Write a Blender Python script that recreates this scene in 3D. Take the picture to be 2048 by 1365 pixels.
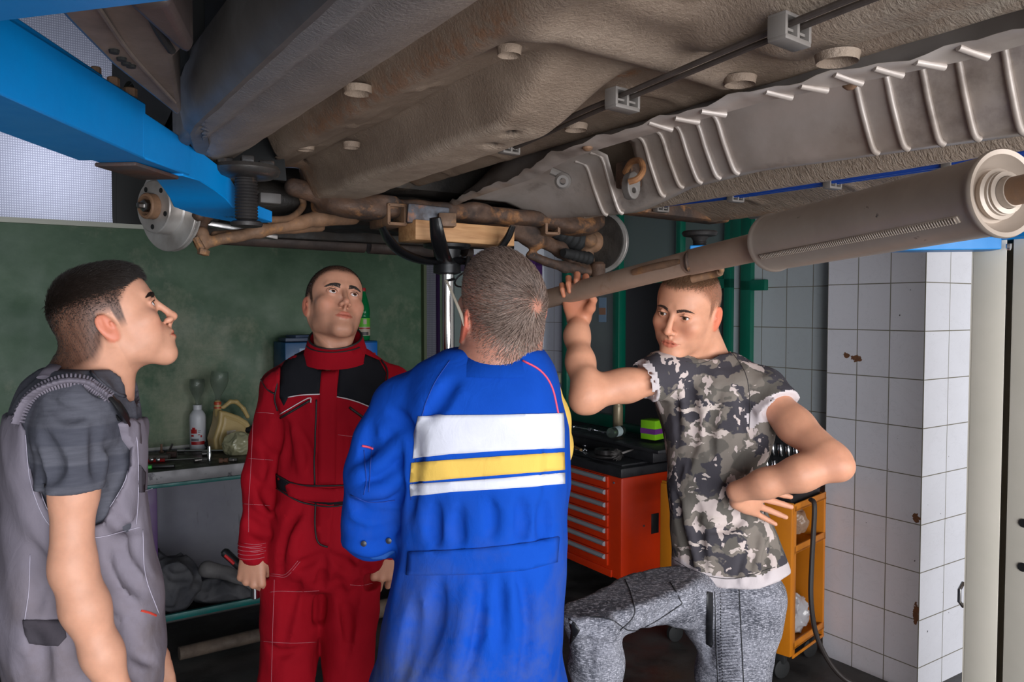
import bpy, bmesh, math, random, time
import numpy as np
from mathutils import Vector, Matrix
from mathutils.bvhtree import BVHTree
from mathutils.geometry import delaunay_2d_cdt
T0 = time.time()
for _o in list(bpy.data.objects):
    bpy.data.objects.remove(_o)
SC = bpy.context.scene
COL = SC.collection
rnd = random.Random(7)

# ------------------------------------------------------------------ camera
EYE = 1.62                                   # camera height above the floor
FPX = 1560.0                                 # focal length in pixels of a 2048 wide frame
PITCH = math.atan(62.5 / FPX)
cam_d = bpy.data.cameras.new('camera')
cam_d.sensor_width = 36.0
cam_d.lens = 36.0 * FPX / 2048.0
cam_d.clip_start = 0.02
cam = bpy.data.objects.new('camera', cam_d)
cam.location = (0, 0, EYE)
cam.rotation_euler = (math.pi / 2 - PITCH, 0, 0)
COL.objects.link(cam)
SC.camera = cam

# room frame: local x (u) runs right and away, local y (v) runs left and away
ANG = math.radians(33.3)
CU, SU = math.cos(ANG), math.sin(ANG)
def R(u, v, z=0.0):
    return Vector((CU * u - SU * v, SU * u + CU * v, z))

# ------------------------------------------------------------------ light and exposure
SC.view_settings.view_transform = 'Standard'
SC.view_settings.look = 'None'
SC.view_settings.gamma = 1.0
SC.view_settings.use_curve_mapping = False
SC.view_settings.exposure = -0.08
world = bpy.data.worlds.new('garage_daylight')
SC.world = world
world.use_nodes = True
_bg = world.node_tree.nodes['Background']
_bg.inputs[0].default_value = (0.75, 0.85, 1.0, 1)
_bg.inputs[1].default_value = 0.5

def area_light(name, loc, target, sx, sy, power, col):
    l = bpy.data.lights.new(name, 'AREA')
    l.shape = 'RECTANGLE'; l.size = sx; l.size_y = sy; l.energy = power; l.color = col
    o = bpy.data.objects.new(name, l)
    o.location = loc
    o.rotation_euler = (Vector(target) - Vector(loc)).to_track_quat('-Z', 'Y').to_euler()
    COL.objects.link(o)
    return o
# the open garage doorway behind the camera, a second area light to the right of it, and the translucent wall panel at the left
area_light('doorway_daylight', (1.7, -2.6, 1.25), (0.6, 2.2, 1.55), 3.8, 2.2, 275, (0.90, 0.94, 1.0))
area_light('underside_fill', (1.1, -1.9, 0.06), (0.5, -0.6, 2.0), 4.5, 2.2, 95, (1.0, 0.97, 0.93))  # unseen upward fill, added to brighten the underside of the car
area_light('side_area_light', (4.6, -1.4, 1.5), (0.6, 2.2, 1.2), 1.6, 2.2, 125, (1.0, 0.98, 0.97))
area_light('panel_daylight', R(0.25, 5.0, 2.35), R(0.28, 4.6, 2.3), 0.45, 0.45, 6, (0.92, 0.95, 1.0))
area_light('panel_daylight_wide', R(-0.6, 5.6, 2.8), R(-0.4, 4.6, 2.6), 2.4, 1.0, 6, (0.92, 0.95, 1.0))

# ------------------------------------------------------------------ helpers: tags and objects
def P(px, py, Y):
    """world point seen at photo pixel (px, py) at depth Y"""
    dx = (px - 1024) / FPX; dy = -(py - 682.5) / FPX
    wy = math.cos(PITCH) + dy * math.sin(PITCH); wz = -math.sin(PITCH) + dy * math.cos(PITCH)
    t = Y / wy
    return Vector((dx * t, Y, EYE + wz * t))
def Pray(px, py):
    return (P(px, py, 1.0) - Vector((0, 0, EYE))).normalized()

def tag(o, label=None, cat=None, group=None, kind=None):
    if label: o['label'] = label
    if cat: o['category'] = cat
    if group: o['group'] = group
    if kind: o['kind'] = kind
    return o
def empty(name, loc=(0, 0, 0), rz=0.0, label=None, cat=None, group=None, kind=None):
    o = bpy.data.objects.new(name, None)
    o.empty_display_size = 0.1
    o.location = loc; o.rotation_euler = (0, 0, rz)
    COL.objects.link(o)
    return tag(o, label, cat, group, kind)
def link(name, me, mat=None, parent=None, smooth=True, angle=None, **kw):
    if mat is not None:
        for m in (mat if isinstance(mat, (list, tuple)) else [mat]):
            me.materials.append(m)
    if smooth:
        me.polygons.foreach_set('use_smooth', [True] * len(me.polygons))
        if angle:
            me.set_sharp_from_angle(angle=math.radians(angle))
    o = bpy.data.objects.new(name, me)
    COL.objects.link(o)
    if parent: o.parent = parent
    return tag(o, **kw)
def bvh_of(me):
    return BVHTree.FromPolygons([v.co.copy() for v in me.vertices], [tuple(p.vertices) for p in me.polygons])

class MB:
    """collects shapes into one mesh"""
    def __init__(s):
        s.v = []; s.f = []; s.m = []; s.mi = 0
    def add(s, vs, fs):
        n = len(s.v)
        s.v += [Vector(q) for q in vs]
        for f in fs:
            s.f.append(tuple(i + n for i in f)); s.m.append(s.mi)
        return s
    def box(s, c, d, rot=None, bev=0.0):
        """box with centre c, full size d; bev chamfers every edge"""
        c = Vector(c); hx, hy, hz = d[0] / 2, d[1] / 2, d[2] / 2
        rot = rot or Matrix.Identity(3)
        bm = bmesh.new()
        bmesh.ops.create_cube(bm, size=1)
        for v in bm.verts: v.co = Vector((v.co.x * d[0], v.co.y * d[1], v.co.z * d[2]))
        if bev > 0:
            bev = min(bev, 0.45 * min(d))
            bmesh.ops.bevel(bm, geom=list(bm.edges), offset=bev, segments=2, affect='EDGES', profile=0.5)
        bm.verts.index_update()
        s.add([rot @ v.co + c for v in bm.verts], [[v.index for v in f.verts] for f in bm.faces])
        bm.free()
        return s
    def ring(s, pts, radii, n=12, closed=False, cap=True, squash=None):
        """swept tube through pts; radii number or list; squash = (sx, sy) factors of the section"""
        pts = [Vector(p) for p in pts]
        if not hasattr(radii, '__len__'): radii = [radii] * len(pts)
        N = len(pts)
        tang = []
        for i in range(N):
            a = pts[(i - 1) % N] if (closed or i > 0) else pts[i]
            b = pts[(i + 1) % N] if (closed or i < N - 1) else pts[i]
            t = (b - a)
            tang.append(t.normalized() if t.length > 1e-9 else Vector((0, 0, 1)))
        t0 = tang[0]
        ref = Vector((0, 0, 1)) if abs(t0.z) < 0.9 else Vector((1, 0, 0))
        nrm = t0.cross(ref).normalized()
        vs = []
        for i in range(N):
            t = tang[i]
            nrm = (nrm - t * nrm.dot(t))
            nrm = nrm.normalized() if nrm.length > 1e-6 else t.orthogonal().normalized()
            b = t.cross(nrm)
            sx, sy = squash if squash else (1, 1)
            for k in range(n):
                a = 2 * math.pi * k / n
                vs.append(pts[i] + (nrm * math.cos(a) * sx + b * math.sin(a) * sy) * radii[i])
        fs = []
        for i in range(N if closed else N - 1):
            j = (i + 1) % N
            for k in range(n):
                l = (k + 1) % n
                fs.append((i * n + k, j * n + k, j * n + l, i * n + l))
        if cap and not closed:
            fs.append(tuple(range(n))); fs.append(tuple((N - 1) * n + k for k in reversed(range(n))))
        return s.add(vs, fs)
    def lathe(s, prof, c=(0, 0, 0), axis=(0, 0, 1), n=24, cap=True):
        """prof: list of (radius, height) turned about axis through c"""
        ax = Vector(axis).normalized(); x = ax.orthogonal().normalized(); y = ax.cross(x); c = Vector(c)
        vs = []
        for r, h in prof:
            for k in range(n):
                a = 2 * math.pi * k / n
                vs.append(c + ax * h + (x * math.cos(a) + y * math.sin(a)) * max(r, 1e-5))
        fs = []
        for i in range(len(prof) - 1):
            for k in range(n):
                l = (k + 1) % n
                fs.append((i * n + k, i * n + l, (i + 1) * n + l, (i + 1) * n + k))
        if cap:
            fs.append(tuple(reversed(range(n)))); fs.append(tuple((len(prof) - 1) * n + k for k in range(n)))
        return s.add(vs, fs)
    def prism(s, poly, frame, depth):
        """poly: 2D points; frame: (origin, xaxis, yaxis, normal); extruded by depth along normal"""
        o, x, y, nn = [Vector(q) for q in frame]
        n = len(poly)
        a = [o + x * p[0] + y * p[1] for p in poly]
        b = [q + nn * depth for q in a]
        fs = [tuple(range(n)), tuple(n + k for k in reversed(range(n)))]
        for k in range(n):
            l = (k + 1) % n
            fs.append((k, n + k, n + l, l))
        return s.add(a + b, fs)
    def mesh(s, name='m'):
        me = bpy.data.meshes.new(name)
        me.from_pydata([tuple(q) for q in s.v], [], s.f)
        me.update()
        bm = bmesh.new(); bm.from_mesh(me)
        bmesh.ops.recalc_face_normals(bm, faces=bm.faces)
        bm.to_mesh(me); bm.free()
        if len(s.m) == len(me.polygons) and any(s.m):
            me.polygons.foreach_set('material_index', s.m)
        return me
    def build(s, name, mat=None, parent=None, angle=35, **kw):
        return link(name, s.mesh(name), mat, parent, True, angle, **kw)

def smooth_path(pts, n=6, closed=False):
    """Catmull-Rom through pts"""
    pts = [Vector(p) for p in pts]; out = []
    N = len(pts)
    for i in range(N if closed else N - 1):
        p0 = pts[(i - 1) % N] if (closed or i > 0) else pts[i] * 2 - pts[i + 1]
        p1 = pts[i]; p2 = pts[(i + 1) % N]
        p3 = pts[(i + 2) % N] if (closed or i < N - 2) else p2 * 2 - p1
        for k in range(n):
            t = k / n
            out.append(0.5 * ((2 * p1) + (p2 - p0) * t + (2 * p0 - 5 * p1 + 4 * p2 - p3) * t * t + (3 * p1 - p0 - 3 * p2 + p3) * t ** 3))
    if not closed: out.append(pts[-1])
    return out

# ------------------------------------------------------------------ materials
def new_mat(name, color=(0.5, 0.5, 0.5), rough=0.5, metal=0.0, **kw):
    m = bpy.data.materials.new(name); m.use_nodes = True
    b = m.node_tree.nodes['Principled BSDF']
    b.inputs['Base Color'].default_value = (*color, 1)
    b.inputs['Roughness'].default_value = rough
    b.inputs['Metallic'].default_value = metal
    for k, v in kw.items():
        b.inputs[k].default_value = v
    return m
class N:
    """small node graph writer"""
    def __init__(s, m):
        s.m = m; s.t = m.node_tree; s.n = s.t.nodes; s.l = s.t.links; s.b = s.n['Principled BSDF']
    def put(s, inp, val):
        if isinstance(val, bpy.types.NodeSocket): s.l.new(val, inp)
        elif isinstance(val, (tuple, list)) and inp.type == 'RGBA' and len(val) == 3: inp.default_value = (*val, 1)
        else: inp.default_value = val
    def coord(s, kind='Object', obj=None):
        n = s.n.new('ShaderNodeTexCoord')
        return n.outputs[kind]
    def mapping(s, vec, scale=(1, 1, 1), rot=(0, 0, 0), loc=(0, 0, 0)):
        n = s.n.new('ShaderNodeMapping'); s.put(n.inputs[0], vec)
        n.inputs['Scale'].default_value = scale; n.inputs['Rotation'].default_value = rot; n.inputs['Location'].default_value = loc
        return n.outputs[0]
    def noise(s, vec, scale=5, detail=3, rough=0.5, dist=0.0, out=0):
        n = s.n.new('ShaderNodeTexNoise'); s.put(n.inputs['Vector'], vec)
        n.inputs['Scale'].default_value = scale; n.inputs['Detail'].default_value = detail
        n.inputs['Roughness'].default_value = rough; n.inputs['Distortion'].default_value = dist
        return n.outputs[out]
    def vor(s, vec, scale=5, feature='F1', out=0):
        n = s.n.new('ShaderNodeTexVoronoi'); n.feature = feature; s.put(n.inputs['Vector'], vec)
        n.inputs['Scale'].default_value = scale
        return n.outputs[out]
    def wave(s, vec, scale=5, dist=0.0, direction='X', detail=2):
        n = s.n.new('ShaderNodeTexWave'); s.put(n.inputs['Vector'], vec); n.bands_direction = direction
        n.inputs['Scale'].default_value = scale; n.inputs['Distortion'].default_value = dist; n.inputs['Detail'].default_value = detail
        return n.outputs[1]
    def ramp(s, fac, stops, interp='LINEAR'):
        n = s.n.new('ShaderNodeValToRGB'); s.put(n.inputs[0], fac)
        r = n.color_ramp; r.interpolation = interp
        while len(r.elements) < len(stops): r.elements.new(0.5)
        for e, (p, c) in zip(r.elements, stops):
            e.position = p; e.color = (*c, 1) if len(c) == 3 else c
        return n.outputs[0]
    def fr(s, fac, a, b, lo=0.0, hi=1.0):
        n = s.n.new('ShaderNodeMapRange'); s.put(n.inputs[0], fac)
        n.inputs[1].default_value = a; n.inputs[2].default_value = b; n.inputs[3].default_value = lo; n.inputs[4].default_value = hi
        return n.outputs[0]
    def mix(s, fac, a, b, mode='MIX'):
        n = s.n.new('ShaderNodeMix'); n.data_type = 'RGBA'; n.blend_type = mode
        s.put(n.inputs[0], fac); s.put(n.inputs[6], a); s.put(n.inputs[7], b)
        return n.outputs[2]
    def math(s, op, a, b=0.0, c=None):
        n = s.n.new('ShaderNodeMath'); n.operation = op
        s.put(n.inputs[0], a); s.put(n.inputs[1], b)
        if c is not None: s.put(n.inputs[2], c)
        return n.outputs[0]
    def bump(s, h, strength=0.3, dist=0.01, nrm=None):
        n = s.n.new('ShaderNodeBump'); s.put(n.inputs['Height'], h)
        n.inputs['Strength'].default_value = strength; n.inputs['Distance'].default_value = dist
        if nrm is not None: s.l.new(nrm, n.inputs['Normal'])
        return n.outputs[0]
    def attr(s, name, out='Color'):
        n = s.n.new('ShaderNodeAttribute'); n.attribute_name = name
        return n.outputs[out]
    def sep(s, vec):
        n = s.n.new('ShaderNodeSeparateXYZ'); s.put(n.inputs[0], vec); return n.outputs
    def set(s, **kw):
        for k, v in kw.items():
            s.put(s.b.inputs[k.replace('_', ' ')], v)
        return s.m
def rough_mat(name, c1, c2, scale=6, rough=(0.5, 0.8), metal=0.0, bump=0.2, bscale=60, bdist=0.004, stretch=(1, 1, 1), c3=None, c3_lim=(0.6, 0.7), c3_scale=4, **kw):
    """two-tone noisy surface with an optional third tone in blotches"""
    m = new_mat(name, c1, rough[0], metal, **kw); g = N(m)
    co = g.mapping(g.coord(), stretch)
    f = g.fr(g.noise(co, scale, 6, 0.6), 0.35, 0.65)
    col = g.mix(f, c1, c2)
    if c3:
        f3 = g.fr(g.noise(co, c3_scale, 8, 0.65), c3_lim[0], c3_lim[1])
        col = g.mix(f3, col, c3)
    g.set(Base_Color=col, Roughness=g.fr(g.noise(co, scale * 2, 4), 0.3, 0.7, rough[0], rough[1]))
    if bump: g.set(Normal=g.bump(g.noise(co, bscale, 5, 0.6), bump, bdist))
    return m

# ------------------------------------------------------------------ signed distance modelling of bodies and cloth
def arr(v): return np.array(v, dtype=np.float64)
def smin(a, b, k):
    if k <= 0: return np.minimum(a, b)
    h = np.maximum(k - np.abs(a - b), 0.0) / k
    return np.minimum(a, b) - h * h * k * 0.25
class SDF:
    def __init__(s):
        s.ops = []; s.ends = []
    def _op(s, mode, fn, lo, hi, k):
        s.ops.append((mode, fn, None if lo is None else arr(lo), None if hi is None else arr(hi), k)); return s
    def cone(s, a, b, ra, rb, k=0.02, mode='add', end=False):
        a, b = arr(a), arr(b); d = b - a; L2 = max(float(d @ d), 1e-12)
        def fn(p, a=a, d=d, L2=L2, ra=ra, rb=rb):
            t = np.clip(((p - a) @ d) / L2, 0, 1)
            return np.linalg.norm(p - a - t[..., None] * d, axis=-1) - (ra + (rb - ra) * t)
        r = max(ra, rb)
        return s._op(mode, fn, np.minimum(a, b) - r, np.maximum(a, b) + r, k)
    def sleeve(s, a, b, ra, rb, end, n, inner, k=0.02):
        """open sleeve: cone a-b cut square at end (normal n) and hollow for 3 cm; inner = (point, point, radius)"""
        a, b, end = arr(a), arr(b), arr(end); n = arr(n) / np.linalg.norm(n); d = b - a; L2 = float(d @ d)
        i0, i1, ir = arr(inner[0]), arr(inner[1]), inner[2]; di = i1 - i0; Li = float(di @ di)
        def fn(p):
            t = np.clip(((p - a) @ d) / L2, 0, 1.3)
            c = np.linalg.norm(p - a - t[..., None] * d, axis=-1) - (ra + (rb - ra) * t)
            pl = (p - end) @ n
            t2 = ((p - i0) @ di) / Li
            q = np.linalg.norm(p - i0 - t2[..., None] * di, axis=-1) - ir
            hol = np.maximum(q, -0.014 - pl)
            return np.maximum(np.maximum(c, pl), -hol)
        r = max(ra, rb)
        return s._op('add', fn, np.minimum(a, b) - r - .03, np.maximum(a, b) + r + .03, k)
    def chain(s, pts, radii, k=0.02, mode='add'):
        for i in range(len(pts) - 1): s.cone(pts[i], pts[i + 1], radii[i], radii[i + 1], k, mode)
        return s
    def ell(s, c, r, M=None, k=0.02, mode='add'):
        c = arr(c); r = arr(r); M = np.eye(3) if M is None else np.array(M, dtype=np.float64)   # columns = axes
        def fn(p, c=c, r=r, M=M):
            q = (p - c) @ M
            k0 = np.linalg.norm(q / r, axis=-1); k1 = np.linalg.norm(q / (r * r), axis=-1)
            return np.where(k1 < 1e-9, -r.min(), k0 * (k0 - 1.0) / np.maximum(k1, 1e-9))
        e = np.sqrt(((M * r) ** 2).sum(axis=1))
        return s._op(mode, fn, c - e, c + e, k)
    def loft(s, st, k=0.03, mode='add', power=2.0):
        """st: stations (centre, xaxis, yaxis, rx, ry); elliptical sections blended along the path"""
        C = [arr(q[0]) for q in st]
        X = [arr(q[1]) / np.linalg.norm(q[1]) for q in st]
        Yv = [arr(q[2]) / np.linalg.norm(q[2]) for q in st]
        for i in range(len(st) - 1):
            a, b = C[i], C[i + 1]; d = b - a; L = np.linalg.norm(d); dn = d / L
            rx0, ry0, rx1, ry1 = st[i][3], st[i][4], st[i + 1][3], st[i + 1][4]
            x0, x1, y0, y1 = X[i], X[i + 1], Yv[i], Yv[i + 1]
            def fn(p, a=a, d=d, L=L, rx0=rx0, rx1=rx1, ry0=ry0, ry1=ry1, x0=x0, x1=x1, y0=y0, y1=y1):
                t = np.clip(((p - a) @ d) / (L * L), 0, 1); T = t[..., None]
                q = p - a - T * d
                xa = x0 + (x1 - x0) * T; ya = y0 + (y1 - y0) * T
                rx = rx0 + (rx1 - rx0) * t; ry = ry0 + (ry1 - ry0) * t
                u = (q * xa).sum(-1); v = (q * ya).sum(-1)
                w2 = np.maximum((q * q).sum(-1) - u * u - v * v, 0)
                rz = np.minimum(rx, ry)
                if power == 2.0:
                    k0 = np.sqrt((u / rx) ** 2 + (v / ry) ** 2 + w2 / rz ** 2)
                else:
                    k0 = ((np.abs(u) / rx) ** power + (np.abs(v) / ry) ** power + (w2 / rz ** 2) ** (power / 2)) ** (1 / power)
                k1 = np.sqrt((u / rx ** 2) ** 2 + (v / ry ** 2) ** 2 + w2 / rz ** 4)
                return np.where(k1 < 1e-9, -rz, k0 * (k0 - 1.0) / np.maximum(k1, 1e-9))
            r = max(rx0, ry0, rx1, ry1)
            s._op(mode, fn, np.minimum(a, b) - r, np.maximum(a, b) + r, k)
        return s
    def plane(s, c, n, mode='sub', k=0.0, lo=None, hi=None):
        """removes the side of the plane that n points to (only inside lo..hi when given)"""
        c = arr(c); n = arr(n) / np.linalg.norm(n)
        return s._op(mode, lambda p, c=c, n=n: -((p - c) @ n), lo, hi, k)
    def func(s, fn, mode='sub', k=0.0, lo=None, hi=None):
        return s._op(mode, fn, lo, hi, k)
    def ev(s, p):
        D = np.full(p.shape[:-1], 1.0)
        for mode, fn, lo, hi, k in s.ops:
            d = fn(p)
            if mode == 'add': D = smin(D, d, k)
            elif mode == 'sub':
                if lo is not None and k == 0.0:
                    ins = np.all((p > lo) & (p < hi), axis=-1); d = np.where(ins, d, 1.0)
                D = -smin(-D, d, k)
            elif mode == 'dis': D = D + d
        return D
    def grid(s, lo, hi, h):
        lo = arr(lo); hi = arr(hi)
        n = np.ceil((hi - lo) / h).astype(int) + 1
        ax = [lo[i] + h * np.arange(n[i]) for i in range(3)]
        D = np.full(tuple(n), 1.0)
        for mode, fn, l, u, k in s.ops:
            if l is None: i0 = np.zeros(3, int); i1 = n
            else:
                pad = (k + 3 * h) if mode != 'sub' or k > 0 else 0.0
                i0 = np.clip(np.floor((l - pad - lo) / h).astype(int), 0, n)
                i1 = np.clip(np.ceil((u + pad - lo) / h).astype(int) + 1, 0, n)
            if np.any(i1 <= i0): continue
            sl = tuple(slice(i0[i], i1[i]) for i in range(3))
            g = np.stack(np.meshgrid(ax[0][sl[0]], ax[1][sl[1]], ax[2][sl[2]], indexing='ij'), -1)
            d = fn(g)
            if mode == 'add': D[sl] = smin(D[sl], d, k)
            elif mode == 'sub': D[sl] = -smin(-D[sl], d, k)
            elif mode == 'dis': D[sl] = D[sl] + d
        return D
    def nets(s, lo, hi, h, smooth=1):
        D = s.grid(lo, hi, h)
        D[0], D[-1], D[:, 0], D[:, -1], D[:, :, 0], D[:, :, -1] = (np.maximum(q, 1e-4) for q in (D[0], D[-1], D[:, 0], D[:, -1], D[:, :, 0], D[:, :, -1]))
        return surface_nets(D, arr(lo), h, smooth)
def surface_nets(D, lo, h, smooth=1):
    S = D < 0
    n = D.shape
    c = [S[i:n[0] - 1 + i, j:n[1] - 1 + j, k:n[2] - 1 + k] for i in (0, 1) for j in (0, 1) for k in (0, 1)]
    tot = sum(q.astype(np.int8) for q in c)
    act = (tot > 0) & (tot < 8)
    idx = np.argwhere(act)
    ids = -np.ones(act.shape, dtype=np.int64); ids[act] = np.arange(len(idx))
    acc = np.zeros((len(idx), 3)); cnt = np.zeros(len(idx))
    cor = [(i, j, k) for i in (0, 1) for j in (0, 1) for k in (0, 1)]
    for a in range(8):
        for b in range(a + 1, 8):
            if sum(abs(x - y) for x, y in zip(cor[a], cor[b])) != 1: continue
            pa = idx + arr(cor[a]).astype(int); pb = idx + arr(cor[b]).astype(int)
            da = D[pa[:, 0], pa[:, 1], pa[:, 2]]; db = D[pb[:, 0], pb[:, 1], pb[:, 2]]
            m = (da < 0) != (db < 0)
            t = np.where(m, da / np.where(m, da - db, 1), 0)
            q = arr(cor[a]) + t[:, None] * (arr(cor[b]) - arr(cor[a]))
            acc += q * m[:, None]; cnt += m
    V = (idx + acc / np.maximum(cnt, 1)[:, None]) * h + lo
    F = []
    for ax in range(3):
        o1, o2 = (ax + 1) % 3, (ax + 2) % 3
        sl0 = [slice(None)] * 3; sl1 = [slice(None)] * 3
        sl0[ax] = slice(0, n[ax] - 1); sl1[ax] = slice(1, n[ax])
        a = S[tuple(sl0)]; b = S[tuple(sl1)]
        e = np.argwhere(a != b)
        e = e[(e[:, o1] > 0) & (e[:, o2] > 0) & (e[:, o1] < n[o1] - 1) & (e[:, o2] < n[o2] - 1)]
        q = []
        for d1, d2 in ((0, 0), (1, 0), (1, 1), (0, 1)):
            p = e.copy(); p[:, o1] -= d1; p[:, o2] -= d2
            q.append(ids[p[:, 0], p[:, 1], p[:, 2]])
        f = np.stack(q, 1)
        ins = a[e[:, 0], e[:, 1], e[:, 2]]
        f[~ins] = f[~ins][:, ::-1]
        F.append(f)
    F = np.concatenate(F)
    F = F[(F >= 0).all(1)]
    if smooth:
        E = np.concatenate([F[:, [0, 1]], F[:, [1, 2]], F[:, [2, 3]], F[:, [3, 0]]])
        E = np.concatenate([E, E[:, ::-1]])
        deg = np.bincount(E[:, 0], minlength=len(V)).astype(float)
        for it in range(smooth):
            for lam in (0.5, -0.48):
                A = np.stack([np.bincount(E[:, 0], weights=V[E[:, 1], c_], minlength=len(V)) for c_ in range(3)], 1) / np.maximum(deg, 1)[:, None]
                V = V + lam * (A - V)
    return V, F
def np_mesh(name, parts):
    """one mesh out of several (V, F) pieces"""
    V = []; F = []; n = 0
    for v, f in parts:
        V.append(v); F.append(f + n); n += len(v)
    V = np.concatenate(V); F = np.concatenate(F)
    me = bpy.data.meshes.new(name)
    me.vertices.add(len(V)); me.vertices.foreach_set('co', V.astype(np.float32).ravel())
    me.loops.add(F.size); me.loops.foreach_set('vertex_index', F.astype(np.int32).ravel())
    me.polygons.add(len(F)); me.polygons.foreach_set('loop_start', (np.arange(len(F)) * F.shape[1]).astype(np.int32))
    me.update(); me.validate()
    return me, V
def vcol(me, rgb, name='tint'):
    a = me.color_attributes.new(name, 'FLOAT_COLOR', 'POINT')
    c = np.ones((len(rgb), 4), dtype=np.float32); c[:, :3] = rgb
    a.data.foreach_set('color', c.ravel())
def vnoise(p, f, seed=0):
    """cheap smooth pseudo noise in -1..1 from summed sines"""
    r = np.random.RandomState(seed); o = np.zeros(p.shape[:-1])
    for i in range(7):
        w = r.normal(size=3); w = w / np.linalg.norm(w) * f * r.uniform(0.7, 1.5)
        o = o + np.sin(p @ w + r.uniform(0, 6.28) + 1.3 * np.sin(p @ (w[[1, 2, 0]] * 0.7) + i))
    return o / 7 * 1.6

# ------------------------------------------------------------------ panels, seams and zips laid on a garment
def sew_patch(name, bvh, poly, mat, parent, off=0.002, step=5.0, origin=None, angle=None, mb=None, **kw):
    """poly: outline in photo pixels on the side that faces the photographer; follows the cloth underneath"""
    O = Vector((0, 0, EYE))
    pts = [Vector((a, b)) for a, b in poly]
    per = []
    for i in range(len(pts)):
        a, b = pts[i], pts[(i + 1) % len(pts)]
        m = max(1, int((b - a).length / step))
        for k in range(m): per.append(a + (b - a) * (k / m))
    def inside(q):
        r = False; j = len(pts) - 1
        for i in range(len(pts)):
            if (pts[i].y > q[1]) != (pts[j].y > q[1]) and q[0] < (pts[j].x - pts[i].x) * (q[1] - pts[i].y) / (pts[j].y - pts[i].y) + pts[i].x: r = not r
            j = i
        return r
    x0 = min(p.x for p in pts); x1 = max(p.x for p in pts); y0 = min(p.y for p in pts); y1 = max(p.y for p in pts)
    inn = []
    y = y0 + step / 2
    while y < y1:
        x = x0 + step / 2
        while x < x1:
            if inside((x, y)) and min((Vector((x, y)) - q).length for q in per) > step * 0.55: inn.append(Vector((x, y)))
            x += step
        y += step
    n = len(per)
    vs, es, fs, _, _, _ = delaunay_2d_cdt(per + inn, [(i, (i + 1) % n) for i in range(n)], [], 1, 1e-4)
    top = []; bot = []; ok = []
    for q in vs:
        d = Pray(q.x, q.y)
        h, nn, _, _ = bvh.ray_cast(O, d)
        ok.append(h is not None)
        if h is None: h = O; nn = -d
        if nn.dot(d) > 0: nn = -nn
        top.append(h + nn * off); bot.append(h - nn * 0.003)
    F = [tuple(f) for f in fs if all(ok[i] for i in f)]
    # drop faces that jump across a gap in depth
    F = [f for f in F if max((top[f[i]] - top[f[i - 1]]).length for i in range(len(f))) < 0.05]
    m = mb or MB(); N0 = len(top)
    cnt = {}
    for f in F:
        for i in range(len(f)):
            e = (f[i - 1], f[i]); cnt[e] = cnt.get(e, 0) + 1
    side = [(a, b, b + N0, a + N0) for (a, b) in cnt if (b, a) not in cnt]
    m.add(top + bot, F + side)
    if mb: return m
    return m.build(name, mat, parent, angle=angle, **kw)
def sew_each(name, bvh, lines, r, off, mat, parent, **kw):
    for pts in lines:
        m = MB(); sew_line(m, bvh, pts, r, off, **kw)
        if m.v: m.build(name, mat, parent, angle=None)
def sew_line(mb, bvh, pts, r=0.0012, off=0.0008, step=6.0, n=5, close=False, maxjump=0.06):
    """tube laid over the cloth along photo pixels"""
    O = Vector((0, 0, EYE)); q = [Vector((a, b, 0)) for a, b in pts]
    q = smooth_path(q, 4, close) if len(q) > 2 else q
    out = []
    for i in range(len(q) - 1):
        m = max(1, int((q[i + 1] - q[i]).length / step))
        for k in range(m): out.append(q[i] + (q[i + 1] - q[i]) * (k / m))
    out.append(q[-1])
    run = []
    def flush():
        if len(run) > 1: mb.ring(run, r, n)
    for s_ in out:
        d = Pray(s_.x, s_.y)
        h, nn, _, _ = bvh.ray_cast(O, d)
        if h is None:
            flush(); run = []; continue
        if nn.dot(d) > 0: nn = -nn
        h = h + nn * off
        if run and (run[-1] - h).length > maxjump:
            flush(); run = []
        run.append(h)
    flush()
    return mb

# ------------------------------------------------------------------ people: heads, hair, hands
def frame_of(fwd, up=(0, 0, 1)):
    y = arr(fwd); y = y / np.linalg.norm(y)
    u = arr(up); z = u - y * (u @ y); z = z / np.linalg.norm(z)
    return np.stack([np.cross(y, z), y, z], 1)          # columns: right, forward, up

SKIN = {}
def skin_mat(name, base, rough=0.48):
    m = new_mat(name, base, rough); g = N(m)
    co = g.coord()
    t = g.attr('tint')
    n1 = g.fr(g.noise(co, 38, 4, 0.6), 0.3, 0.7, 0.93, 1.06)
    g.set(Base_Color=g.mix(1.0, g.mix(1.0, base, t, 'MULTIPLY'), n1, 'MULTIPLY'))
    g.set(Normal=g.bump(g.noise(co, 700, 3), 0.10, 0.001))
    m.node_tree.nodes['Principled BSDF'].inputs['Subsurface Weight'].default_value = 0.12
    m.node_tree.nodes['Principled BSDF'].inputs['Subsurface Radius'].default_value = (0.012, 0.004, 0.002)
    m.node_tree.nodes['Principled BSDF'].inputs['Subsurface Scale'].default_value = 0.6
    m.node_tree.nodes['Principled BSDF'].inputs['Specular IOR Level'].default_value = 0.35
    return m

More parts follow.
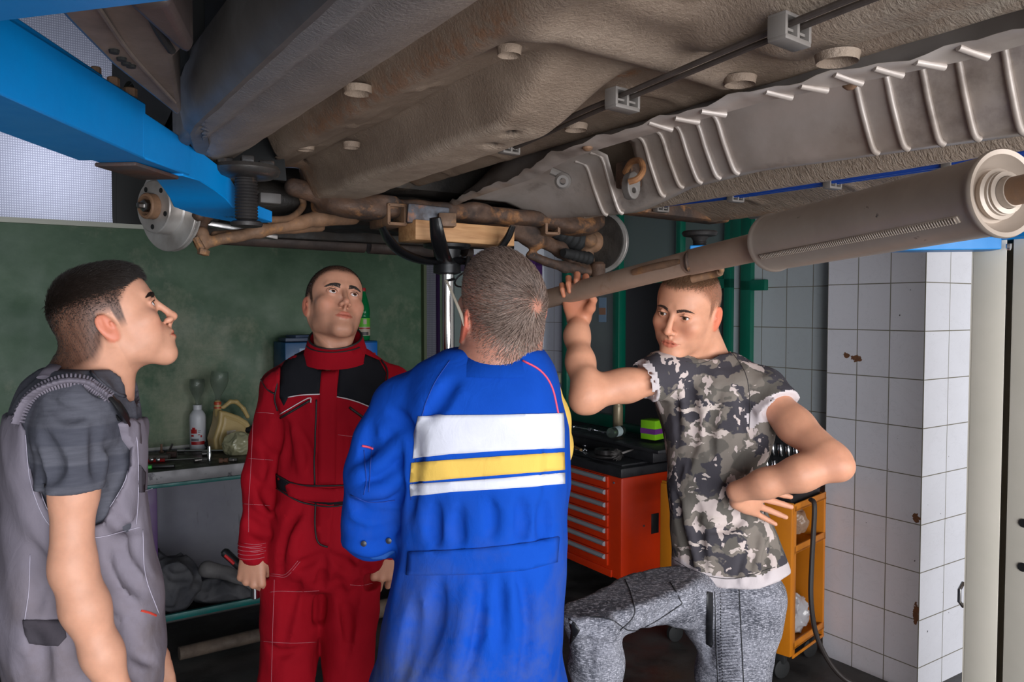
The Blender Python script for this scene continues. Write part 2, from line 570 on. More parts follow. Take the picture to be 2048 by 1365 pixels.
class Head:
    """a man's head; local frame: x to his right, y forward, z up; origin between the ears"""
    def __init__(s, c, fwd, up=(0, 0, 1), scale=1.0, **kw):
        s.c = arr(c); s.M = frame_of(fwd, up); s.k = scale
        s.o = dict(jaw=1.0, nose=1.0, chin=0.0, ear=1.0, cheek=1.0, mouth=0.0, skull=1.0, brow=1.0, lip=1.0, eyeopen=1.0)
        s.o.update(kw)
    def W(s, p): return s.c + s.M @ (arr(p) * s.k)
    def L(s, p): return ((p - s.c) @ s.M) / s.k
    def e(s, S, c, r, k=0.02, mode='add', rot=None):
        M = s.M if rot is None else s.M @ np.array(rot.to_matrix() if hasattr(rot, 'to_matrix') else rot)
        S.ell(s.W(c), arr(r) * s.k, M, k * s.k, mode)
    def cn(s, S, a, b, ra, rb, k=0.01, mode='add'):
        S.cone(s.W(a), s.W(b), ra * s.k, rb * s.k, k * s.k, mode)
    def sdf(s, S=None):
        S = S or SDF(); o = s.o; q = o['skull']
        s.e(S, (0, -0.014, 0.030), (0.0765 * q, 0.093 * q, 0.080 * q), 0.02)
        s.e(S, (0, 0.030, 0.030), (0.064, 0.060, 0.064), 0.03)
        s.e(S, (0, -0.045, -0.020), (0.056, 0.050, 0.050), 0.03)
        s.e(S, (0, 0.020, -0.025), (0.061, 0.060, 0.070), 0.03)
        # lower face, jaw and chin
        s.e(S, (0, 0.036, -0.074), (0.044 * o['jaw'], 0.047, 0.039), 0.03)
        j = o['jaw']
        for x in (-1, 1):
            s.cn(S, (x * 0.057 * j, -0.002, -0.035), (x * 0.048 * j, 0.004, -0.076), 0.014, 0.012, 0.030)
            s.cn(S, (x * 0.047 * j, 0.006, -0.078), (x * 0.010 * j, 0.070 + o['chin'], -0.110), 0.013, 0.0135, 0.026)
            s.e(S, (x * 0.034, 0.042, -0.058), (0.024, 0.030, 0.030), 0.03)
            s.e(S, (x * 0.046, 0.055, -0.030), (0.020 * o['cheek'], 0.024, 0.017), 0.026)
        s.cn(S, (-0.009, 0.074 + o['chin'], -0.107), (0.009, 0.074 + o['chin'], -0.107), 0.0140, 0.0140, 0.028)
        # mouth mound
        s.e(S, (0, 0.0745, -0.072), (0.028, 0.0205, 0.022), 0.018)
        # brow ridge, bridge and sockets
        for x in (-1, 1):
            s.cn(S, (x * 0.010, 0.0845, 0.017), (x * 0.040, 0.0715, 0.020), 0.0085, 0.0075, 0.012)
            s.e(S, (x * 0.0315, 0.0965, -0.001), (0.0185, 0.0135, 0.0125), 0.009, 'sub')
        # nose
        n = o['nose']
        s.cn(S, (0, 0.086, 0.010), (0, 0.103 + 0.006 * n, -0.036), 0.0065, 0.0080 * n, 0.009)
        s.e(S, (0, 0.108 + 0.005 * (n - 1), -0.0415), (0.0095 * n, 0.0115 * n, 0.0090), 0.006)
        for x in (-1, 1):
            s.e(S, (x * 0.0110 * n, 0.0985, -0.0455), (0.0068, 0.0100, 0.0065), 0.005)
            s.e(S, (x * 0.0058, 0.1045, -0.0535), (0.0030, 0.0050, 0.0045), 0.0025, 'sub')
        s.cn(S, (0, 0.100, -0.052), (0, 0.094, -0.060), 0.0040, 0.0035, 0.006)
        # lids over the eyeballs
        for x in (-1, 1):
            s.e(S, (x * 0.0315, 0.0745, -0.003), (0.0145, 0.0142, 0.0135), 0.004)
            s.e(S, (x * 0.0315, 0.0885, -0.0035), (0.0122, 0.0120, 0.0047 * o['eyeopen']), 0.0012, 'sub')
            s.cn(S, (x * 0.019, 0.0860, 0.0035), (x * 0.032, 0.0885, 0.0060), 0.0022, 0.0028, 0.004)
            s.cn(S, (x * 0.032, 0.0885, 0.0060), (x * 0.046, 0.0800, 0.0015), 0.0028, 0.0022, 0.004)
        # lips
        mo = o['mouth']; l = o['lip']
        for x in (-1, 1):
            s.cn(S, (0, 0.0935, -0.0705), (x * 0.010, 0.0920, -0.0690), 0.0042 * l, 0.0045 * l, 0.004)
            s.cn(S, (x * 0.010, 0.0920, -0.0690), (x * 0.024, 0.0835, -0.0742), 0.0045 * l, 0.0026, 0.004)
            s.cn(S, (0, 0.0920, -0.0805 - mo), (x * 0.011, 0.0905, -0.0800 - mo), 0.0056 * l, 0.0050 * l, 0.004)
            s.cn(S, (x * 0.011, 0.0905, -0.0800 - mo), (x * 0.024, 0.0835, -0.0750), 0.0050 * l, 0.0026, 0.004)
            s.cn(S, (0, 0.0980, -0.0748 - mo * .5), (x * 0.026, 0.0855, -0.0752), 0.0014 + mo * .5, 0.0012, 0.0015, 'sub')
            # ears
            rz = Matrix.Rotation(x * 0.30, 3, 'Z') @ Matrix.Rotation(0.22, 3, 'X')
            ek = o['ear']
            s.e(S, (x * 0.0785, -0.014, -0.016), (0.0062, 0.0180 * ek, 0.0300 * ek), 0.004, 'add', rz)
            s.e(S, (x * 0.0855, -0.0125, -0.011), (0.0055, 0.0115 * ek, 0.0195 * ek), 0.004, 'sub', rz)
            s.cn(S, (x * 0.078, -0.003, -0.018), (x * 0.0805, -0.004, -0.012), 0.0042, 0.0036, 0.003)
            s.cn(S, (x * 0.0815, -0.018, 0.002), (x * 0.0815, -0.0205, -0.022), 0.0026, 0.0026, 0.003)
        return S
    def neck(s, S, base, r1=0.058, r0=0.055, mus=True, back=0.0):
        """base: world point at the pit of the neck"""
        b = arr(base)
        S.cone(s.W((0, -0.030 + back, -0.045)), b, r0 * s.k, r1 * s.k, 0.03)
        return S
    def hairline(s, L):
        """positive inside the hair-covered scalp (metres)"""
        y = L[..., 1]; z = L[..., 2]; x = np.abs(L[..., 0])
        t = np.interp(y, [-0.12, -0.06, -0.040, -0.028, -0.022, 0.006, 0.010, 0.022, 0.028, 0.05, 0.075, 0.095],
                         [-0.075, -0.070, -0.052, -0.03, 0.009, 0.009, -0.022, -0.022, 0.020, 0.044, 0.064, 0.070])
        t = t - 0.010 * np.clip(1 - x / 0.05, 0, 1) * (y > 0.05)
        return z - t
    def tints(s, V, lip=(0.80, 0.42, 0.42), ear=(1.08, 0.72, 0.68), cheek=(1.02, 0.86, 0.84), hair=(0.10, 0.07, 0.06), fade=(0.0, 0.02), top=None, beard=0.0, cover=0.92):
        L = s.L(V)
        T = np.ones((len(V), 3))
        def blend(m, c):
            nonlocal T
            m = np.clip(m, 0, 1)[:, None]; T = T * (1 - m) + T * arr(c) * m
        x, y, z = np.abs(L[:, 0]), L[:, 1], L[:, 2]
        # cheeks
        blend(0.8 * np.exp(-(((x - 0.042) / 0.02) ** 2 + ((z + 0.04) / 0.022) ** 2)) * (y > 0.02), cheek)
        blend(0.6 * np.exp(-((x / 0.014) ** 2 + ((z + 0.042) / 0.014) ** 2)) * (y > 0.08), cheek)
        # lips
        mo = s.o['mouth']
        zt = -0.0655 - 0.012 * (x / 0.026) ** 2 + 0.0015 * np.exp(-((x - 0.009) / 0.005) ** 2)
        zb = -0.0865 - mo + 0.011 * (x / 0.026) ** 2
        m = np.clip((zt - z) / 0.0015, 0, 1) * np.clip((z - zb) / 0.0018, 0, 1) * (y > 0.070) * np.clip((0.026 - x) / 0.003, 0, 1)
        blend(m, lip)
        m2 = np.clip(1 - np.abs(z - (-0.0748 - mo * 0.5)) / (0.0014 + mo * .4), 0, 1) * (y > 0.075) * (x < 0.025)
        blend(m2 * 0.75, (0.35, 0.2, 0.2))
        # ears
        blend(np.clip((x - 0.0755) / 0.004, 0, 1) * (z < 0.02) * (z > -0.05) * (y < 0.012) * (y > -0.04), ear)
        # around the eyes
        blend(0.5 * np.exp(-(((x - 0.0315) / 0.018) ** 2 + ((z + 0.004) / 0.010) ** 2)) * (y > 0.05), (0.84, 0.68, 0.66))
        # nostrils
        blend(np.exp(-(((x - 0.0058) / 0.0032) ** 2 + ((y - 0.103) / 0.005) ** 2)) * (z < -0.049) * (z > -0.058), (0.3, 0.16, 0.14))
        if beard > 0:
            b = np.clip((-0.045 - z - np.clip(y - 0.02, 0, 1) * 0.25) / 0.012, 0, 1) * (y > -0.01) * (z > -0.14)
            b = np.maximum(b, np.exp(-((z + 0.061) / 0.004) ** 2) * (x < 0.026) * (y > 0.07))
            blend(b * beard * (1 - m), (0.62, 0.60, 0.60))
        h = s.hairline(L)
        f = np.clip((h - fade[0]) / max(fade[1] - fade[0], 1e-4), 0, 1) * (1 - (x > 0.0745) * (z < 0.009) * (y < 0.012) * (y > -0.035))
        f = f * (0.93 + 0.07 * np.sin(L[:, 0] * 900) * np.sin(L[:, 1] * 870 + 2) )
        blend(f * cover, hair)
        return T
    def eyes(s, parent, gaze, iris=(0.10, 0.05, 0.02)):
        for x in (-1, 1):
            c = Vector(s.W((x * 0.0315, 0.0742, -0.003)))
            g = Vector(gaze).normalized()
            m = MB(); r = 0.0125 * s.k
            m.mi = 1; m.lathe([(r * math.sin(a), r * math.cos(a) + 0.0004) for a in (0.001, 0.08, 0.18)], c, g, 20, False)
            m.mi = 2; m.lathe([(r * math.sin(a), r * math.cos(a) + 0.0003) for a in (0.18, 0.3, 0.40, 0.47)], c, g, 20, False)
            m.mi = 0; m.lathe([(r * math.sin(a), r * math.cos(a)) for a in (0.47, 0.6, 0.9, 1.3, 1.8, 2.4, 3.0, 3.14)], c, g, 20, False)
            mi = new_mat('iris', iris, 0.08)
            m.build('eye', [MAT['sclera'], MAT['pupil'], mi], parent, angle=80)
    def lids(s, parent, bvh, col):
        """lash lines and brows"""
        for x in (-1, 1):
            m = MB()
            pts = []
            for i in range(11):
                a = math.pi * i / 10
                xx = x * (0.0315 - 0.0128 * math.cos(a)); zz = -0.0025 + 0.0052 * math.sin(a) * s.o['eyeopen']
                o = Vector(s.W((xx, 0.2, zz))); d = Vector(-s.M[:, 1])
                h = bvh.ray_cast(o, d)[0]
                if h is not None and s.L(arr(h))[1] > 0.07: pts.append(h - d * 0.0003)
            if len(pts) > 3:
                m.ring(pts, [0.0004 + 0.0007 * math.sin(math.pi * i / (len(pts) - 1)) for i in range(len(pts))], 5)
                m.build('eyelashes', col, parent)
    def brows(s, parent, bvh, mat, n=170, arch=0.0, thick=1.0, rz=0.0):
        r = random.Random(3)
        for x in (-1, 1):
            m = MB()
            for i in range(n):
                u = r.random(); v = (r.random() - 0.5)
                px = 0.011 + 0.037 * u
                pz = 0.0145 + 0.0075 * math.sin(u * 2.2) * (1 + arch) - 0.004 * u * u + v * 0.0090 * thick * (1 - 0.70 * u ** 2) + rz - 0.0035
                o = Vector(s.W((x * px, 0.2, pz))); d = Vector(-s.M[:, 1])
                h, nn, _, _ = bvh.ray_cast(o, d)
                if h is None: continue
                ddir = Vector(s.M @ arr((x * (0.6 + 0.5 * u), -0.3 * u, 0.7 - 1.0 * u - v * 0.9))).normalized()
                L = 0.0065 * s.k
                m.ring([h - nn * 0.0005, h + ddir * L * 0.5 + nn * 0.0012, h + ddir * L + nn * 0.0006], [0.0006 * s.k, 0.0005 * s.k, 0.00015], 3, cap=False)
            m.build('eyebrow', mat, parent, angle=None)
    def strands(s, parent, V, nrm, density, dirf, lenf, maskf, mat, r=0.00035, seed=1, lift=0.35, segs=3, wob=0.25, name='hair'):
        """short hairs rooted on the scalp; dirf(L) gives the combed direction in the head frame"""
        rg = np.random.RandomState(seed)
        L = s.L(V); w = maskf(L)
        c = np.where(rg.rand(len(V)) < w)[0]
        if density < 1: c = c[rg.rand(len(c)) < density]
        else: c = np.repeat(c, int(density))
        if len(c) == 0: return None
        Lc = L[c]; n = nrm[c] @ s.M
        root = Lc + rg.normal(size=(len(c), 3)) * 0.0009
        d = dirf(Lc) + rg.normal(size=(len(c), 3)) * wob
        d = d - n * (d * n).sum(1)[:, None]; d /= np.maximum(np.linalg.norm(d, axis=1), 1e-6)[:, None]
        ln = lenf(Lc) * rg.uniform(0.7, 1.2, len(c))
        pts = []
        for i in range(segs + 1):
            t = i / segs
            h = lift * (1 - 0.45 * t)
            pts.append(root + (d * t * math.sqrt(max(0, 1 - h * h)) + n * (t * h)) * ln[:, None] - n * 0.0008 + n * 0.0)
        side = np.cross(d, n)
        VV = []; 
        for i, p in enumerate(pts):
            rr = r * (1 - 0.8 * i / segs) + 0.00004
            for a in (0, 2.094, 4.189):
                VV.append(p + (side * math.cos(a) + n * math.sin(a)) * rr / 1.0)
        VV = np.stack(VV, 1)          # strands x rings*3 x 3
        K = VV.shape[1]
        VW = s.c + (VV.reshape(-1, 3) * s.k) @ s.M.T
        base = (np.arange(len(c)) * K)[:, None]
        F = []
        for i in range(segs):
            for a in range(3):
                b = (a + 1) % 3
                F.append(base + np.array([i * 3 + a, i * 3 + b, (i + 1) * 3 + b, (i + 1) * 3 + a]))
        me, _ = np_mesh(name, [(VW, np.concatenate(F))])
        return link(name, me, mat, parent)

def hand(S, wrist, d, n, thumb_side, curls, k=1.0, spread=(0.10, 0.02, -0.06, -0.14), thumb=None, mode='add', flat=False):
    """adds a hand: d = wrist to knuckles, n = out of the palm, thumb_side = +1/-1 picks the side d x n * thumb_side
       curls: four of (knuckle, middle, end) bends in radians, index first; thumb: three points offsets (side, along, palm)"""
    w = arr(wrist); d = arr(d) / np.linalg.norm(d); n = arr(n); n = n - d * (n @ d); n /= np.linalg.norm(n)
    t = np.cross(d, n) * thumb_side
    def W(a, b, c): return w + (t * a + d * b + n * c) * k
    kn = [(0.031, 0.090, -0.002), (0.010, 0.094, -0.005), (-0.012, 0.089, -0.004), (-0.031, 0.080, 0.000)]
    ln = [(0.043, 0.025, 0.020), (0.047, 0.029, 0.021), (0.044, 0.027, 0.021), (0.034, 0.020, 0.018)]
    rd = [0.0098, 0.0100, 0.0094, 0.0084]
    for i, q in enumerate(kn):
        S.cone(W(q[0] * 0.55, 0.004, 0.0), W(*q), 0.0165 * k, 0.0108 * k, 0.012 * k)
    S.ell(W(0.0, 0.045, 0.004), (0.036 * k, 0.040 * k, 0.013 * k), np.stack([t, d, n], 1), 0.014 * k)
    tips = []
    for i, q in enumerate(kn):
        p = arr(W(*q)); a = 0.0
        dd = d * math.cos(spread[i]) + t * math.sin(spread[i])
        pr = p
        for j in range(3):
            a += curls[i][j]
            u = dd * math.cos(a) + n * math.sin(a)
            e = pr + u * ln[i][j] * k
            r0 = rd[i] * (1 - 0.08 * j) * k; r1 = rd[i] * (1 - 0.08 * (j + 1)) * k * (0.93 if j == 2 else 1)
            S.cone(pr, e, r0, r1, (0.006 if j == 0 else 0.002) * k)
            pr = e
        tips.append((pr, u, i))
    th = thumb or [(0.040, 0.035, 0.012), (0.058, 0.062, 0.020), (0.064, 0.088, 0.022)]
    S.cone(W(0.016, 0.010, 0.004), W(*th[0]), 0.0165 * k, 0.0140 * k, 0.012 * k)
    S.cone(W(*th[0]), W(*th[1]), 0.0125 * k, 0.0105 * k, 0.008 * k)
    S.cone(W(*th[1]), W(*th[2]), 0.0108 * k, 0.0088 * k, 0.002 * k)
    return dict(tips=tips, W=W, t=t, d=d, n=n)

def mesh_normals(me):
    a = np.zeros(len(me.vertices) * 3, dtype=np.float32)
    me.vertices.foreach_get('normal', a)
    return a.reshape(-1, 3).astype(np.float64)
MAT = {}
MAT['sclera'] = new_mat('eye_white', (0.62, 0.56, 0.54), 0.15)
MAT['pupil'] = new_mat('pupil_black', (0.004, 0.004, 0.004), 0.05)
MAT['dark_hair'] = new_mat('dark_brown_hair', (0.016, 0.009, 0.006), 0.5)
MAT['buzz_hair'] = new_mat('buzzed_black_hair', (0.010, 0.008, 0.007), 0.6)
MAT['fair_hair'] = new_mat('sandy_hair', (0.20, 0.105, 0.055), 0.55)

# ------------------------------------------------------------------ room materials
def tile_mat(name, axis, o, w, base=(0.62, 0.63, 0.70), spots=()):
    """glazed wall tiles; axis = which object coordinate runs along the wall"""
    m = new_mat(name, base, 0.28); g = N(m)
    s = g.sep(g.coord())
    h = g.math('ADD', s[axis], -o); z = g.math('ADD', s[2], -0.110 + 2.03)
    c = g.n.new('ShaderNodeCombineXYZ'); g.put(c.inputs[0], h); g.put(c.inputs[1], z)
    b = g.n.new('ShaderNodeTexBrick'); g.put(b.inputs['Vector'], c.outputs[0])
    b.offset = 0.0; b.squash = 1.0
    b.inputs['Scale'].default_value = 1.0; b.inputs['Mortar Size'].default_value = 0.0022; b.inputs['Mortar Smooth'].default_value = 0.15
    b.inputs['Brick Width'].default_value = w; b.inputs['Row Height'].default_value = 0.203
    b.inputs['Color1'].default_value = (*base, 1); b.inputs['Color2'].default_value = (*[q * 0.965 for q in base], 1)
    b.inputs['Mortar'].default_value = (0.20, 0.18, 0.13, 1); b.inputs['Bias'].default_value = 0
    vein = g.noise(g.mapping(g.coord(), (1, 1, 1.6), (0.3, 0.8, 0.2)), 5.5, 5, 0.6, 2.2)
    vf = g.fr(g.math('ABSOLUTE', g.math('SUBTRACT', vein, 0.5)), 0.0, 0.012, 0.16, 0.0)
    col = g.mix(vf, b.outputs[0], tuple(q * 0.6 for q in base))
    dirt = g.fr(g.noise(g.coord(), 2.2, 6, 0.7), 0.45, 0.85, 0, 0.18)
    col = g.mix(dirt, col, (0.40, 0.36, 0.33))
    chips = g.fr(g.noise(g.coord(), 26, 3, 0.5), 0.745, 0.76)
    col = g.mix(chips, col, (0.07, 0.06, 0.07))
    nz = g.noise(g.coord(), 60, 3, 0.6)
    for (a, zz, ra, rz) in spots:
        dx = g.math('DIVIDE', g.math('SUBTRACT', s[axis], a), ra); dz = g.math('DIVIDE', g.math('SUBTRACT', s[2], zz), rz)
        d = g.math('SQRT', g.math('ADD', g.math('MULTIPLY', dx, dx), g.math('MULTIPLY', dz, dz)))
        f = g.fr(g.math('ADD', d, g.math('MULTIPLY', nz, 1.6)), 1.72, 1.66)
        col = g.mix(f, col, g.mix(g.noise(g.coord(), 90, 3), (0.30, 0.12, 0.05), (0.12, 0.06, 0.04)))
    g.set(Base_Color=col, Normal=g.bump(b.outputs[1], -0.35, 0.002))
    return m
M_green_wall = new_mat('green_painted_board', (0.07, 0.13, 0.08), 0.38)
g = N(M_green_wall); co = g.coord()
a_ = g.fr(g.noise(g.mapping(co, (1, 1, 1.3)), 2.2, 7, 0.68), 0.38, 0.70)
c_ = g.mix(a_, (0.045, 0.092, 0.050), (0.105, 0.165, 0.105))
M_green_wall.node_tree.nodes['Principled BSDF'].inputs['Specular IOR Level'].default_value = 0.2
b_ = g.fr(g.noise(g.mapping(co, (1, 1, 0.8), loc=(4, 2, 1)), 1.5, 9, 0.72), 0.51, 0.66)
c_ = g.mix(g.math('MULTIPLY', b_, 0.75), c_, (0.24, 0.25, 0.175))
sc_ = g.fr(g.noise(g.mapping(co, (1.5, 1, 14), (0, 0.5, 0)), 7, 3, 0.5), 0.72, 0.80)
c_ = g.mix(g.math('MULTIPLY', sc_, 0.30), c_, (0.30, 0.36, 0.28))
br_ = g.fr(g.noise(g.mapping(co, (0.4, 1, 9)), 9, 4, 0.6), 0.62, 0.75)
c_ = g.mix(g.math('MULTIPLY', g.math('MULTIPLY', br_, b_), 0.6), c_, (0.26, 0.27, 0.20))
g.set(Base_Color=c_, Roughness=g.fr(g.noise(co, 5, 4), 0.3, 0.7, 0.30, 0.55), Normal=g.bump(g.noise(co, 3, 5), 0.15, 0.02))
M_grey_wall = new_mat('grey_painted_wall', (0.12, 0.12, 0.15), 0.55)
g = N(M_grey_wall); co = g.coord()
c_ = g.mix(g.fr(g.noise(co, 3, 6, 0.6), 0.35, 0.7), (0.115, 0.115, 0.15), (0.17, 0.17, 0.20))
c_ = g.mix(g.fr(g.noise(g.mapping(co, (5, 5, 0.9)), 4, 5, 0.6), 0.60, 0.70, 0, 0.6), c_, (0.04, 0.04, 0.045))
g.set(Base_Color=c_)
M_floor = rough_mat('oily_concrete', (0.035, 0.033, 0.032), (0.075, 0.070, 0.066), 3, (0.35, 0.8), 0, 0.3, 40, 0.004, c3=(0.016, 0.015, 0.015), c3_lim=(0.5, 0.62), c3_scale=1.6)
M_ceiling = new_mat('dark_ceiling', (0.10, 0.10, 0.10), 0.9)
M_green_frame = rough_mat('green_window_paint', (0.0, 0.135, 0.080), (0.0, 0.115, 0.070), 8, (0.3, 0.45), 0, 0.05)
M_purple = rough_mat('purple_door_paint', (0.055, 0.012, 0.10), (0.070, 0.018, 0.12), 8, (0.35, 0.5), 0, 0.05)
M_purple_dark = new_mat('dark_purple_groove', (0.018, 0.004, 0.03), 0.5)
M_frosted = new_mat('frosted_grey_green_pane', (0.16, 0.20, 0.19), 0.35)
M_tile_r = tile_mat('tiles_recess', 1, 2.214, 0.151, (0.58, 0.62, 0.64))
M_tile_l = tile_mat('tiles_corner', 1, 1.76 + 0.151 * 20, 0.151, (0.66, 0.68, 0.73))
M_tile_p = tile_mat('tiles_pillar_side', 1, 1.76, 0.1513, (0.88, 0.85, 0.90), spots=((2.115, 1.413, 0.020, 0.013), (2.065, 1.402, 0.026, 0.017), (1.78, 0.745, 0.018, 0.022), (1.772, 0.34, 0.014, 0.05)))
M_tile_q = tile_mat('tiles_pillar_front', 0, 3.2, 0.19, (0.84, 0.83, 0.88))
M_glass = new_mat('window_glass', (0.85, 0.92, 0.90), 0.03)
N(M_glass).set(Transmission_Weight=0.93, IOR=1.45)
M_black = new_mat('black_plastic', (0.010, 0.010, 0.011), 0.4)
M_rubber = new_mat('black_rubber', (0.012, 0.012, 0.012), 0.75)
M_steel = rough_mat('worn_steel', (0.42, 0.41, 0.40), (0.28, 0.26, 0.25), 12, (0.25, 0.45), 1.0, 0.1)
M_chrome = new_mat('bright_steel', (0.72, 0.72, 0.74), 0.16, 1.0)
M_wood = new_mat('raw_wood', (0.45, 0.20, 0.07), 0.6)
g = N(M_wood); w_ = g.noise(g.mapping(g.coord(), (2, 22, 22)), 3, 5, 0.6, 0.5)
g.set(Base_Color=g.mix(g.fr(w_, 0.35, 0.65), (0.60, 0.33, 0.15), (0.42, 0.20, 0.08)), Normal=g.bump(w_, 0.15, 0.002))
M_poly = new_mat('translucent_corrugated_sheet', (0.55, 0.56, 0.62), 0.3)
g = N(M_poly); co = g.coord(); s_ = g.sep(co)
w1 = g.wave(co, 26, 0.4, 'Z'); w2 = g.wave(co, 30, 0.4, 'X')
tr = g.n.new('ShaderNodeBsdfTranslucent'); tr.inputs[0].default_value = (0.80, 0.82, 0.92, 1)
mx = g.n.new('ShaderNodeMixShader'); mx.inputs[0].default_value = 0.72
gl = g.b; g.set(Base_Color=g.mix(g.math('MULTIPLY', w1, w2), (0.34, 0.34, 0.40), (0.62, 0.62, 0.70)), Normal=g.bump(g.math('MULTIPLY', w1, w2), 0.7, 0.004))
g.put(tr.inputs[0], g.mix(g.math('MULTIPLY', w1, w2), (0.45, 0.46, 0.54), (0.95, 0.95, 1.0)))
g.l.new(gl.outputs[0], mx.inputs[1]); g.l.new(tr.outputs[0], mx.inputs[2])
g.l.new(mx.outputs[0], g.n['Material Output'].inputs[0])

# ------------------------------------------------------------------ the room (u along the back wall, v along the right wall)
def room(name, boxes, mats, **kw):
    m = MB()
    for b in boxes:
        (u0, u1), (v0, v1), (z0, z1) = b[:3]
        m.mi = b[3] if len(b) > 3 else 0
        m.box(((u0 + u1) / 2, (v0 + v1) / 2, (z0 + z1) / 2), (u1 - u0, v1 - v0, z1 - z0), bev=b[4] if len(b) > 4 else 0)
    o = m.build(name, mats, angle=30, kind='structure')
    o.rotation_euler = (0, 0, ANG)
    for k, v in kw.items(): o[k] = v
    return o
room('floor', [((-4, 6), (-5, 7), (-0.1, 0))], M_floor)
room('ceiling', [((-4, 6), (-3, 7), (3.3, 3.4))], M_ceiling)
room('wall_left', [((-3.2, 2.31), (4.6, 4.75), (0.0, 0.863), 0), ((-3.2, 2.31), (4.6, 4.75), (0.863, 2.05), 1), ((-3.2, 2.31), (4.592, 4.6), (0.855, 0.870), 2)],
     [M_grey_wall, M_green_wall, new_mat('pale_trim', (0.45, 0.45, 0.42), 0.5)])
room('trim_1', [((-3.2, 2.33), (4.57, 4.74), (2.05, 2.075))], new_mat('cream_trim', (0.50, 0.50, 0.42), 0.5))
room('window_1', [((-3.2, 2.31), (4.62, 4.626), (2.075, 3.3))], M_poly)
room('trim_2', [((2.31, 2.33), (4.56, 4.75), (0.0, 2.9))], new_mat('olive_edge', (0.07, 0.09, 0.04), 0.5))
room('window_4', [((2.33, 2.425), (4.61, 4.616), (0.0, 3.3))], M_poly)
room('wall_back', [((3.25, 3.45), (4.6, 4.75), (0.0, 3.3)), ((2.425, 3.25), (4.6, 4.75), (1.99, 3.3))], M_tile_l)
room('wall_right', [((3.3, 3.45), (4.35, 4.6), (0, 3.3)), ((3.3, 3.45), (2.1, 2.717), (0, 3.3), 1), ((3.305, 3.45), (2.787, 2.856), (0, 1.86), 0), ((3.3, 3.45), (2.1, 4.35), (2.35, 3.3), 0),
                    ((3.3, 3.45), (3.75, 4.35), (0, 0.86), 2)],
     [M_tile_l, M_tile_r, new_mat('dark_grey_panel', (0.030, 0.032, 0.036), 0.5)])
room('wall_pillar', [((3.2, 3.55), (1.76, 2.214), (0, 3.3))], M_tile_p)
room('wall_front', [((3.2005, 4.6), (1.7585, 1.9), (0, 3.3))], M_tile_q)
# rear room seen dark through the doorway
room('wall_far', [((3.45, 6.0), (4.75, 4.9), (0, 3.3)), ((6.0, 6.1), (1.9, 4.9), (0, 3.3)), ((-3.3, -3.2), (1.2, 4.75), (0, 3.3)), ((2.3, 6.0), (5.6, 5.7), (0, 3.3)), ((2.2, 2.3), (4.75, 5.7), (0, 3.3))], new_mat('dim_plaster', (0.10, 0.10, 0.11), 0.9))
room('wall_side', [((6.0, 6.1), (-5, 1.9), (0, 3.3)), ((4.6, 6.0), (1.76, 1.9), (0, 3.3)), ((-4.1, -4.0), (-5, 7), (0, 3.3))], new_mat('pale_plaster', (0.45, 0.44, 0.42), 0.9))
# the purple framed door
room('door_1', [((2.43, 2.475), (4.55, 4.65), (0, 1.99), 0, .004), ((3.185, 3.25), (4.55, 4.65), (0, 1.99), 0, .004), ((2.43, 3.25), (4.55, 4.65), (1.93, 1.99), 0, .004),
                ((3.06, 3.185), (4.58, 4.66), (0, 1.93), 1), ((3.095, 3.115), (4.565, 4.60), (0, 1.93), 0, .003), ((3.15, 3.165), (4.565, 4.60), (0, 1.93), 0, .003), ((2.475, 3.06), (4.60, 4.65), (1.88, 1.93), 1),
                ((2.475, 3.06), (4.615, 4.622), (1.35, 1.88), 2), ((2.475, 3.06), (4.61, 4.63), (0.0, 1.35), 3)],
     [M_purple, M_purple_dark, M_frosted, new_mat('grey_door_panel', (0.10, 0.11, 0.12), 0.5)])
# green framed glazing along the right wall
f = [((3.27, 3.33), (4.29, 4.35), (0.0, 2.35), 0, .004), ((3.27, 3.33), (3.75, 3.81), (0.0, 2.35), 0, .004), ((3.27, 3.33), (3.75, 4.35), (0.86, 0.94), 0, .004),
     ((3.27, 3.33), (3.75, 4.35), (1.76, 1.82), 0, .004), ((3.27, 3.33), (3.75, 4.35), (2.28, 2.35), 0, .004),
     ((3.31, 3.315), (3.81, 4.29), (1.82, 2.28), 1)]
o = room('window_2', f, [M_green_frame, M_frosted])
room('window_5', [((3.302, 3.308), (3.81, 4.29), (0.94, 1.76))], M_glass)
f = [((3.27, 3.33), (2.856, 2.90), (0.0, 2.35), 0, .004), ((3.27, 3.33), (2.717, 2.787), (0.0, 2.35), 0, .004), ((3.27, 3.33), (2.787, 2.86), (1.86, 2.35), 0, .004),
     ((3.28, 3.33), (2.90, 3.75), (1.78, 1.85), 0, .004), ((3.27, 3.33), (2.63, 2.787), (1.72, 1.775), 0, .004), ((3.27, 3.33), (2.856, 2.98), (1.735, 1.79), 0, .004),
     ((3.27, 3.33), (3.22, 3.26), (1.85, 2.35), 0, .004), ((3.31, 3.315), (2.90, 3.75), (1.85, 2.35), 1), ((3.28, 3.33), (2.90, 3.75), (0.84, 0.90), 0, .004), ((3.31, 3.315), (2.90, 3.02), (0.9, 1.735), 1)]
room('window_3', f, [M_green_frame, M_frosted])
# light switch on the corner tiles
m = MB(); m.box((0, 0, 0), (0.016, 0.078, 0.078), bev=.004); m.box((-0.010, 0, 0), (0.008, 0.045, 0.055), bev=.003)
o = m.build('light_switch', new_mat('cream_plastic', (0.55, 0.53, 0.40), 0.4), label='cream square light switch on the white tiles between the purple door and the green window', cat='switch')
o.location = R(3.288, 4.40, 1.14); o.rotation_euler = (0, 0, ANG)
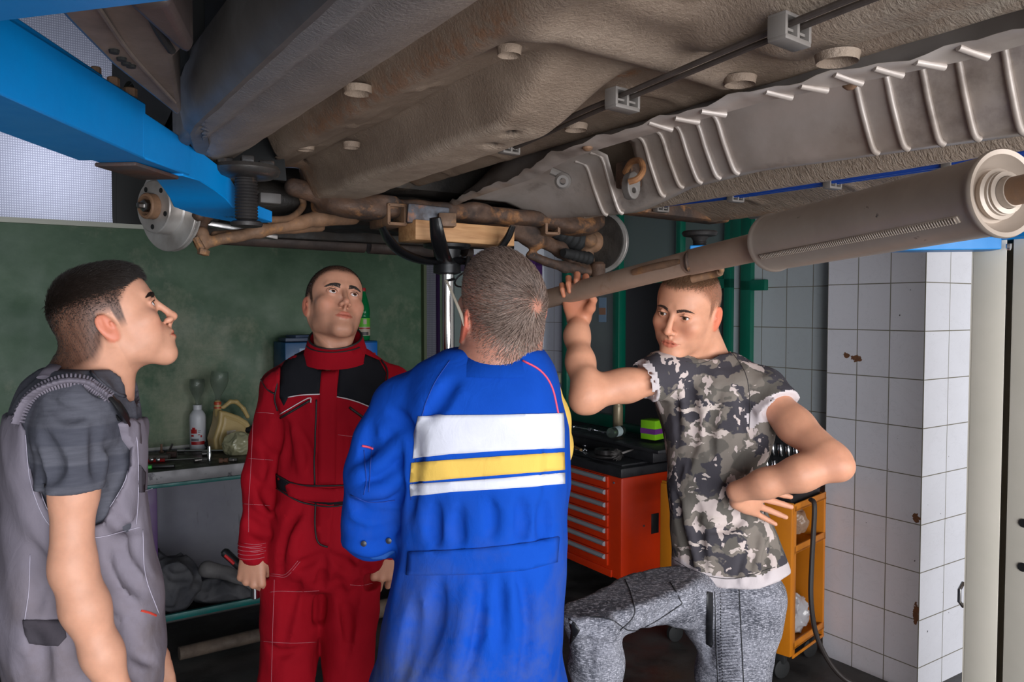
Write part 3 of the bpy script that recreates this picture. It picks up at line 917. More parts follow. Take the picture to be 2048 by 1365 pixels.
# notices stuck inside the glass
for i, (v, z, w, h, col, lb) in enumerate([(3.94, 1.62, 0.075, 0.16, (0.25, 0.36, 0.50), 'faded blue and orange notice stuck high on the glass of the green window'),
                                          (4.13, 1.43, 0.07, 0.13, (0.03, 0.07, 0.22), 'dark blue notice on the glass above the small white card'),
                                          (4.10, 1.30, 0.08, 0.10, (0.33, 0.33, 0.31), 'small white card stuck on the glass below the dark blue notice')]):
    m = MB(); m.box((0, 0, 0), (0.002, w, h))
    if i == 0: m.mi = 1; m.box((-0.0012, 0, -0.01), (0.002, w * 0.9, h * 0.28))
    if i == 1: m.mi = 1; m.box((-0.0012, 0.0, -0.03), (0.002, w * 0.7, h * 0.3))
    o = m.build('notice', [new_mat('notice_paper', col, 0.6), new_mat('notice_patch', (0.40, 0.20, 0.12) if i == 0 else (0.3, 0.3, 0.32), 0.6)], label=lb, cat='notice', group='notices on the window glass')
    o.location = R(3.296, v, z); o.rotation_euler = (0, 0, ANG)

# ------------------------------------------------------------------ workbench along the back wall
def RM(rz=0.0): return Matrix.Rotation(rz, 3, 'Z')
M_bench_top = rough_mat('oil_stained_steel_top', (0.075, 0.070, 0.060), (0.030, 0.028, 0.026), 7, (0.25, 0.6), 0.4, 0.15, 30, 0.002)
M_bench_edge = rough_mat('scuffed_grey_edge', (0.24, 0.23, 0.24), (0.17, 0.165, 0.175), 6, (0.35, 0.6), 0.2, 0.08, c3=(0.07, 0.065, 0.075), c3_lim=(0.62, 0.66), c3_scale=9)
M_teal = rough_mat('teal_paint', (0.0, 0.12, 0.11), (0.0, 0.085, 0.08), 10, (0.35, 0.55), 0, 0.06)
wb = empty('workbench', R(0.9, 4.3, 0), ANG, 'long grey steel workbench with teal rails and purple legs along the green wall', 'workbench')
def wbx(name, boxes, mat):
    m = MB()
    for (u0, u1), (v0, v1), (z0, z1) in boxes: m.box(((u0 + u1) / 2 - 0.9, (v0 + v1) / 2 - 4.3, (z0 + z1) / 2), (u1 - u0, v1 - v0, z1 - z0), bev=.002)
    return m.build(name, mat, wb)
wbx('worktop', [((0.40, 2.2), (4.003, 4.59), (0.838, 0.85))], M_bench_top)
wbx('front_edge', [((0.40, 2.2), (3.99, 4.003), (0.792, 0.851))], M_bench_edge)
wbx('apron_rail', [((0.42, 2.2), (3.995, 4.02), (0.772, 0.790))], M_teal)
wbx('leg', [((0.565, 0.615), (4.05, 4.10), (0, 0.79))], M_purple)
wbx('leg', [((2.10, 2.15), (4.05, 4.10), (0, 0.79))], M_purple)
wbx('leg', [((0.62, 0.67), (4.50, 4.55), (0, 0.79))], M_purple)
wbx('shelf_rail', [((0.45, 2.15), (3.93, 3.95), (0.145, 0.175))], M_teal)
wbx('shelf_rail', [((0.45, 2.15), (4.38, 4.40), (0.10, 0.14))], M_teal)
wbx('lower_shelf', [((0.45, 2.15), (3.95, 4.38), (0.128, 0.140))], new_mat('dark_shelf_board', (0.02, 0.019, 0.018), 0.6))

# things on the bench; bz = top of the bench
BZ = 0.85
def onb(px, Y=None, z=BZ, py=None):
    """point on the bench top on the ray through column px at pixel row py"""
    d = Pray(px, py); t = (z - EYE) / d.z
    q = Vector((0, 0, EYE)) + d * t
    v = -SU * q.x + CU * q.y
    return q if v < 4.535 else q * 1.0 - Vector((q.x, q.y, 0)) * (1 - 4.535 / v)
M_white_pl = new_mat('white_plastic', (0.55, 0.56, 0.60), 0.35)
M_red = new_mat('red_plastic', (0.35, 0.01, 0.012), 0.4)
def bottle(name, loc, label, r=0.036, h=0.19, mat=None, capmat=None, neck=0.015, lab=None):
    e = empty(name, loc, 0, label, 'bottle')
    MB().lathe([(r * .9, 0), (r, .004), (r, h * .72), (r * .96, h * .78), (r * .8, h * .83), (neck * 1.3, h * .88), (neck, h * .90), (neck, h * .93)], n=28).build('body', mat, e, angle=50)
    MB().lathe([(neck * 1.15, h * .90), (neck * 1.15, h), (neck * 1.05, h * 1.003)], n=20).build('cap', capmat, e, angle=50)
    return e
p = onb(396, py=886)
b = bottle('cleaner_bottle', p, 'white plastic bottle with red print and a white cap on the workbench', 0.043, 0.245, M_white_pl, M_white_pl, 0.020)
def arc_label(m, r, a0, a1, z0, z1, n=10):
    vs = []; fs = []
    for i in range(n + 1):
        a = a0 + (a1 - a0) * i / n
        for rr in (r, r - 0.002):
            for z in (z0, z1): vs.append((math.cos(a) * rr, math.sin(a) * rr, z))
    for i in range(n):
        k = i * 4; fs += [(k, k + 4, k + 5, k + 1), (k + 2, k + 3, k + 7, k + 6), (k, k + 2, k + 6, k + 4), (k + 1, k + 5, k + 7, k + 3)]
    m.add(vs, fs)
m = MB(); fa = math.atan2(-p.y, -p.x)
arc_label(m, .0438, fa - .9, fa + .9, .030, .048); arc_label(m, .0438, fa - .9, fa - .1, .092, .115); arc_label(m, .0438, fa - .7, fa - .3, .115, .125)
arc_label(m, .0438, fa - .9, fa - .5, .075, .085); arc_label(m, .0438, fa - .0, fa + .25, .083, .088); arc_label(m, .0438, fa + .30, fa + .5, .070, .082)
m.mi = 1; arc_label(m, .0438, fa - .9, fa + .1, .050, .064); arc_label(m, .0438, fa + .0, fa + .35, .105, .109); arc_label(m, .0438, fa + .0, fa + .3, .097, .100)
m.build('printed_label', [M_red, new_mat('grey_print', (0.12, 0.12, 0.14), 0.5)], b)
p = onb(276, py=905)
b = bottle('spray_can', p, 'white spray can with a red cap on the workbench behind the man in grey', 0.033, 0.20, M_white_pl, M_red, 0.012)
b['category'] = 'can'
# globes of cut clear bottles standing as funnels
M_clear = new_mat('clear_smoky_plastic', (0.75, 0.80, 0.76), 0.06)
N(M_clear).set(Transmission_Weight=0.96, IOR=1.25)
def funnel(loc, label, k=1.0, tilt=(0, 0, 0)):
    prof = [(0.012, 0), (0.012, 0.02), (0.020, 0.045), (0.040, 0.085), (0.048, 0.12), (0.046, 0.15), (0.043, 0.165)]
    inn = [(r - 0.0012, z) for r, z in reversed(prof)]
    o = MB().lathe([(r * k, z * k) for r, z in prof + inn], n=28, cap=False).build('funnel', M_clear, angle=60, label=label, cat='funnel')
    o.location = loc; o.rotation_euler = tilt
    return o
funnel(onb(396, py=886) + Vector((0, 0, 0.246)), 'smoky clear plastic funnel standing in the white bottle', 0.86)
# oil canister
M_oil = rough_mat('yellow_oil_can_plastic', (0.52, 0.38, 0.16), (0.46, 0.33, 0.13), 10, (0.35, 0.45), 0, 0.03)
p = onb(455, py=899)
oc = empty('oil_canister', p, ANG + 0.18, 'dirty yellow plastic oil canister with a top handle, behind the crumpled bag on the workbench', 'canister')
S = SDF()
poly = np.array([(-.088, 0), (.125, 0), (.130, .10), (.100, .150), (.050, .185), (-.020, .215), (-.060, .225), (-.066, .16), (-.095, .07)])
def poly_sd(P2, poly):
    d = np.full(P2.shape[:-1], 1e9); s = np.ones(P2.shape[:-1]); n = len(poly); j = n - 1
    for i in range(n):
        e = poly[j] - poly[i]; w = P2 - poly[i]
        b_ = w - e * np.clip((w @ e) / (e @ e), 0, 1)[..., None]
        d = np.minimum(d, (b_ ** 2).sum(-1))
        c1 = P2[..., 1] >= poly[i][1]; c2 = P2[..., 1] < poly[j][1]; c3 = e[0] * w[..., 1] > e[1] * w[..., 0]
        s = np.where((c1 & c2 & c3) | (~c1 & ~c2 & ~c3), -s, s); j = i
    return s * np.sqrt(d)
def can(q):
    a = poly_sd(q[..., [0, 2]], poly) + 0.012; b_ = np.abs(q[..., 1]) - 0.038
    return np.minimum(np.maximum(a, b_), 0) + np.sqrt(np.maximum(a, 0) ** 2 + np.maximum(b_, 0) ** 2) - 0.012
S.func(can, 'add', 0.0, (-.11, -.06, -.01), (.14, .06, .24))
S.cone((-.052, 0, .20), (-.052, 0, .262), .018, .018, .01)
S.chain([(-.02, 0, .235), (.02, 0, .262), (.055, 0, .258), (.095, 0, .215), (.118, 0, .17)], [.011, .012, .012, .012, .012], .008)
S.ell((.045, 0, .215), (.030, .05, .018), k=.008, mode='sub')
S.func(lambda q: np.maximum(np.abs(poly_sd(q[..., [0, 2]], poly) + 0.028) - 0.003, 0.046 - np.abs(q[..., 1])), 'sub', 0.003, (-.11, -.06, -.01), (.14, .06, .24))
me, _ = np_mesh('oil_body', [S.nets((-.12, -.07, -.012), (.15, .07, .29), .0045)])
link('body', me, M_oil, oc)
MB().lathe([(.0195, .252), (.0195, .266), (.015, .270)], (-.052, 0, 0), n=20).lathe([(.0200, .232), (.0200, .240)], (-.052, 0, 0), n=20).build('cap', new_mat('orange_cap', (.45, .06, .02), .4), oc)
MB().box((.0, -.050, .10), (.05, .002, .02)).box((.02, -.050, .075), (.07, .002, .006)).build('label', new_mat('pale_print', (.55, .48, .40), .5), oc)
funnel(p + Matrix.Rotation(ANG + .18, 3, 'Z') @ Vector((-.052, 0, .268)), 'clear plastic funnel standing in the neck of the yellow oil canister', 1.0, (0, .10, 0))
# crumpled plastic bag
def crumple(name, c, r, mat, seed, label, cat, amp=0.22, f=40, flat=0.0, parent=None, h=0.004, k=1.0):
    S = SDF(); S.ell(c, r)
    def fn(q, seed=seed):
        a = vnoise(q, f, seed); b_ = vnoise(q, f * 2.3, seed + 1)
        return -amp * min(r) * (1 - np.abs(a)) * 1.2 + amp * min(r) * 0.5 * np.abs(b_)
    S.ops.append(('dis', fn, None, None, 0))
    S.plane((0, 0, c[2] - r[2] * 0.78), (0, 0, -1))
    e = arr(r) * 1.5
    me, _ = np_mesh(name, [S.nets(arr(c) - e, arr(c) + e, h, 0)])
    return link(name, me, mat, parent, angle=40, label=label, cat=cat)
M_bag_y = new_mat('thin_yellowish_plastic', (0.50, 0.48, 0.30), 0.15); N(M_bag_y).set(Transmission_Weight=0.25)
M_bag_w = new_mat('thin_clear_plastic', (0.62, 0.60, 0.62), 0.15); N(M_bag_w).set(Transmission_Weight=0.35)
p = onb(476, py=908)
crumple('plastic_bag', (p.x, p.y, BZ + .047), (.070, .055, .062), M_bag_y, 3, 'crumpled yellowish clear plastic bag in front of the oil canister on the workbench', 'bag', f=60)
# rubber boot (gaiter) lying on the bench
p = onb(432, py=900)
prof = []
for i in range(24):
    t = i / 23; prof.append(((.010 + .020 * min(1, t * 1.6)) + (.004 if i % 2 else 0), t * .12))
m = MB().lathe(prof + [(.032, .125), (.032, .14), (.02, .145)], n=24)
o = m.build('rubber_bellows', M_rubber, angle=30, label='black ribbed rubber bellows lying on the workbench beside the white bottle', cat='bellows')
o.location = (p.x - .06, p.y, BZ + .031); o.rotation_euler = (math.pi / 2 + .0, 0, math.pi / 2 + .12)
# cordless drill, half hidden by the man in red
p = onb(505, py=900) + Vector((0.0, 0.06, 0.10))
dr = empty('cordless_drill', p, 0, 'black and red cordless drill on the workbench behind the man in red', 'drill')
MB().lathe([(.012, -.065), (.020, -.06), (.022, -.03), (.026, -.028), (.026, .0), (.028, .002), (.030, .06), (.026, .085), (.012, .09)], axis=(1, .1, 0), n=24).build('body', M_black, dr)
MB().lathe([(.0265, -.012), (.0265, .006)], axis=(1, .1, 0), n=24).build('clutch_ring', M_red, dr)
MB().box((.035, 0, -.050), (.034, .034, .085), Matrix.Rotation(.15, 3, 'Y'), .01).build('grip', M_black, dr)
MB().box((.045, 0, -.105), (.085, .06, .04), bev=.008).build('battery', M_rubber, dr)
# hand tools lying about
def on_top(o, px, py, z, rz, lift=0.0):
    q = onb(px, z=z, py=py); o.location = (q.x, q.y, z + lift); o.rotation_euler = (0, 0, rz); return o
def socket(px, py, z, rz, label, mat, L=.05, r=.011, up=False, group=None):
    prof = [(r * .8, 0), (r, .002), (r, L * .55), (r * .85, L * .6), (r * .85, L), (r * .55, L), (r * .55, L * .7), (.001, L * .7)]
    o = MB().lathe(prof, axis=(0, 0, 1) if up else (1, 0, 0), n=16, cap=False).build('socket', mat, angle=35, label=label, cat='socket', group=group)
    return on_top(o, px, py, z, rz, 0 if up else r)
socket(419, 923, BZ, 0, 'chrome deep socket standing upright near the front edge of the workbench', M_chrome, .078, .0105, True, 'sockets on the workbench')
socket(404, 913, BZ, .25, 'steel socket lying behind the upright deep socket', M_steel, .045, .0125, False, 'sockets on the workbench')
socket(388, 926, BZ, .7, 'dark steel socket lying left of the upright deep socket', M_steel, .035, .011, False, 'sockets on the workbench')
socket(459, 925, BZ, .0, 'steel socket lying right of the upright deep socket at the bench edge', M_steel, .040, .0115, False, 'sockets on the workbench')
m = MB().ring([(-.13, 0, 0), (.12, -.01, 0)], .0062, 10); m.lathe([(.011, -.15), (.011, -.115)], axis=(1, 0, 0), n=14).lathe([(.0085, .11), (.0085, .14)], axis=(1, 0, 0), n=14)
on_top(m.build('extension_bar', M_chrome, label='long chrome extension bar lying behind the sockets on the workbench', cat='tool'), 413, 906, BZ, .08, .012)
m = MB().box((0, 0, 0), (.21, .05, .026), bev=.003)
on_top(m.build('wood_offcut', rough_mat('grey_old_wood', (.13, .11, .095), (.09, .075, .065), 14, (.6, .8)), label='old grey wooden offcut lying beside the spray can', cat='wood'), 296, 921, BZ, .12, .014)
for i, (px, py, lb) in enumerate([(303, 931, 'left of two shiny steel nuts on the green tool'), (316, 931, 'right of two shiny steel nuts on the green tool')]):
    on_top(MB().lathe([(.0095, 0), (.0105, .002), (.0105, .014), (.008, .018)], n=6).build('hex_nut', M_chrome, label=lb, cat='nut', group='nuts on the workbench'), px, py, BZ, 0, .018)
m = MB(); m.box((-.04, 0, 0), (.09, .036, .018), bev=.006); m.mi = 1; m.box((.045, .004, 0), (.12, .026, .014), bev=.004)
on_top(m.build('trimming_knife', [new_mat('bright_green_plastic', (.02, .42, .03), .4), M_black], label='bright green and black hand tool at the left end of the workbench', cat='tool'), 303, 938, BZ, .22, .009)
m = MB().ring([(0, 0, 0), (.16, .03, 0)], .005, 8); m.mi = 1; m.ring([(-.08, -.012, 0), (0, 0, 0)], .009, 8)
on_top(m.build('screwdriver', [M_steel, M_red], label='thin red handled screwdriver lying behind the green tool', cat='screwdriver'), 330, 925, BZ, .1, .01)
m = MB().lathe([(.012, 0), (.012, .006), (.006, .006), (.006, .045)], n=6)
on_top(m.build('hex_bolt', rough_mat('rusty_bolt', (.25, .13, .08), (.12, .07, .05), 30), label='rusty bolt standing on its head near the wooden offcut', cat='bolt', group='bolts on the workbench'), 323, 903, BZ, 0)
m = MB().lathe([(.012, 0), (.012, .006), (.006, .006), (.006, .045)], axis=(.5, 0, 1), n=6)
on_top(m.build('hex_bolt', M_steel, label='steel bolt leaning right of the rusty upright bolt', cat='bolt', group='bolts on the workbench'), 338, 901, BZ, 0, .003)
m = MB().box((0, 0, 0), (.05, .03, .03), bev=.005)
on_top(m.build('bracket', rough_mat('dark_rust', (.08, .03, .02), (.04, .02, .015), 20), label='small dark rusty bracket on the workbench behind the sockets', cat='bracket'), 343, 915, BZ, .3, .015)
m = MB().lathe([(.013, 0), (.013, .018), (.007, .018), (.007, .03)], axis=(1, .2, 0), n=12); m.lathe([(.011, 0), (.012, .016)], (.024, .008, 0), axis=(1, 0, 0), n=12)
on_top(m.build('bushing', rough_mat('brown_rust', (.20, .09, .05), (.12, .06, .04), 30), label='rusty brown bushing lying beside the right hand socket', cat='bushing'), 438, 927, BZ, .1, .013)
# rags, gloves and floor clutter under the bench
M_rag = rough_mat('greasy_dark_cloth', (0.035, 0.036, 0.045), (0.09, 0.088, 0.095), 9, (0.7, 0.9), 0, 0.3, 30, 0.006)
crumple('rag_heap', R(0.62, 4.13, 0.26), (.17, .13, .14), M_rag, 11, 'heap of dark greasy rags on the lower shelf of the workbench', 'rags', amp=.3, f=22, h=.008)
crumple('rag', R(0.93, 4.10, 0.19), (.15, .11, .07), M_rag, 15, 'grey rag lying right of the dark heap on the lower shelf', 'rag', amp=.35, f=24, h=.007)
S = SDF(); hand(S, (0, 0, 0), (1, 0, -.15), (0, 0, -1), 1, [(.1, .2, .1)] * 4, 1.15); S.cone((-.09, 0, 0), (0, 0, 0), .042, .032, .02)
me, _ = np_mesh('work_glove', [S.nets((-.15, -.12, -.08), (.26, .12, .08), .005)])
o = link('work_glove', me, rough_mat('worn_leather', (.16, .15, .15), (.10, .095, .10), 10, (.7, .9)), label='worn grey work glove lying on the rags under the workbench', cat='glove')
o.location = R(0.92, 4.02, 0.30); o.rotation_euler = (.2, .25, ANG - .45)
ep = empty('old_exhaust_section', R(1.2, 3.75, 0.055), ANG, 'old rusty exhaust pipe lying on the floor below the workbench', 'pipe')
m = MB().ring([(-.55, 0, 0), (.0, .01, 0), (.12, .0, .0), (.9, -.02, 0)], [.030, .032, .045, .048], 18)
m.build('pipe', rough_mat('brown_scaly_rust', (.13, .095, .07), (.07, .05, .04), 12, (.6, .9), 0, .4), ep)
MB().lathe([(.054, -.02), (.056, 0), (.05, .015), (.03, .02)], (.0, -.01, 0), axis=(1, 0, 0), n=18).ring([(-.04, -.05, .0), (-.06, -.12, -.04)], .007, 8).build('clamp', M_steel, ep)
dp = empty('drip_pan', R(0.33, 3.45, 0.0), ANG, 'round dark metal pan on the floor at the foot of the workbench', 'pan')
MB().lathe([(.02, .004), (.13, .004), (.15, .03), (.155, .032), (.135, .0), (.02, .0)], n=32).build('pan', new_mat('dull_dark_metal', (.05, .05, .055), .35, .8), dp)
MB().lathe([(.05, .005), (.05, .05), (.045, .06), (.02, .062)], (-.02, 0, 0), n=20).build('hub', M_steel, dp)
crumple('plastic_bag', R(-0.10, 4.42, 0.055), (.075, .06, .06), M_bag_w, 21, 'small clear plastic bag on the floor at the far left by the grey wall', 'bag', f=60)

# blue charger on the wall shelf behind the man in red, with a bottle on it
M_blue_box = rough_mat('blue_steel_case', (0.0, 0.07, 0.20), (0.0, 0.055, 0.16), 8, (0.35, 0.5), 0, 0.05)
cb = empty('battery_charger', R(1.618, 4.47, 1.245), ANG, 'blue battery charger with red switch on the wall behind the man in red', 'charger')
MB().box((0, 0, 0.09), (0.56, 0.22, 0.20), bev=.006).build('case', M_blue_box, cb)
MB().box((.225, -.112, .09), (.10, .006, .18), bev=.002).build('control_panel', new_mat('bright_blue_panel', (0.0, 0.12, 0.45), .4), cb)
MB().box((.247, -.118, .10), (.028, .010, .036), bev=.003).build('switch', new_mat('red_switch', (.55, .03, .01), .35), cb)
MB().lathe([(.020, 0), (.017, .014)], (.200, -.115, .10), (0, -1, 0), n=20).build('knob', M_steel, cb)
MB().box((-.12, -.112, .12), (.16, .004, .07)).build('label', new_mat('pale_blue_label', (.25, .35, .50), .5), cb)
wr_ = MB().box((0, 0, -.010), (0.60, 0.26, 0.02), bev=.003)
o = wr_.build('wall_shelf', new_mat('dark_shelf', (.03, .03, .03), .6), label='dark wall shelf carrying the blue charger', cat='shelf'); o.location = R(1.618, 4.465, 1.245); o.rotation_euler = (0, 0, ANG)
o = MB().box((0, 0, 0.012), (.20, .14, .022), bev=.004).box((.02, .01, .03), (.15, .10, .016), Matrix.Rotation(.3, 3, 'Z'), .003).build('instruction_booklet', [new_mat('booklet', (.03, .05, .10), .5)], label='dark folded papers lying on the left end of the blue charger', cat='papers')
o.location = R(1.45, 4.46, 1.437); o.rotation_euler = (0, 0, ANG)
M_gbottle = new_mat('green_bottle_plastic', (0.01, 0.30, 0.09), 0.08); N(M_gbottle).set(Transmission_Weight=0.55, IOR=1.3)
gb = empty('drink_bottle', R(1.846, 4.45, 1.435), ANG, 'green plastic bottle with red cap and label standing on the blue charger', 'bottle')
MB().lathe([(.040, 0), (.046, .012), (.047, .17), (.043, .18), (.047, .19), (.047, .215), (.040, .265), (.028, .31), (.018, .345), (.0145, .36), (.0145, .37)], n=28).build('bottle', M_gbottle, gb, angle=50)
MB().lathe([(.0165, .362), (.0165, .385), (.015, .388)], n=20).build('cap', new_mat('red_cap', (.42, .01, .015), .4), gb)
m = MB(); m.mi = 0; arc_label(m, .0478, -2.7, -.7, .035, .10); m.mi = 1; arc_label(m, .0482, -2.7, -.7, .085, .093); m.mi = 2; arc_label(m, .0478, -2.7, -.7, .10, .165); m.mi = 0; arc_label(m, .0484, -2.0, -1.5, .120, .155)
m.mi = 3; arc_label(m, .0484, -2.4, -1.2, .040, .062)
m.build('label', [new_mat('cream_label', (.45, .36, .28), .5), M_red, new_mat('lime_label', (.12, .45, .03), .5), new_mat('dark_print', (.06, .05, .05), .5)], gb)

gb.scale = (.84, .84, .82)
# ------------------------------------------------------------------ red tool cabinet
M_cab = rough_mat('orange_red_cabinet_paint', (0.62, 0.035, 0.004), (0.55, 0.028, 0.003), 6, (0.28, 0.4), 0, 0.03)
M_handle = new_mat('grey_drawer_rail', (0.36, 0.39, 0.42), 0.4, 0.2)
M_blacktop = rough_mat('black_moulded_top', (0.014, 0.014, 0.017), (0.022, 0.021, 0.024), 12, (0.35, 0.6), 0, 0.1)
tcb = empty('tool_cabinet', R(2.745, 3.12, -.015), ANG, 'orange red tool cabinet with seven drawers and black top', 'cabinet')
W_, D_ = 0.74, 0.46
MB().box((D_ / 2, W_ / 2, 0.46), (D_, W_, 0.56), bev=.018).build('body', M_cab, tcb)
MB().box((D_ / 2, W_ / 2, 0.765), (D_ + .02, W_ + .02, .055), bev=.012).box((D_ / 2 + .005, W_ / 2, .797), (D_ - .05, W_ - .06, .012), bev=.004).build('top', M_blacktop, tcb)
for i in range(7):
    zc = 0.700 - i * 0.0710
    dwr = MB().box((-.006, W_ / 2 + .035, zc), (.014, W_ - .13, .064), bev=.003).build('drawer', M_cab, tcb)
    MB().ring([(-.016, .115, zc + .015), (-.016, W_ - .045, zc + .015)], .0165, 12, squash=(1, .8)).build('handle', M_handle, dwr)
MB().box((-.004, W_ / 2 + .02, .205), (.010, W_ - .10, .04), bev=.003).build('plinth_panel', M_cab, tcb)
MB().lathe([(.006, 0), (.006, .004)], (-.001, .055, .705), (-1, 0, 0), n=12).build('lock', M_chrome, tcb)
MB().lathe([(.006, 0), (.006, .004)], (.16, -.001, .46), (0, -1, 0), n=12).build('lock', M_chrome, tcb)
MB().box((.245, -.001, .46), (.055, .004, .11), bev=.001).build('side_slot', M_black, tcb)
for x, y in ((.06, .08), (.40, .08), (.06, .66), (.40, .66)):
    MB().lathe([(.045, -.014), (.05, -.010), (.05, .010), (.045, .014)], (x, y, .05), (0, 1, 0), n=20).box((x, y, .115), (.04, .05, .07), bev=.004).build('caster', M_rubber, tcb)
tw = MB().box((D_ / 2 + .10, W_ / 2 + .02, .872), (.30, W_ + .22, .022), bev=.006).box((D_ / 2 + .10, W_ / 2 + .02, .835), (.26, W_ + .1, .064), bev=.004).build('raised_tray', M_blacktop, tcb)
# things lying on it
def incab(x, y, z): return R(2.73 + x, 3.146 + y, z)
TZ = .803
o = MB().lathe([(.03, 0), (.10, 0), (.102, .004), (.102, .010), (.10, .012), (.062, .012), (.060, .036), (.028, .036), (.025, .032)], n=40, cap=False).build('brake_disc', rough_mat('used_disc', (.06, .055, .055), (.03, .026, .026), 10, (.35, .6), .7), angle=30, label='dark used brake disc lying flat on the red tool cabinet', cat='brake disc')
o.location = incab(.095, .20, TZ)
o = MB().ring([(-.17, 0, 0), (.17, 0, 0)], .009, 10, squash=(1, .8)).build('wooden_handle', rough_mat('worn_handle_wood', (.30, .17, .06), (.22, .12, .04), 10), label='worn wooden tool handle lying across the cabinet top', cat='handle')
o.location = incab(.10, .52, TZ + .012); o.rotation_euler = (0, 0, ANG + 1.25)
m = MB().ring([(.09, 0, 0), (-.06, 0, 0)], .006, 8); r_ = random.Random(4)
for i in range(220):
    a = r_.uniform(0, 6.28); q = r_.uniform(.3, 1)
    m.ring([(-.045 - .01 * r_.random(), 0, 0), (-.10 - .02 * r_.random(), .040 * q * math.cos(a), .034 * q * math.sin(a))], [.0009, .0005], 3, cap=False)
o = m.build('wire_brush', new_mat('greyed_bristles', (.22, .20, .19), .6), angle=None, label='frayed grey brush lying at the near corner of the cabinet top', cat='brush')
o.location = incab(.13, .07, TZ + .036); o.rotation_euler = (0, 0, ANG + .4)
for i, (x, y, rz, lb) in enumerate([(.09, .60, .3, 'combination wrench lying at the far end of the cabinet top'), (.14, .44, .9, 'combination wrench lying next to the wooden handle'), (.05, .36, 1.3, 'combination wrench nearest the drawer side of the top')]):
    m = MB().box((0, 0, 0), (.13, .011, .006), bev=.002); m.lathe([(.006, -.003), (.013, -.003), (.013, .004), (.006, .004)], (.07, 0, 0), n=16, cap=False); m.box((-.075, .008, 0), (.025, .007, .006)); m.box((-.075, -.008, 0), (.025, .007, .006))
    o = m.build('wrench', M_chrome, label=lb, cat='wrench', group='wrenches on the cabinet'); o.location = incab(x, y, TZ + .004); o.rotation_euler = (0, 0, ANG + rz)
gt = empty('glue_tube', incab(.30, .035, TZ + .018), ANG - .3, 'blue and white tube lying at the front corner of the cabinet top', 'tube')
MB().ring([(-.06, 0, 0), (.03, 0, 0), (.055, 0, 0)], [.016, .016, .012], 16, squash=(.8, 1.1)).build('tube_body', new_mat('blue_tube', (.02, .12, .40), .35), gt)
MB().ring([(-.03, 0, .0), (.0, 0, .0)], [.0165, .0165], 16, squash=(.8, 1.1)).build('label_band', M_white_pl, gt)
RZ = .884
o_sc = bottle('spray_can', incab(.36, .40, RZ), 'tall spray can with blue cap standing on the raised black tray', .030, .205, new_mat('tan_can', (.30, .24, .15), .35, .3), new_mat('blue_cap', (.01, .05, .30), .4), .020); o_sc['category'] = 'can'
gj = empty('metal_canister', incab(.24, .275, RZ + .031), ANG + .35, 'silver canister with pale label lying on its side on the raised tray', 'canister')
MB().lathe([(.010, -.072), (.026, -.07), (.030, -.062), (.030, .06), (.026, .068), (.012, .07)], axis=(1, 0, 0), n=24).build('can', new_mat('greenish_tin', (.30, .38, .32), .22, .9), gj)
MB().lathe([(.0305, -.030), (.0305, .028)], axis=(1, 0, 0), n=24, cap=False).build('label', new_mat('pale_label', (.42, .50, .50), .5), gj)
gx = empty('cleaner_box', incab(.375, .115, RZ), ANG + .2, 'bright green and purple box on the raised tray beside the man in camouflage', 'box')
MB().box((0, 0, .055), (.10, .10, .11), bev=.004).build('carton', new_mat('lime_card', (.22, .55, .01), .45), gx)
MB().box((0, 0, .048), (.102, .102, .030)).build('band', new_mat('purple_band', (.16, .03, .22), .45), gx)
for i, (x, y, rz, lb) in enumerate([(.26, .62, .2, 'combination wrench at the far left of the raised tray'), (.28, .50, .05, 'combination wrench in the middle of the raised tray')]):
    m = MB().box((0, 0, 0), (.15, .012, .007), bev=.002); m.lathe([(.007, -.003), (.015, -.003), (.015, .004), (.007, .004)], (.08, 0, 0), n=16, cap=False); m.box((-.085, .009, 0), (.028, .008, .007)); m.box((-.085, -.009, 0), (.028, .008, .007))
    o = m.build('wrench', M_chrome, label=lb, cat='wrench', group='wrenches on the cabinet'); o.location = incab(x, y, RZ + .005); o.rotation_euler = (0, 0, ANG + 1.4 + rz)

# ------------------------------------------------------------------ orange trolley with socket case, hose and bag
M_or = rough_mat('orange_trolley_paint', (0.62, 0.20, 0.008), (0.54, 0.165, 0.006), 5, (0.35, 0.5), 0, 0.04, c3=(.03, .02, .02), c3_lim=(.72, .74), c3_scale=16)
ct = empty('tool_trolley', (1.197, 3.30, 0), 0.0, 'orange metal tool trolley on casters with open shelves', 'trolley')
CA = math.radians(47)                     # its long side
ex = Vector((math.sin(CA) * .80, math.cos(CA) * .88, 0)).normalized()     # away and right (depth)
ey = Vector((-ex.y, ex.x, 0))                                             # away and left (length)
cm = Matrix(((ex.x, ey.x, 0), (ex.y, ey.y, 0), (0, 0, 1)))
ct.rotation_euler = (0, 0, math.atan2(ex.y, ex.x))
MB().box((.025, .075, .45), (.05, .15, .66), bev=.006).build('corner_panel', M_or, ct)
MB().box((.025, .60, .45), (.05, .13, .66), bev=.006).build('corner_panel', M_or, ct)
MB().box((.345, .075, .45), (.02, .15, .66), bev=.004).build('rear_panel', M_or, ct)
for z, nm in ((.15, 'bottom_shelf'), (.57, 'middle_shelf'), (.755, 'top_tray')):
    m = MB().box((.19, .33, z), (.33, .66, .008)).box((.19, .004, z + .012), (.33, .008, .034), bev=.002)
    if z < .2: m.box((.19, .002, z - .035), (.33, .006, .014), bev=.002)
    if z > .7: m.box((.012, .33, z + .01), (.012, .66, .05), bev=.002)
    m.build(nm, M_or, ct)
MB().box((.024, .50, .66), (.053, .05, .10), bev=.004).build('side_pocket', new_mat('dark_recess', (.05, .02, .01), .6), ct)
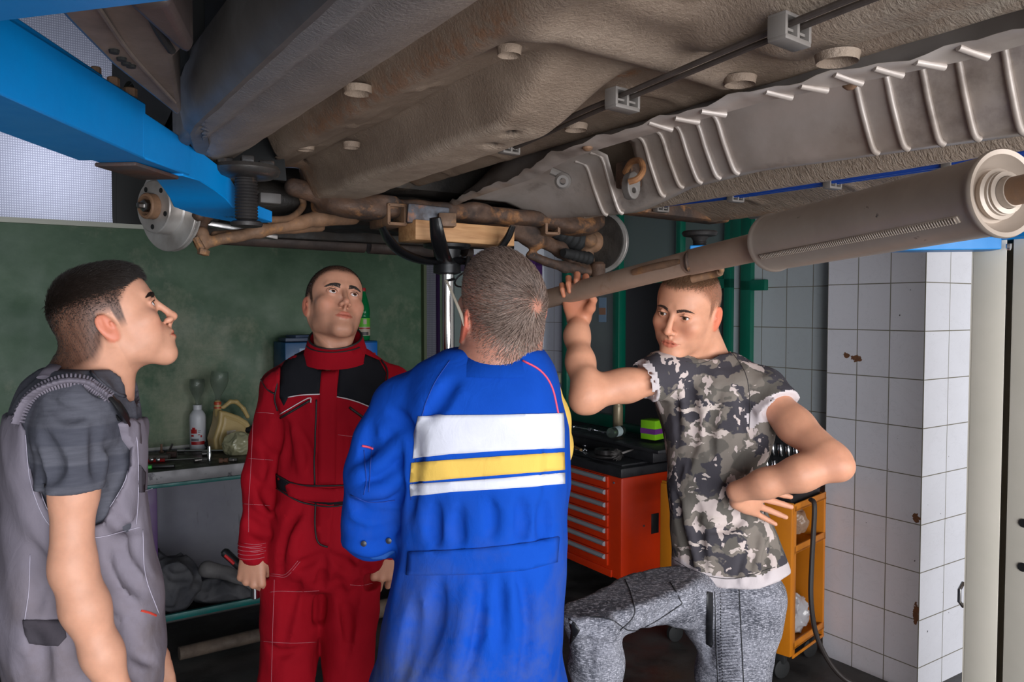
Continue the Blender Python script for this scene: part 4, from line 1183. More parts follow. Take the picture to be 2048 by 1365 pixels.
for x, y in ((.04, .06), (.33, .06), (.04, .60), (.33, .60)):
    MB().lathe([(.035, -.014), (.042, -.010), (.042, .010), (.035, .014)], (x, y, .044), (0.4, 1, 0), n=24).box((x, y, .095), (.03, .045, .05), bev=.003).build('caster', M_rubber, ct)
def incart(x, y, z): return Vector((1.197, 3.30, 0)) + ex * x + ey * y + Vector((0, 0, z))
sk = empty('socket_case', incart(.19, .22, .765), math.atan2(ex.y, ex.x), 'open black plastic socket case with chrome sockets on the orange trolley', 'case')
MB().box((0, 0, .025), (.30, .40, .05), bev=.01).build('case_base', M_black, sk)
LR = Matrix.Rotation(-.25, 3, 'Y')
lid = MB().box(LR @ Vector((0, 0, .12)) + Vector((.14, 0, .05)), (.03, .40, .26), LR, .008).build('lid', M_black, sk)
for r in range(2):
    for i in range(7):
        q = LR @ Vector((-.020, -.15 + i * .038, .16 - r * .085)) + Vector((.14, 0, .05))
        MB().lathe([(.011, -.03), (.012, -.028), (.012, .006), (.010, .010), (.010, .03), (.006, .031)], q, LR @ Vector((0, 0, 1)), n=14).build('chrome_socket', M_chrome, lid)
crumple('plastic_bag', incart(.20, .13, .235), (.10, .09, .10), M_bag_w, 31, 'clear crumpled plastic bag on the bottom shelf of the orange trolley', 'bag', f=55, h=.005)
crumple('plastic_bag', incart(.20, .11, .66), (.08, .07, .06), new_mat('brownish_plastic', (.32, .20, .13), .3), 33, 'brownish plastic bag on the middle shelf of the orange trolley', 'bag', f=55, h=.005)
pts = smooth_path([incart(.10, -.035, .80), incart(.085, -.06, .77), incart(.055, -.065, .55), incart(.03, -.075, .38), incart(.045, -.10, .22), incart(.10, -.16, .08), incart(.17, -.24, .018), incart(.26, -.42, .012)], 8)
MB().ring(pts, .0105, 10).build('hose', new_mat('brown_black_hose', (.030, .022, .020), .45), label='black air hose hanging from the orange trolley down to the floor', cat='hose')

# ------------------------------------------------------------------ the car on the lift (seen from below)
M_under = new_mat('dusty_brown_undercoat', (0.12, 0.09, 0.07), 0.55); g = N(M_under); co = g.coord()
c_ = g.mix(g.fr(g.noise(co, 5, 7, 0.65), 0.35, 0.68), (0.205, 0.145, 0.104), (0.33, 0.245, 0.182))
c_ = g.mix(g.fr(g.noise(co, 2.2, 8, 0.7), 0.55, 0.72, 0, 0.7), c_, (0.125, 0.088, 0.064))
s_ = g.sep(co)
silv = g.fr(s_[0], -0.72, -0.94)
c_ = g.mix(g.math('MULTIPLY', silv, 0.75), c_, (0.16, 0.165, 0.18))
mud = g.math('MULTIPLY', g.fr(s_[1], -0.25, -0.55), g.fr(g.noise(co, 7, 6, 0.7), 0.36, 0.50))
c_ = g.mix(g.math('MULTIPLY', mud, 0.85), c_, (0.44, 0.38, 0.31))
c_ = g.mix(g.math('MULTIPLY', g.attr('dust_and_bounce', 'Fac'), g.fr(g.noise(co, 30, 4, .6), .30, .60, .45, .9)), c_, (0.44, 0.34, 0.26))
att = g.attr('rust'); at = g.sep(att)
rn = g.math('MULTIPLY', at[0], g.fr(g.noise(co, 42, 5, 0.7), 0.42, 0.55))
c_ = g.mix(rn, c_, g.mix(g.noise(co, 90, 3), (0.10, 0.035, 0.015), (0.42, 0.17, 0.06)))
c_ = g.mix(at[1], c_, (0.005, 0.004, 0.004))
b1 = g.bump(g.noise(g.mapping(co, (1, 1, 1)), 150, 5, 0.7), 0.75, 0.005)
wv = g.math('MULTIPLY', g.noise(g.mapping(co, (26, 90, 40), (0, 0, 0.1)), 1.0, 4, 0.55, 1.5), at[2])
g.set(Base_Color=c_, Roughness=g.fr(g.noise(co, 9, 4), 0.3, 0.7, 0.42, 0.62), Normal=g.bump(wv, 0.9, 0.010, b1))
M_under.node_tree.nodes['Principled BSDF'].inputs['Specular IOR Level'].default_value = 0.45
M_rust = rough_mat('thick_rust', (0.115, 0.060, 0.035), (0.045, 0.030, 0.024), 14, (0.55, 0.85), 0.1, 0.6, 90, 0.004, c3=(0.34, 0.150, 0.055), c3_lim=(0.54, 0.68), c3_scale=11)
M_rust_l = rough_mat('orange_brown_rust', (0.27, 0.145, 0.080), (0.13, 0.075, 0.045), 12, (0.55, 0.85), 0.1, 0.5, 90, 0.003, c3=(0.42, 0.20, 0.07), c3_lim=(0.56, 0.7), c3_scale=16)
M_grime = rough_mat('oily_black_grime', (0.016, 0.013, 0.011), (0.035, 0.027, 0.021), 9, (0.45, 0.8), 0.1, 0.5, 60, 0.004, c3=(0.075, 0.050, 0.032), c3_lim=(0.6, 0.72), c3_scale=12)
M_shield = rough_mat('dusty_aluminium_shield', (0.50, 0.435, 0.395), (0.36, 0.295, 0.25), 5, (0.34, 0.55), 0.2, 0.12, 25, 0.006, c3=(0.12, 0.09, 0.075), c3_lim=(0.56, 0.74), c3_scale=3)
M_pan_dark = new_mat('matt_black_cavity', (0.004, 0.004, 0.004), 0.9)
M_door = rough_mat('dusty_door_edge', (0.17, 0.135, 0.115), (0.10, 0.078, 0.066), 7, (0.35, 0.55), 0.15, 0.1)
M_sill = rough_mat('dusty_silver_sill', (0.13, 0.12, 0.115), (0.085, 0.075, 0.07), 6, (0.45, 0.6), 0.05, 0.05)
M_disc = new_mat('turned_brake_disc', (0.42, 0.40, 0.38), 0.36, 0.55); g = N(M_disc)
g.set(Base_Color=g.mix(g.fr(g.noise(g.coord(), 14, 4), .4, .7), (.58, .55, .52), (.38, .34, .31)))
M_clip = new_mat('grey_plastic_clip', (0.17, 0.15, 0.135), 0.5)
M_blueline = new_mat('blue_fuel_line', (0.012, 0.055, 0.30), 0.3)

CO = Vector((1.26, 1.0, 1.90))
car = empty('car', R(CO.x, CO.y, CO.z), ANG, 'raised car seen from below, dusty brown floor, rust and open door', 'car')
def C(u, v, z): return Vector((u - CO.x, v - CO.y, z - CO.z))
def Cw(p):
    """world point to car frame"""
    p = Vector(p); return C(p.x * CU + p.y * SU, -p.x * SU + p.y * CU, p.z)
def Cp(px, py, Y): return Cw(P(px, py, Y))
def Cz(px, py, z):
    d = Pray(px, py); return Cw(Vector((0, 0, EYE)) + d * ((z - EYE) / d.z))
# floor pan as one pressed sheet
du = 0.0075
U = np.arange(0.30, 2.285, du); Vv = np.arange(-0.9, 2.52, du * 1.15)
UU, VV = np.meshgrid(U, Vv, indexing='ij')
def st(x, a, b): t = np.clip((x - a) / (b - a), 0, 1); return t * t * (3 - 2 * t)
Z = np.interp(UU, [0.28, 0.30, 0.325, 0.34, 0.352, 0.366, 0.40, 0.47, 0.535, 0.56, 0.585, 0.600, 0.625, 0.70, 1.10, 1.165, 1.20, 1.66, 1.78, 1.86, 2.05, 2.16, 2.20, 2.24, 2.28],
              [1.965, 1.955, 1.950, 1.948, 1.972, 1.955, 1.955, 1.980, 2.035, 2.072, 2.066, 2.018, 2.016, 2.030, 2.030, 2.022, 2.15, 2.15, 2.00, 2.00, 1.985, 1.955, 1.945, 1.955, 1.965])
inn = st(UU, 0.62, 0.66) * (1 - st(UU, 1.12, 1.16))
# left longitudinal rail with its spread foot
uL = np.interp(VV, [0.9, 1.04, 1.15, 1.35, 2.3, 2.5], [0.775, 0.775, 0.78, 0.785, 0.80, 0.83])
uS = np.interp(VV, [0.9, 1.04, 1.15, 1.35, 2.3, 2.5], [0.75, 0.75, 0.752, 0.757, 0.77, 0.80])
uR = np.interp(VV, [1.0, 1.15, 1.3, 2.3], [0.915, 0.905, 0.900, 0.930])
def ln_(x, a, b): return np.clip((x - a) / (b - a), 0, 1)
rail = ln_(UU, uS, uL) * (1 - ln_(UU, uR, uR + 0.022)) * st(VV, 0.98 + (0.93 - UU) * 0.10, 1.27)
Z += 0.012 * inn
Z += 0.022 * np.exp(-((UU - 0.740) / 0.009) ** 2) * st(VV, 1.0, 1.15) * (1 - st(VV, 2.2, 2.35))
Z -= 0.086 * rail
# right longitudinal rail
rail2 = st(UU, 1.70, 1.725) * (1 - st(UU, 1.80, 1.86)) * st(VV, 0.55, 0.8)
Z -= 0.045 * rail2
# pressed ridges and hollows
Z -= 0.020 * np.exp(-((UU - 0.655) / 0.010) ** 2) * st(VV, 1.1, 1.2) * inn * 0.6
cross = np.exp(-((VV - 0.93 - 0.10 * (UU - 0.7)) / 0.045) ** 2) * st(UU, 0.60, 0.66) * (1 - st(UU, 1.10, 1.14)); Z -= 0.026 * cross
Z += 0.045 * st(UU, 0.68, 0.74) * (1 - st(UU, 0.83, 0.88)) * (1 - st(VV, 0.74, 0.84))
Z -= 0.028 * st(UU, 0.86, 0.90) * (1 - st(UU, 0.925, 0.96)) * (1 - st(VV, 0.82, 0.92))
Z -= 0.022 * st(UU, 0.985, 1.01) * (1 - st(UU, 1.08, 1.12)) * (1 - st(VV, 0.80, 0.86))
for (v0, a) in ((1.62, .008), (1.92, .007), (1.30, .008)):
    Z -= a * np.exp(-((VV - v0 - 0.25 * (UU - 0.64)) / 0.008) ** 2) * st(UU, 0.62, 0.64) * (1 - st(UU, 0.69, 0.71))
for (v0, a) in ((1.15, .010), (1.80, .010), (2.10, .010), (1.45, .006)):
    Z -= a * np.exp(-((VV - v0 + 0.2 * (UU - 1.0)) / 0.012) ** 2) * st(UU, 0.97, 1.0) * (1 - st(UU, 1.13, 1.16))
Z += 0.006 * np.exp(-((UU - 1.04) / 0.04) ** 2 - ((VV - 2.0) / 0.2) ** 2)
# right floor: soft swages
for v0 in (1.0, 1.35, 1.7, 2.05): Z -= 0.010 * np.exp(-((VV - v0) / 0.02) ** 2) * st(UU, 1.87, 1.90) * (1 - st(UU, 2.08, 2.12))
# drain holes and rubber grommets
rust = np.zeros(UU.shape + (3,)); 
def disc(u0, v0, r): return np.sqrt((UU - u0) ** 2 + (VV - v0) ** 2) - r
for (u0, v0, r) in ((0.831, 1.269, .013), (0.851, 1.371, .013), (0.745, 2.235, .011), (0.690, 2.02, .006), (0.80, 2.33, .012)):
    dd = disc(u0, v0, r); Z += 0.02 * (1 - st(dd, -0.004, 0.004)); rust[..., 1] = np.maximum(rust[..., 1], 1 - st(dd, -0.002, 0.004))
rust[..., 0] += np.exp(-((UU - 0.602) / 0.012) ** 2) * st(VV, 0.85, 0.95) * (1 - st(VV, 1.7, 1.9)) * 0.55
rust[..., 0] += np.exp(-((UU - 0.945) / 0.018) ** 2 - ((VV - 1.06) / 0.05) ** 2)
rust[..., 0] += 0.7 * st(VV, 2.15, 2.4) * st(UU, .6, .7) + 0.45 * np.exp(-((UU - 2.2) / 0.04) ** 2)
rust[..., 2] = np.maximum(rail2 * 1.0, st(UU, 1.8, 1.88)) * 1.0 + 0.25 * rail + 0.3 * (1 - st(VV, .6, .9))
# toe board rises at the front
Z += 0.30 * st(VV, 2.30, 2.52) ** 1.5 * (1 - rail) + 0.06 * st(VV, 2.36, 2.5) * rail
Z += 0.0012 * vnoise(np.stack([UU, VV, UU * 0], -1), 60, 2) + 0.004 * vnoise(np.stack([UU, VV, UU * 0], -1), 9, 4) * inn
k_ = np.array([.25, .5, .25])
for _ in range(2):
    Z = np.apply_along_axis(lambda q: np.convolve(np.pad(q, 1, 'edge'), k_, 'valid'), 0, Z)
    Z = np.apply_along_axis(lambda q: np.convolve(np.pad(q, 1, 'edge'), k_, 'valid'), 1, Z)
nu, nv = UU.shape
Vt = np.stack([UU - CO.x, VV - CO.y, Z - CO.z], -1).reshape(-1, 3)
I = np.arange(nu * nv).reshape(nu, nv)
q = np.stack([I[:-1, :-1], I[:-1, 1:], I[1:, 1:], I[1:, :-1]], -1).reshape(-1, 4)
uc = (UU[:-1, :-1]).ravel(); vc = (VV[:-1, :-1]).ravel()
arch = (vc > 2.02) & (uc < 0.70) & ((vc - 2.02) > (0.30 - (0.70 - uc)) * 0 + np.clip((uc - 0.60) * 3.0, 0, 1))
edge = uc < np.interp(vc, [1.45, 1.75, 2.1], [0.30, 0.37, 0.50])
arch2 = (vc > 2.02) & (uc > 1.92)
q = q[~(arch | edge | arch2)]
me, _ = np_mesh('floor_pan', [(Vt, q)])
vcol(me, np.clip(rust, 0, 1).reshape(-1, 3), 'rust')
dust_and_bounce = np.clip((rail - .9) * 10, 0, 1) * (1 - st(VV, 2.2, 2.4)) + .6 * rail2 + .5 * cross  # tan tint on rail bottoms and ridges: dust plus painted-in bounce light
vcol(me, np.repeat(np.clip(dust_and_bounce, 0, 1).reshape(-1, 1), 3, 1), 'dust_and_bounce')
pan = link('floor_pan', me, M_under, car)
md = pan.modifiers.new('thick', 'SOLIDIFY'); md.thickness = 0.003; md.offset = 1
# grommets
def grommet(u, v, z, r, name='grommet', t=.009):
    MB().lathe([(r * .55, t * .35), (r * .75, t * .3), (r * .85, -t * .6), (r, -t), (r * 1.04, -t * .4), (r * 1.1, .004)], C(u, v, z), (0, 0, 1), n=22).build(name, M_under, car, angle=50)
for a in ((0.573, 1.40, 2.035, .026), (0.640, 1.90, 2.022, .020), (0.735, 1.84, 2.028, .020), (1.03, 2.00, 2.028, .028), (0.789, 0.737, 2.055, .036), (1.185 - .10, 0.93, 2.02, .026), (1.06, 0.724, 2.0, .030), (.665, 1.02, 2.02, .018), (1.56 + .37, 0.90, 1.99, .026), (1.06, 1.36, 2.02, .024)):
    grommet(*a)
# sill outer skin, seam and cabin above
m = MB()
pts = [(0.298, v, 0) for v in np.linspace(-0.9, 1.48, 30)] + [(0.305, 1.56, 0), (0.34, 1.70, 0), (.38, 1.82, 0)]
prof = [(0.030, 1.955), (0.0, 1.948), (-0.012, 1.962), (-0.022, 2.01), (-0.012, 2.07), (0.06, 2.10), (0.06, 2.085)]
vs = [C(p[0] + a, p[1], z) for p in pts for a, z in prof]; K = len(prof)
m.add(vs, [(i * K + j, i * K + j + 1, (i + 1) * K + j + 1, (i + 1) * K + j) for i in range(len(pts) - 1) for j in range(K - 1)])
o = m.build('side_sill', M_sill, car, angle=50)
MB().ring([C(0.345, v, 1.962) for v in np.linspace(-.9, 1.5, 20)], .0022, 6).build('sill_seam', M_pan_dark, car)
m = MB()
pts = [(2.285, v, 0) for v in np.linspace(-0.9, 1.9, 30)]
vs = [C(p[0] - a, p[1], z) for p in pts for a, z in prof]
m.add(vs, [(i * K + j, i * K + j + 1, (i + 1) * K + j + 1, (i + 1) * K + j) for i in range(len(pts) - 1) for j in range(K - 1)])
m.build('side_sill', M_sill, car, angle=50)
# dark cabin above the floor, body sides and roof
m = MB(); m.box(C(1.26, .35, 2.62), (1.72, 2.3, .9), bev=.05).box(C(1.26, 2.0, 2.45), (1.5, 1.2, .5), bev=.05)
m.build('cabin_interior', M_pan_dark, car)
m = MB()
for s_, u in ((1, 2.29),): m.box(C(u, .6, 2.35), (.04, 3.0, .6), bev=.01)
m.box(C(1.26, 0.4, 3.10), (1.5, 1.7, .04), bev=.01).box(C(1.26, 1.95, 2.72), (1.6, 1.3, .04), bev=.01)
m.build('body_shell', M_sill, car)
# seat base and pedals seen through the open door
MB().box(C(.52, 1.05, 2.20), (.16, .5, .10), bev=.03).ring([C(.40, 1.20, 2.12), C(.40, .6, 2.12)], .012, 8).build('seat_rail', new_mat('dark_trim', (.02, .019, .02), .35), car)
# the open door
A = [Cz(60, -45, 1.955), Cz(131, 38, 1.955), Cz(223, 130, 1.95), Cz(300, 190, 1.95), Cz(356, 234, 1.95), Cz(362, 226, 1.95), Cz(345, 118, 1.96), Cz(385, 78, 1.965), Cz(350, 18, 1.965), Cz(260, -50, 1.965)]
m = MB(); n_ = len(A); B = [a + Vector((0, 0, .75)) for a in A]
m.add(A + B, [tuple(range(n_)), tuple(n_ + k for k in reversed(range(n_)))] + [(k, n_ + k, n_ + (k + 1) % n_, (k + 1) % n_) for k in range(n_)])
dr = m.build('front_door', M_door, car, angle=30)
bv = dr.modifiers.new('b', 'BEVEL'); bv.width = .006; bv.segments = 2; bv.limit_method = 'ANGLE'
ip = smooth_path([Cz(292, 10, 1.962), Cz(318, 62, 1.962), Cz(343, 100, 1.962)], 6)
MB().ring(ip, [.006] * len(ip), 8).build('door_seal', M_rubber, dr)
ip = smooth_path([Cz(190, 5, 1.955), Cz(262, 108, 1.955), Cz(350, 205, 1.95)], 6)
MB().ring(ip, [.003] * len(ip), 6).build('hem_fold', M_door, dr)
for a, b in ((228, 103), (243, 118), (252, 127), (262, 132)):
    q_ = Cz(a, b, 1.953); MB().lathe([(.001, -.0025), (.006, -.0025), (.007, .002)], q_, n=10).build('drain_slot', M_pan_dark, dr)
tr_ = [Cz(250, -30, 1.975), Cz(345, 60, 1.975), Cz(378, 82, 1.975), Cz(386, 66, 1.975), Cz(340, -30, 1.975)]
m = MB(); m.add([a + Vector((0, 0, -.022)) for a in tr_] + [a + Vector((0, 0, .3)) for a in tr_], [(0, 1, 2, 3, 4), (9, 8, 7, 6, 5)] + [(k, 5 + k, 5 + (k + 1) % 5, (k + 1) % 5) for k in range(5)])
o = m.build('door_trim', rough_mat('brown_grey_door_trim', (.085, .060, .055), (.06, .045, .042), 5, (.35, .5)), dr); bv = o.modifiers.new('b', 'BEVEL'); bv.width = .012; bv.segments = 3
# front wing with its wheel arch and liner
hub = (0.42, 2.38, 1.885)
def arch_part(name, u0, u1, r, mat, thick=.004, a0=-0.25, a1=math.pi + .30):
    vs = []; n = 26
    for i in range(n + 1):
        a = a0 + (a1 - a0) * i / n
        for uu in (u0, u1):
            for rr in (r, r + thick): vs.append(C(uu, hub[1] + rr * math.cos(a), hub[2] + .02 + rr * math.sin(a)))
    fs = []
    for i in range(n):
        k = i * 4; fs += [(k, k + 4, k + 6, k + 2), (k + 1, k + 3, k + 7, k + 5), (k, k + 1, k + 5, k + 4), (k + 2, k + 6, k + 7, k + 3)]
    return MB().add(vs, fs).build(name, mat, car)
arch_part('wheel_arch_liner', .31, .64, .325, M_rubber, a0=-0.05, a1=math.pi - .17)
for u0 in (.30,):
    vs = []; n = 26; fs = []
    for i in range(n + 1):
        a = -0.05 + (math.pi - .12) * i / n
        c_, s2 = math.cos(a), math.sin(a)
        vv = hub[1] + .33 * c_; zz = hub[2] + .02 + .33 * s2
        vo = hub[1] + (.342 if c_ > 0 else .74) * c_ ; zo = max(zz + .02, hub[2] + .02 + .75 * s2)
        vs += [C(u0, vv, zz), C(u0, vo, zo), C(u0 + .012, vv, zz), C(u0 + .012, vo, zo)]
    for i in range(n):
        k = i * 4; fs += [(k, k + 1, k + 5, k + 4), (k + 2, k + 6, k + 7, k + 3), (k, k + 4, k + 6, k + 2)]
    MB().add(vs, fs).build('front_wing', M_rubber, car)
MB().box(C(.315, 1.60, 2.00), (.03, .22, .10), bev=.008).build('wing_rear_edge', M_sill, car)
MB().box(C(.295, 1.59, 2.42), (.03, .30, .74), bev=.008).build('hinge_pillar', M_pan_dark, car)
MB().box(C(1.42, 2.44, 2.12), (.9, .2, .22), bev=.03).build('firewall', M_grime, car)
MB().box(C(1.3, 2.38, 2.40), (1.2, .64, .5), bev=.03).build('engine_bay', M_pan_dark, car)
# brake discs, steered to the right
def wheel_end(cu, cv, cz, side, far=False):
    n_ = Vector((-.50, -.866, -0.03)).normalized() * side
    # into the car frame
    n_ = Vector((n_.x * CU + n_.y * SU, -n_.x * SU + n_.y * CU, n_.z)).normalized()
    c = C(cu, cv, cz)
    pr = [(.036, .044), (.070, .044), (.073, .041), (.074, .004), (.078, .0), (.121, .0), (.1225, -.002), (.1225, -.007), (.112, -.0075), (.112, -.0145), (.1225, -.015), (.1225, -.020), (.121, -.022), (.07, -.022), (.036, -.01)]
    d = MB().lathe(pr, c, n_, n=64, cap=False).build('brake_disc', M_disc, car, angle=30)
    x_ = n_.orthogonal().normalized(); y_ = n_.cross(x_)
    MB().lathe([(.0355, -.03), (.0355, .066), (.032, .070), (.027, .070), (.026, .054), (.001, .054)], c, n_, n=30).build('hub', M_rust_l, d, angle=35)
    MB().lathe([(.017, .049), (.017, .074), (.013, .076), (.009, .076), (.008, .090), (.003, .092)], c, n_, n=6).build('axle_nut', M_steel, d)
    for k in range(5):
        a = 2 * math.pi * k / 5 + .3
        MB().lathe([(.0072, .0435), (.0072, .0450), (.001, .0450)], c + (x_ * math.cos(a) + y_ * math.sin(a)) * .056, n_, n=14).build('bolt_hole', M_pan_dark, d)
    m = MB()
    for k in range(40):
        a = 2 * math.pi * k / 40
        m.box(c + (x_ * math.cos(a) + y_ * math.sin(a)) * .1165 - n_ * .011, (.003, .003, .003))
    m.build('cooling_vanes', M_chrome, d)
    if side < 0: MB().lathe([(.03, -.034), (.108, -.032), (.110, -.024), (.03, -.026)], c, n_, n=40, cap=False).build('backing_plate', M_grime, car)
    return c, n_, x_, y_
_h = Cp(334, 416, 2.22) + CO
hc, hn, hx, hy = wheel_end(_h.x, _h.y, _h.z, 1)
rc, rn_, rx, ry = wheel_end(1.975, 2.38, 1.885, -1)
# caliper, knuckle and lower arm, left
def lump(name, S, lo, hi, h, mat, sm=1, noise=0.0015, f=90, par=None):
    if noise: S.ops.append(('dis', lambda q: noise * vnoise(q, f, 5), None, None, 0))
    me, _ = np_mesh(name, [S.nets(lo, hi, h, sm)])
    return link(name, me, mat, par or car, angle=60)
S = SDF()
cc = hc + Vector((-.02, .10, .01))
S.chain([hc + Vector((-.01, .105, .085)), hc + Vector((-.02, .135, .01)), hc + Vector((-.01, .11, -.07))], [.026, .034, .026], .02)
S.chain([hc + Vector((.05, .08, .07)), hc + Vector((.055, .10, -.01)), hc + Vector((.05, .085, -.08))], [.024, .03, .024], .02)
S.cone(hc + Vector((-.01, .115, .06)), hc + Vector((.055, .09, .05)), .02, .02); S.cone(hc + Vector((-.01, .115, -.05)), hc + Vector((.055, .09, -.05)), .02, .02)
lump('brake_caliper', S, hc + Vector((-.10, -.02, -.16)), hc + Vector((.14, .24, .16)), .006, M_rust)
S = SDF(); S.cone(hc + Vector((.03, 0, .0)), hc + Vector((.10, -.01, .0)), .05, .035); S.cone(hc + Vector((.07, 0, 0)), hc + Vector((.09, -.02, -.10)), .028, .022); S.cone(hc + Vector((.07, 0, 0)), hc + Vector((.11, .02, .18)), .03, .03); S.cone(hc + Vector((.07, 0, -.02)), hc + Vector((.06, -.13, -.03)), .018, .015)
lump('steering_knuckle', S, hc + Vector((-.03, -.2, -.16)), hc + Vector((.2, .12, .26)), .007, M_rust)
a0 = Cp(404, 488, 2.22); a1 = Cp(520, 462, 2.34); a2 = Cp(640, 437, 2.50); a3 = Cp(705, 432, 2.60)
S = SDF(); S.chain([a0, a1, a2, a3], [.016, .019, .024, .030], .02); S.cone(Cp(430, 470, 2.28), Cp(640, 455, 2.62), .012, .016, .02)
S.cone(a0 + Vector((0, 0, .03)), a0 - Vector((0, 0, .016)), .020, .014, .01)
lo = Vector([min(a[i] for a in (a0, a1, a2, a3)) - .08 for i in range(3)]); hi = Vector([max(a[i] for a in (a0, a1, a2, a3)) + .08 for i in range(3)])
lump('lower_control_arm', S, lo, hi, .006, M_rust_l, noise=.002)
m = MB(); m.ring(smooth_path([Cp(538, 440, 2.3), Cp(580, 436, 2.4), Cp(606, 412, 2.5), Cp(600, 385, 2.5)], 6), .0105, 12).build('anti_roll_bar', M_rust_l, car)
MB().ring([Cp(405, 500, 2.2), Cp(392, 476, 2.2)], .010, 6).lathe([(.016, 0), (.016, .014), (.01, .016)], Cp(408, 500, 2.2), (-.2, 0, -1), n=6).build('ball_joint_bolt', M_rust_l, car)
MB().ring([hc + Vector((.10, .0, .0)), Cp(600, 425, 2.62)], .014, 12).build('drive_shaft', M_rust, car)
def bellows(a, b, r0, r1, n, name='drive_shaft_boot'):
    a, b = Vector(a), Vector(b); d = (b - a); L = d.length; pr = []
    for i in range(n * 2 + 1):
        t = i / (n * 2); r = r0 + (r1 - r0) * t; pr.append((r * (1 if i % 2 else .86), t * L))
    return MB().lathe(pr, a, d, n=22).build(name, M_rubber, car, angle=25)
bellows(hc + Vector((.10, .0, .0)), hc + Vector((.20, .0, .01)), .042, .020, 5)
# anti-rust stiffener plate with bits above the arm
MB().box(Cp(470, 458, 2.4), (.26, .03, .018), Matrix.Rotation(.15, 3, 'Y'), .004).build('splash_plate', M_steel, car)
# subframe: cross beam, open tube ends, brackets
S = SDF()
ctrs = [C(.86, 2.36, 1.955), C(1.02, 2.34, 1.945), C(1.38, 2.38, 1.95), C(1.72, 2.34, 1.945), C(1.90, 2.36, 1.955)]
S.loft([(c, (0, 1, 0), (0, 0, 1), .085, .030) for c in ctrs], .03, power=4)
S.ell(C(.93, 2.30, 1.935), (.09, .06, .035), None, .03); S.ell(C(1.80, 2.30, 1.93), (.09, .06, .035), None, .03)
S.cone(C(.75, 2.34, 1.99), C(.95, 2.33, 1.95), .03, .03, .03)
S.ell(C(1.2, 2.45, 1.93), (.12, .10, .05), None, .04); S.ell(C(1.55, 2.47, 1.93), (.13, .10, .05), None, .04)
lump('subframe', S, C(.62, 2.15, 1.84), C(2.05, 2.62, 2.06), .009, M_rust, noise=.004, f=45)
def tube_end(px, py, Y, w, h, L, rz, nm, mat=M_rust_l):
    q_ = Cp(px, py, Y); Rm = Matrix.Rotation(rz, 3, 'Z'); t = .005
    m = MB()
    for (dx, dz, sx, sz) in ((0, h / 2, w, t), (0, -h / 2, w, t), (w / 2, 0, t, h), (-w / 2, 0, t, h)):
        m.box(q_ + Rm @ Vector((dx, L / 2, dz)), (sx + t, L, sz + t), Rm, .0015)
    o = m.build(nm, mat, car)
    MB().box(q_ + Rm @ Vector((0, L * .6, 0)), (w, .01, h), Rm).build('dark_inside', M_pan_dark, o)
tube_end(795, 429, 2.44, .055, .058, .16, -.05, 'subframe_tube')
tube_end(1106, 451, 2.80, .048, .056, .16, -.25, 'subframe_tube')
m = MB().box(Cp(855, 432, 2.46), (.13, .05, .060), Matrix.Rotation(-.35, 3, 'Z') @ Matrix.Rotation(.08, 3, 'Y'), .006)
m.build('engine_mount_plate', rough_mat('blue_grey_scale', (.13, .14, .165), (.08, .06, .055), 22, (.4, .7), .3, .3, c3=(.30, .14, .08), c3_lim=(.52, .62), c3_scale=14), car)
MB().box(Cp(893, 441, 2.44), (.055, .05, .042), Matrix.Rotation(-.35, 3, 'Z'), .004).build('mount_bracket', M_rust_l, car)
# right side suspension
S = SDF(); 
S.chain([Cp(1060, 470, 2.85), Cp(1120, 500, 2.95), Cp(1165, 535, 3.0), Cp(1195, 543, 3.0)], [.030, .026, .022, .018], .02)
S.chain([Cp(1060, 512, 2.85), Cp(1130, 535, 2.92), Cp(1190, 545, 3.0)], [.016, .018, .018], .02)
S.chain([Cp(1030, 455, 2.80), Cp(1070, 480, 2.85)], [.04, .034], .03)
lump('lower_control_arm', S, Cp(1020, 560, 2.95) - Vector((.12, .16, .10)), Cp(1220, 420, 3.0) + Vector((.14, .20, .08)), .007, M_rust, noise=.003)
MB().lathe([(.022, -.03), (.028, -.02), (.028, .02), (.02, .03)], Cp(1196, 540, 2.98), (0, 0, 1), n=16).build('ball_joint', M_rust, car)
S = SDF(); S.cone(rc + Vector((-.03, 0, 0)), rc + Vector((-.10, 0, 0)), .045, .03); S.cone(rc + Vector((-.08, -.01, .01)), rc + Vector((-.07, -.02, -.09)), .026, .024); S.ell(rc + Vector((-.09, -.05, .0)), (.03, .03, .028)); S.cone(rc + Vector((-.08, 0, 0)), rc + Vector((-.10, .03, .16)), .03, .03)
lump('steering_knuckle', S, rc + Vector((-.2, -.15, -.14)), rc + Vector((0.02, .12, .22)), .007, M_rust_l)
bellows(rc + Vector((-.11, -.01, .0)), rc + Vector((-.25, -.03, .035)), .050, .030, 5)
bellows(rc + Vector((-.09, -.05, -.07)), rc + Vector((-.24, -.08, -.055)), .026, .018, 6, 'steering_rack_boot')
MB().ring([rc + Vector((-.24, -.03, .035)), C(1.55, 2.42, 1.95)], .014, 10).build('drive_shaft', M_rust, car)
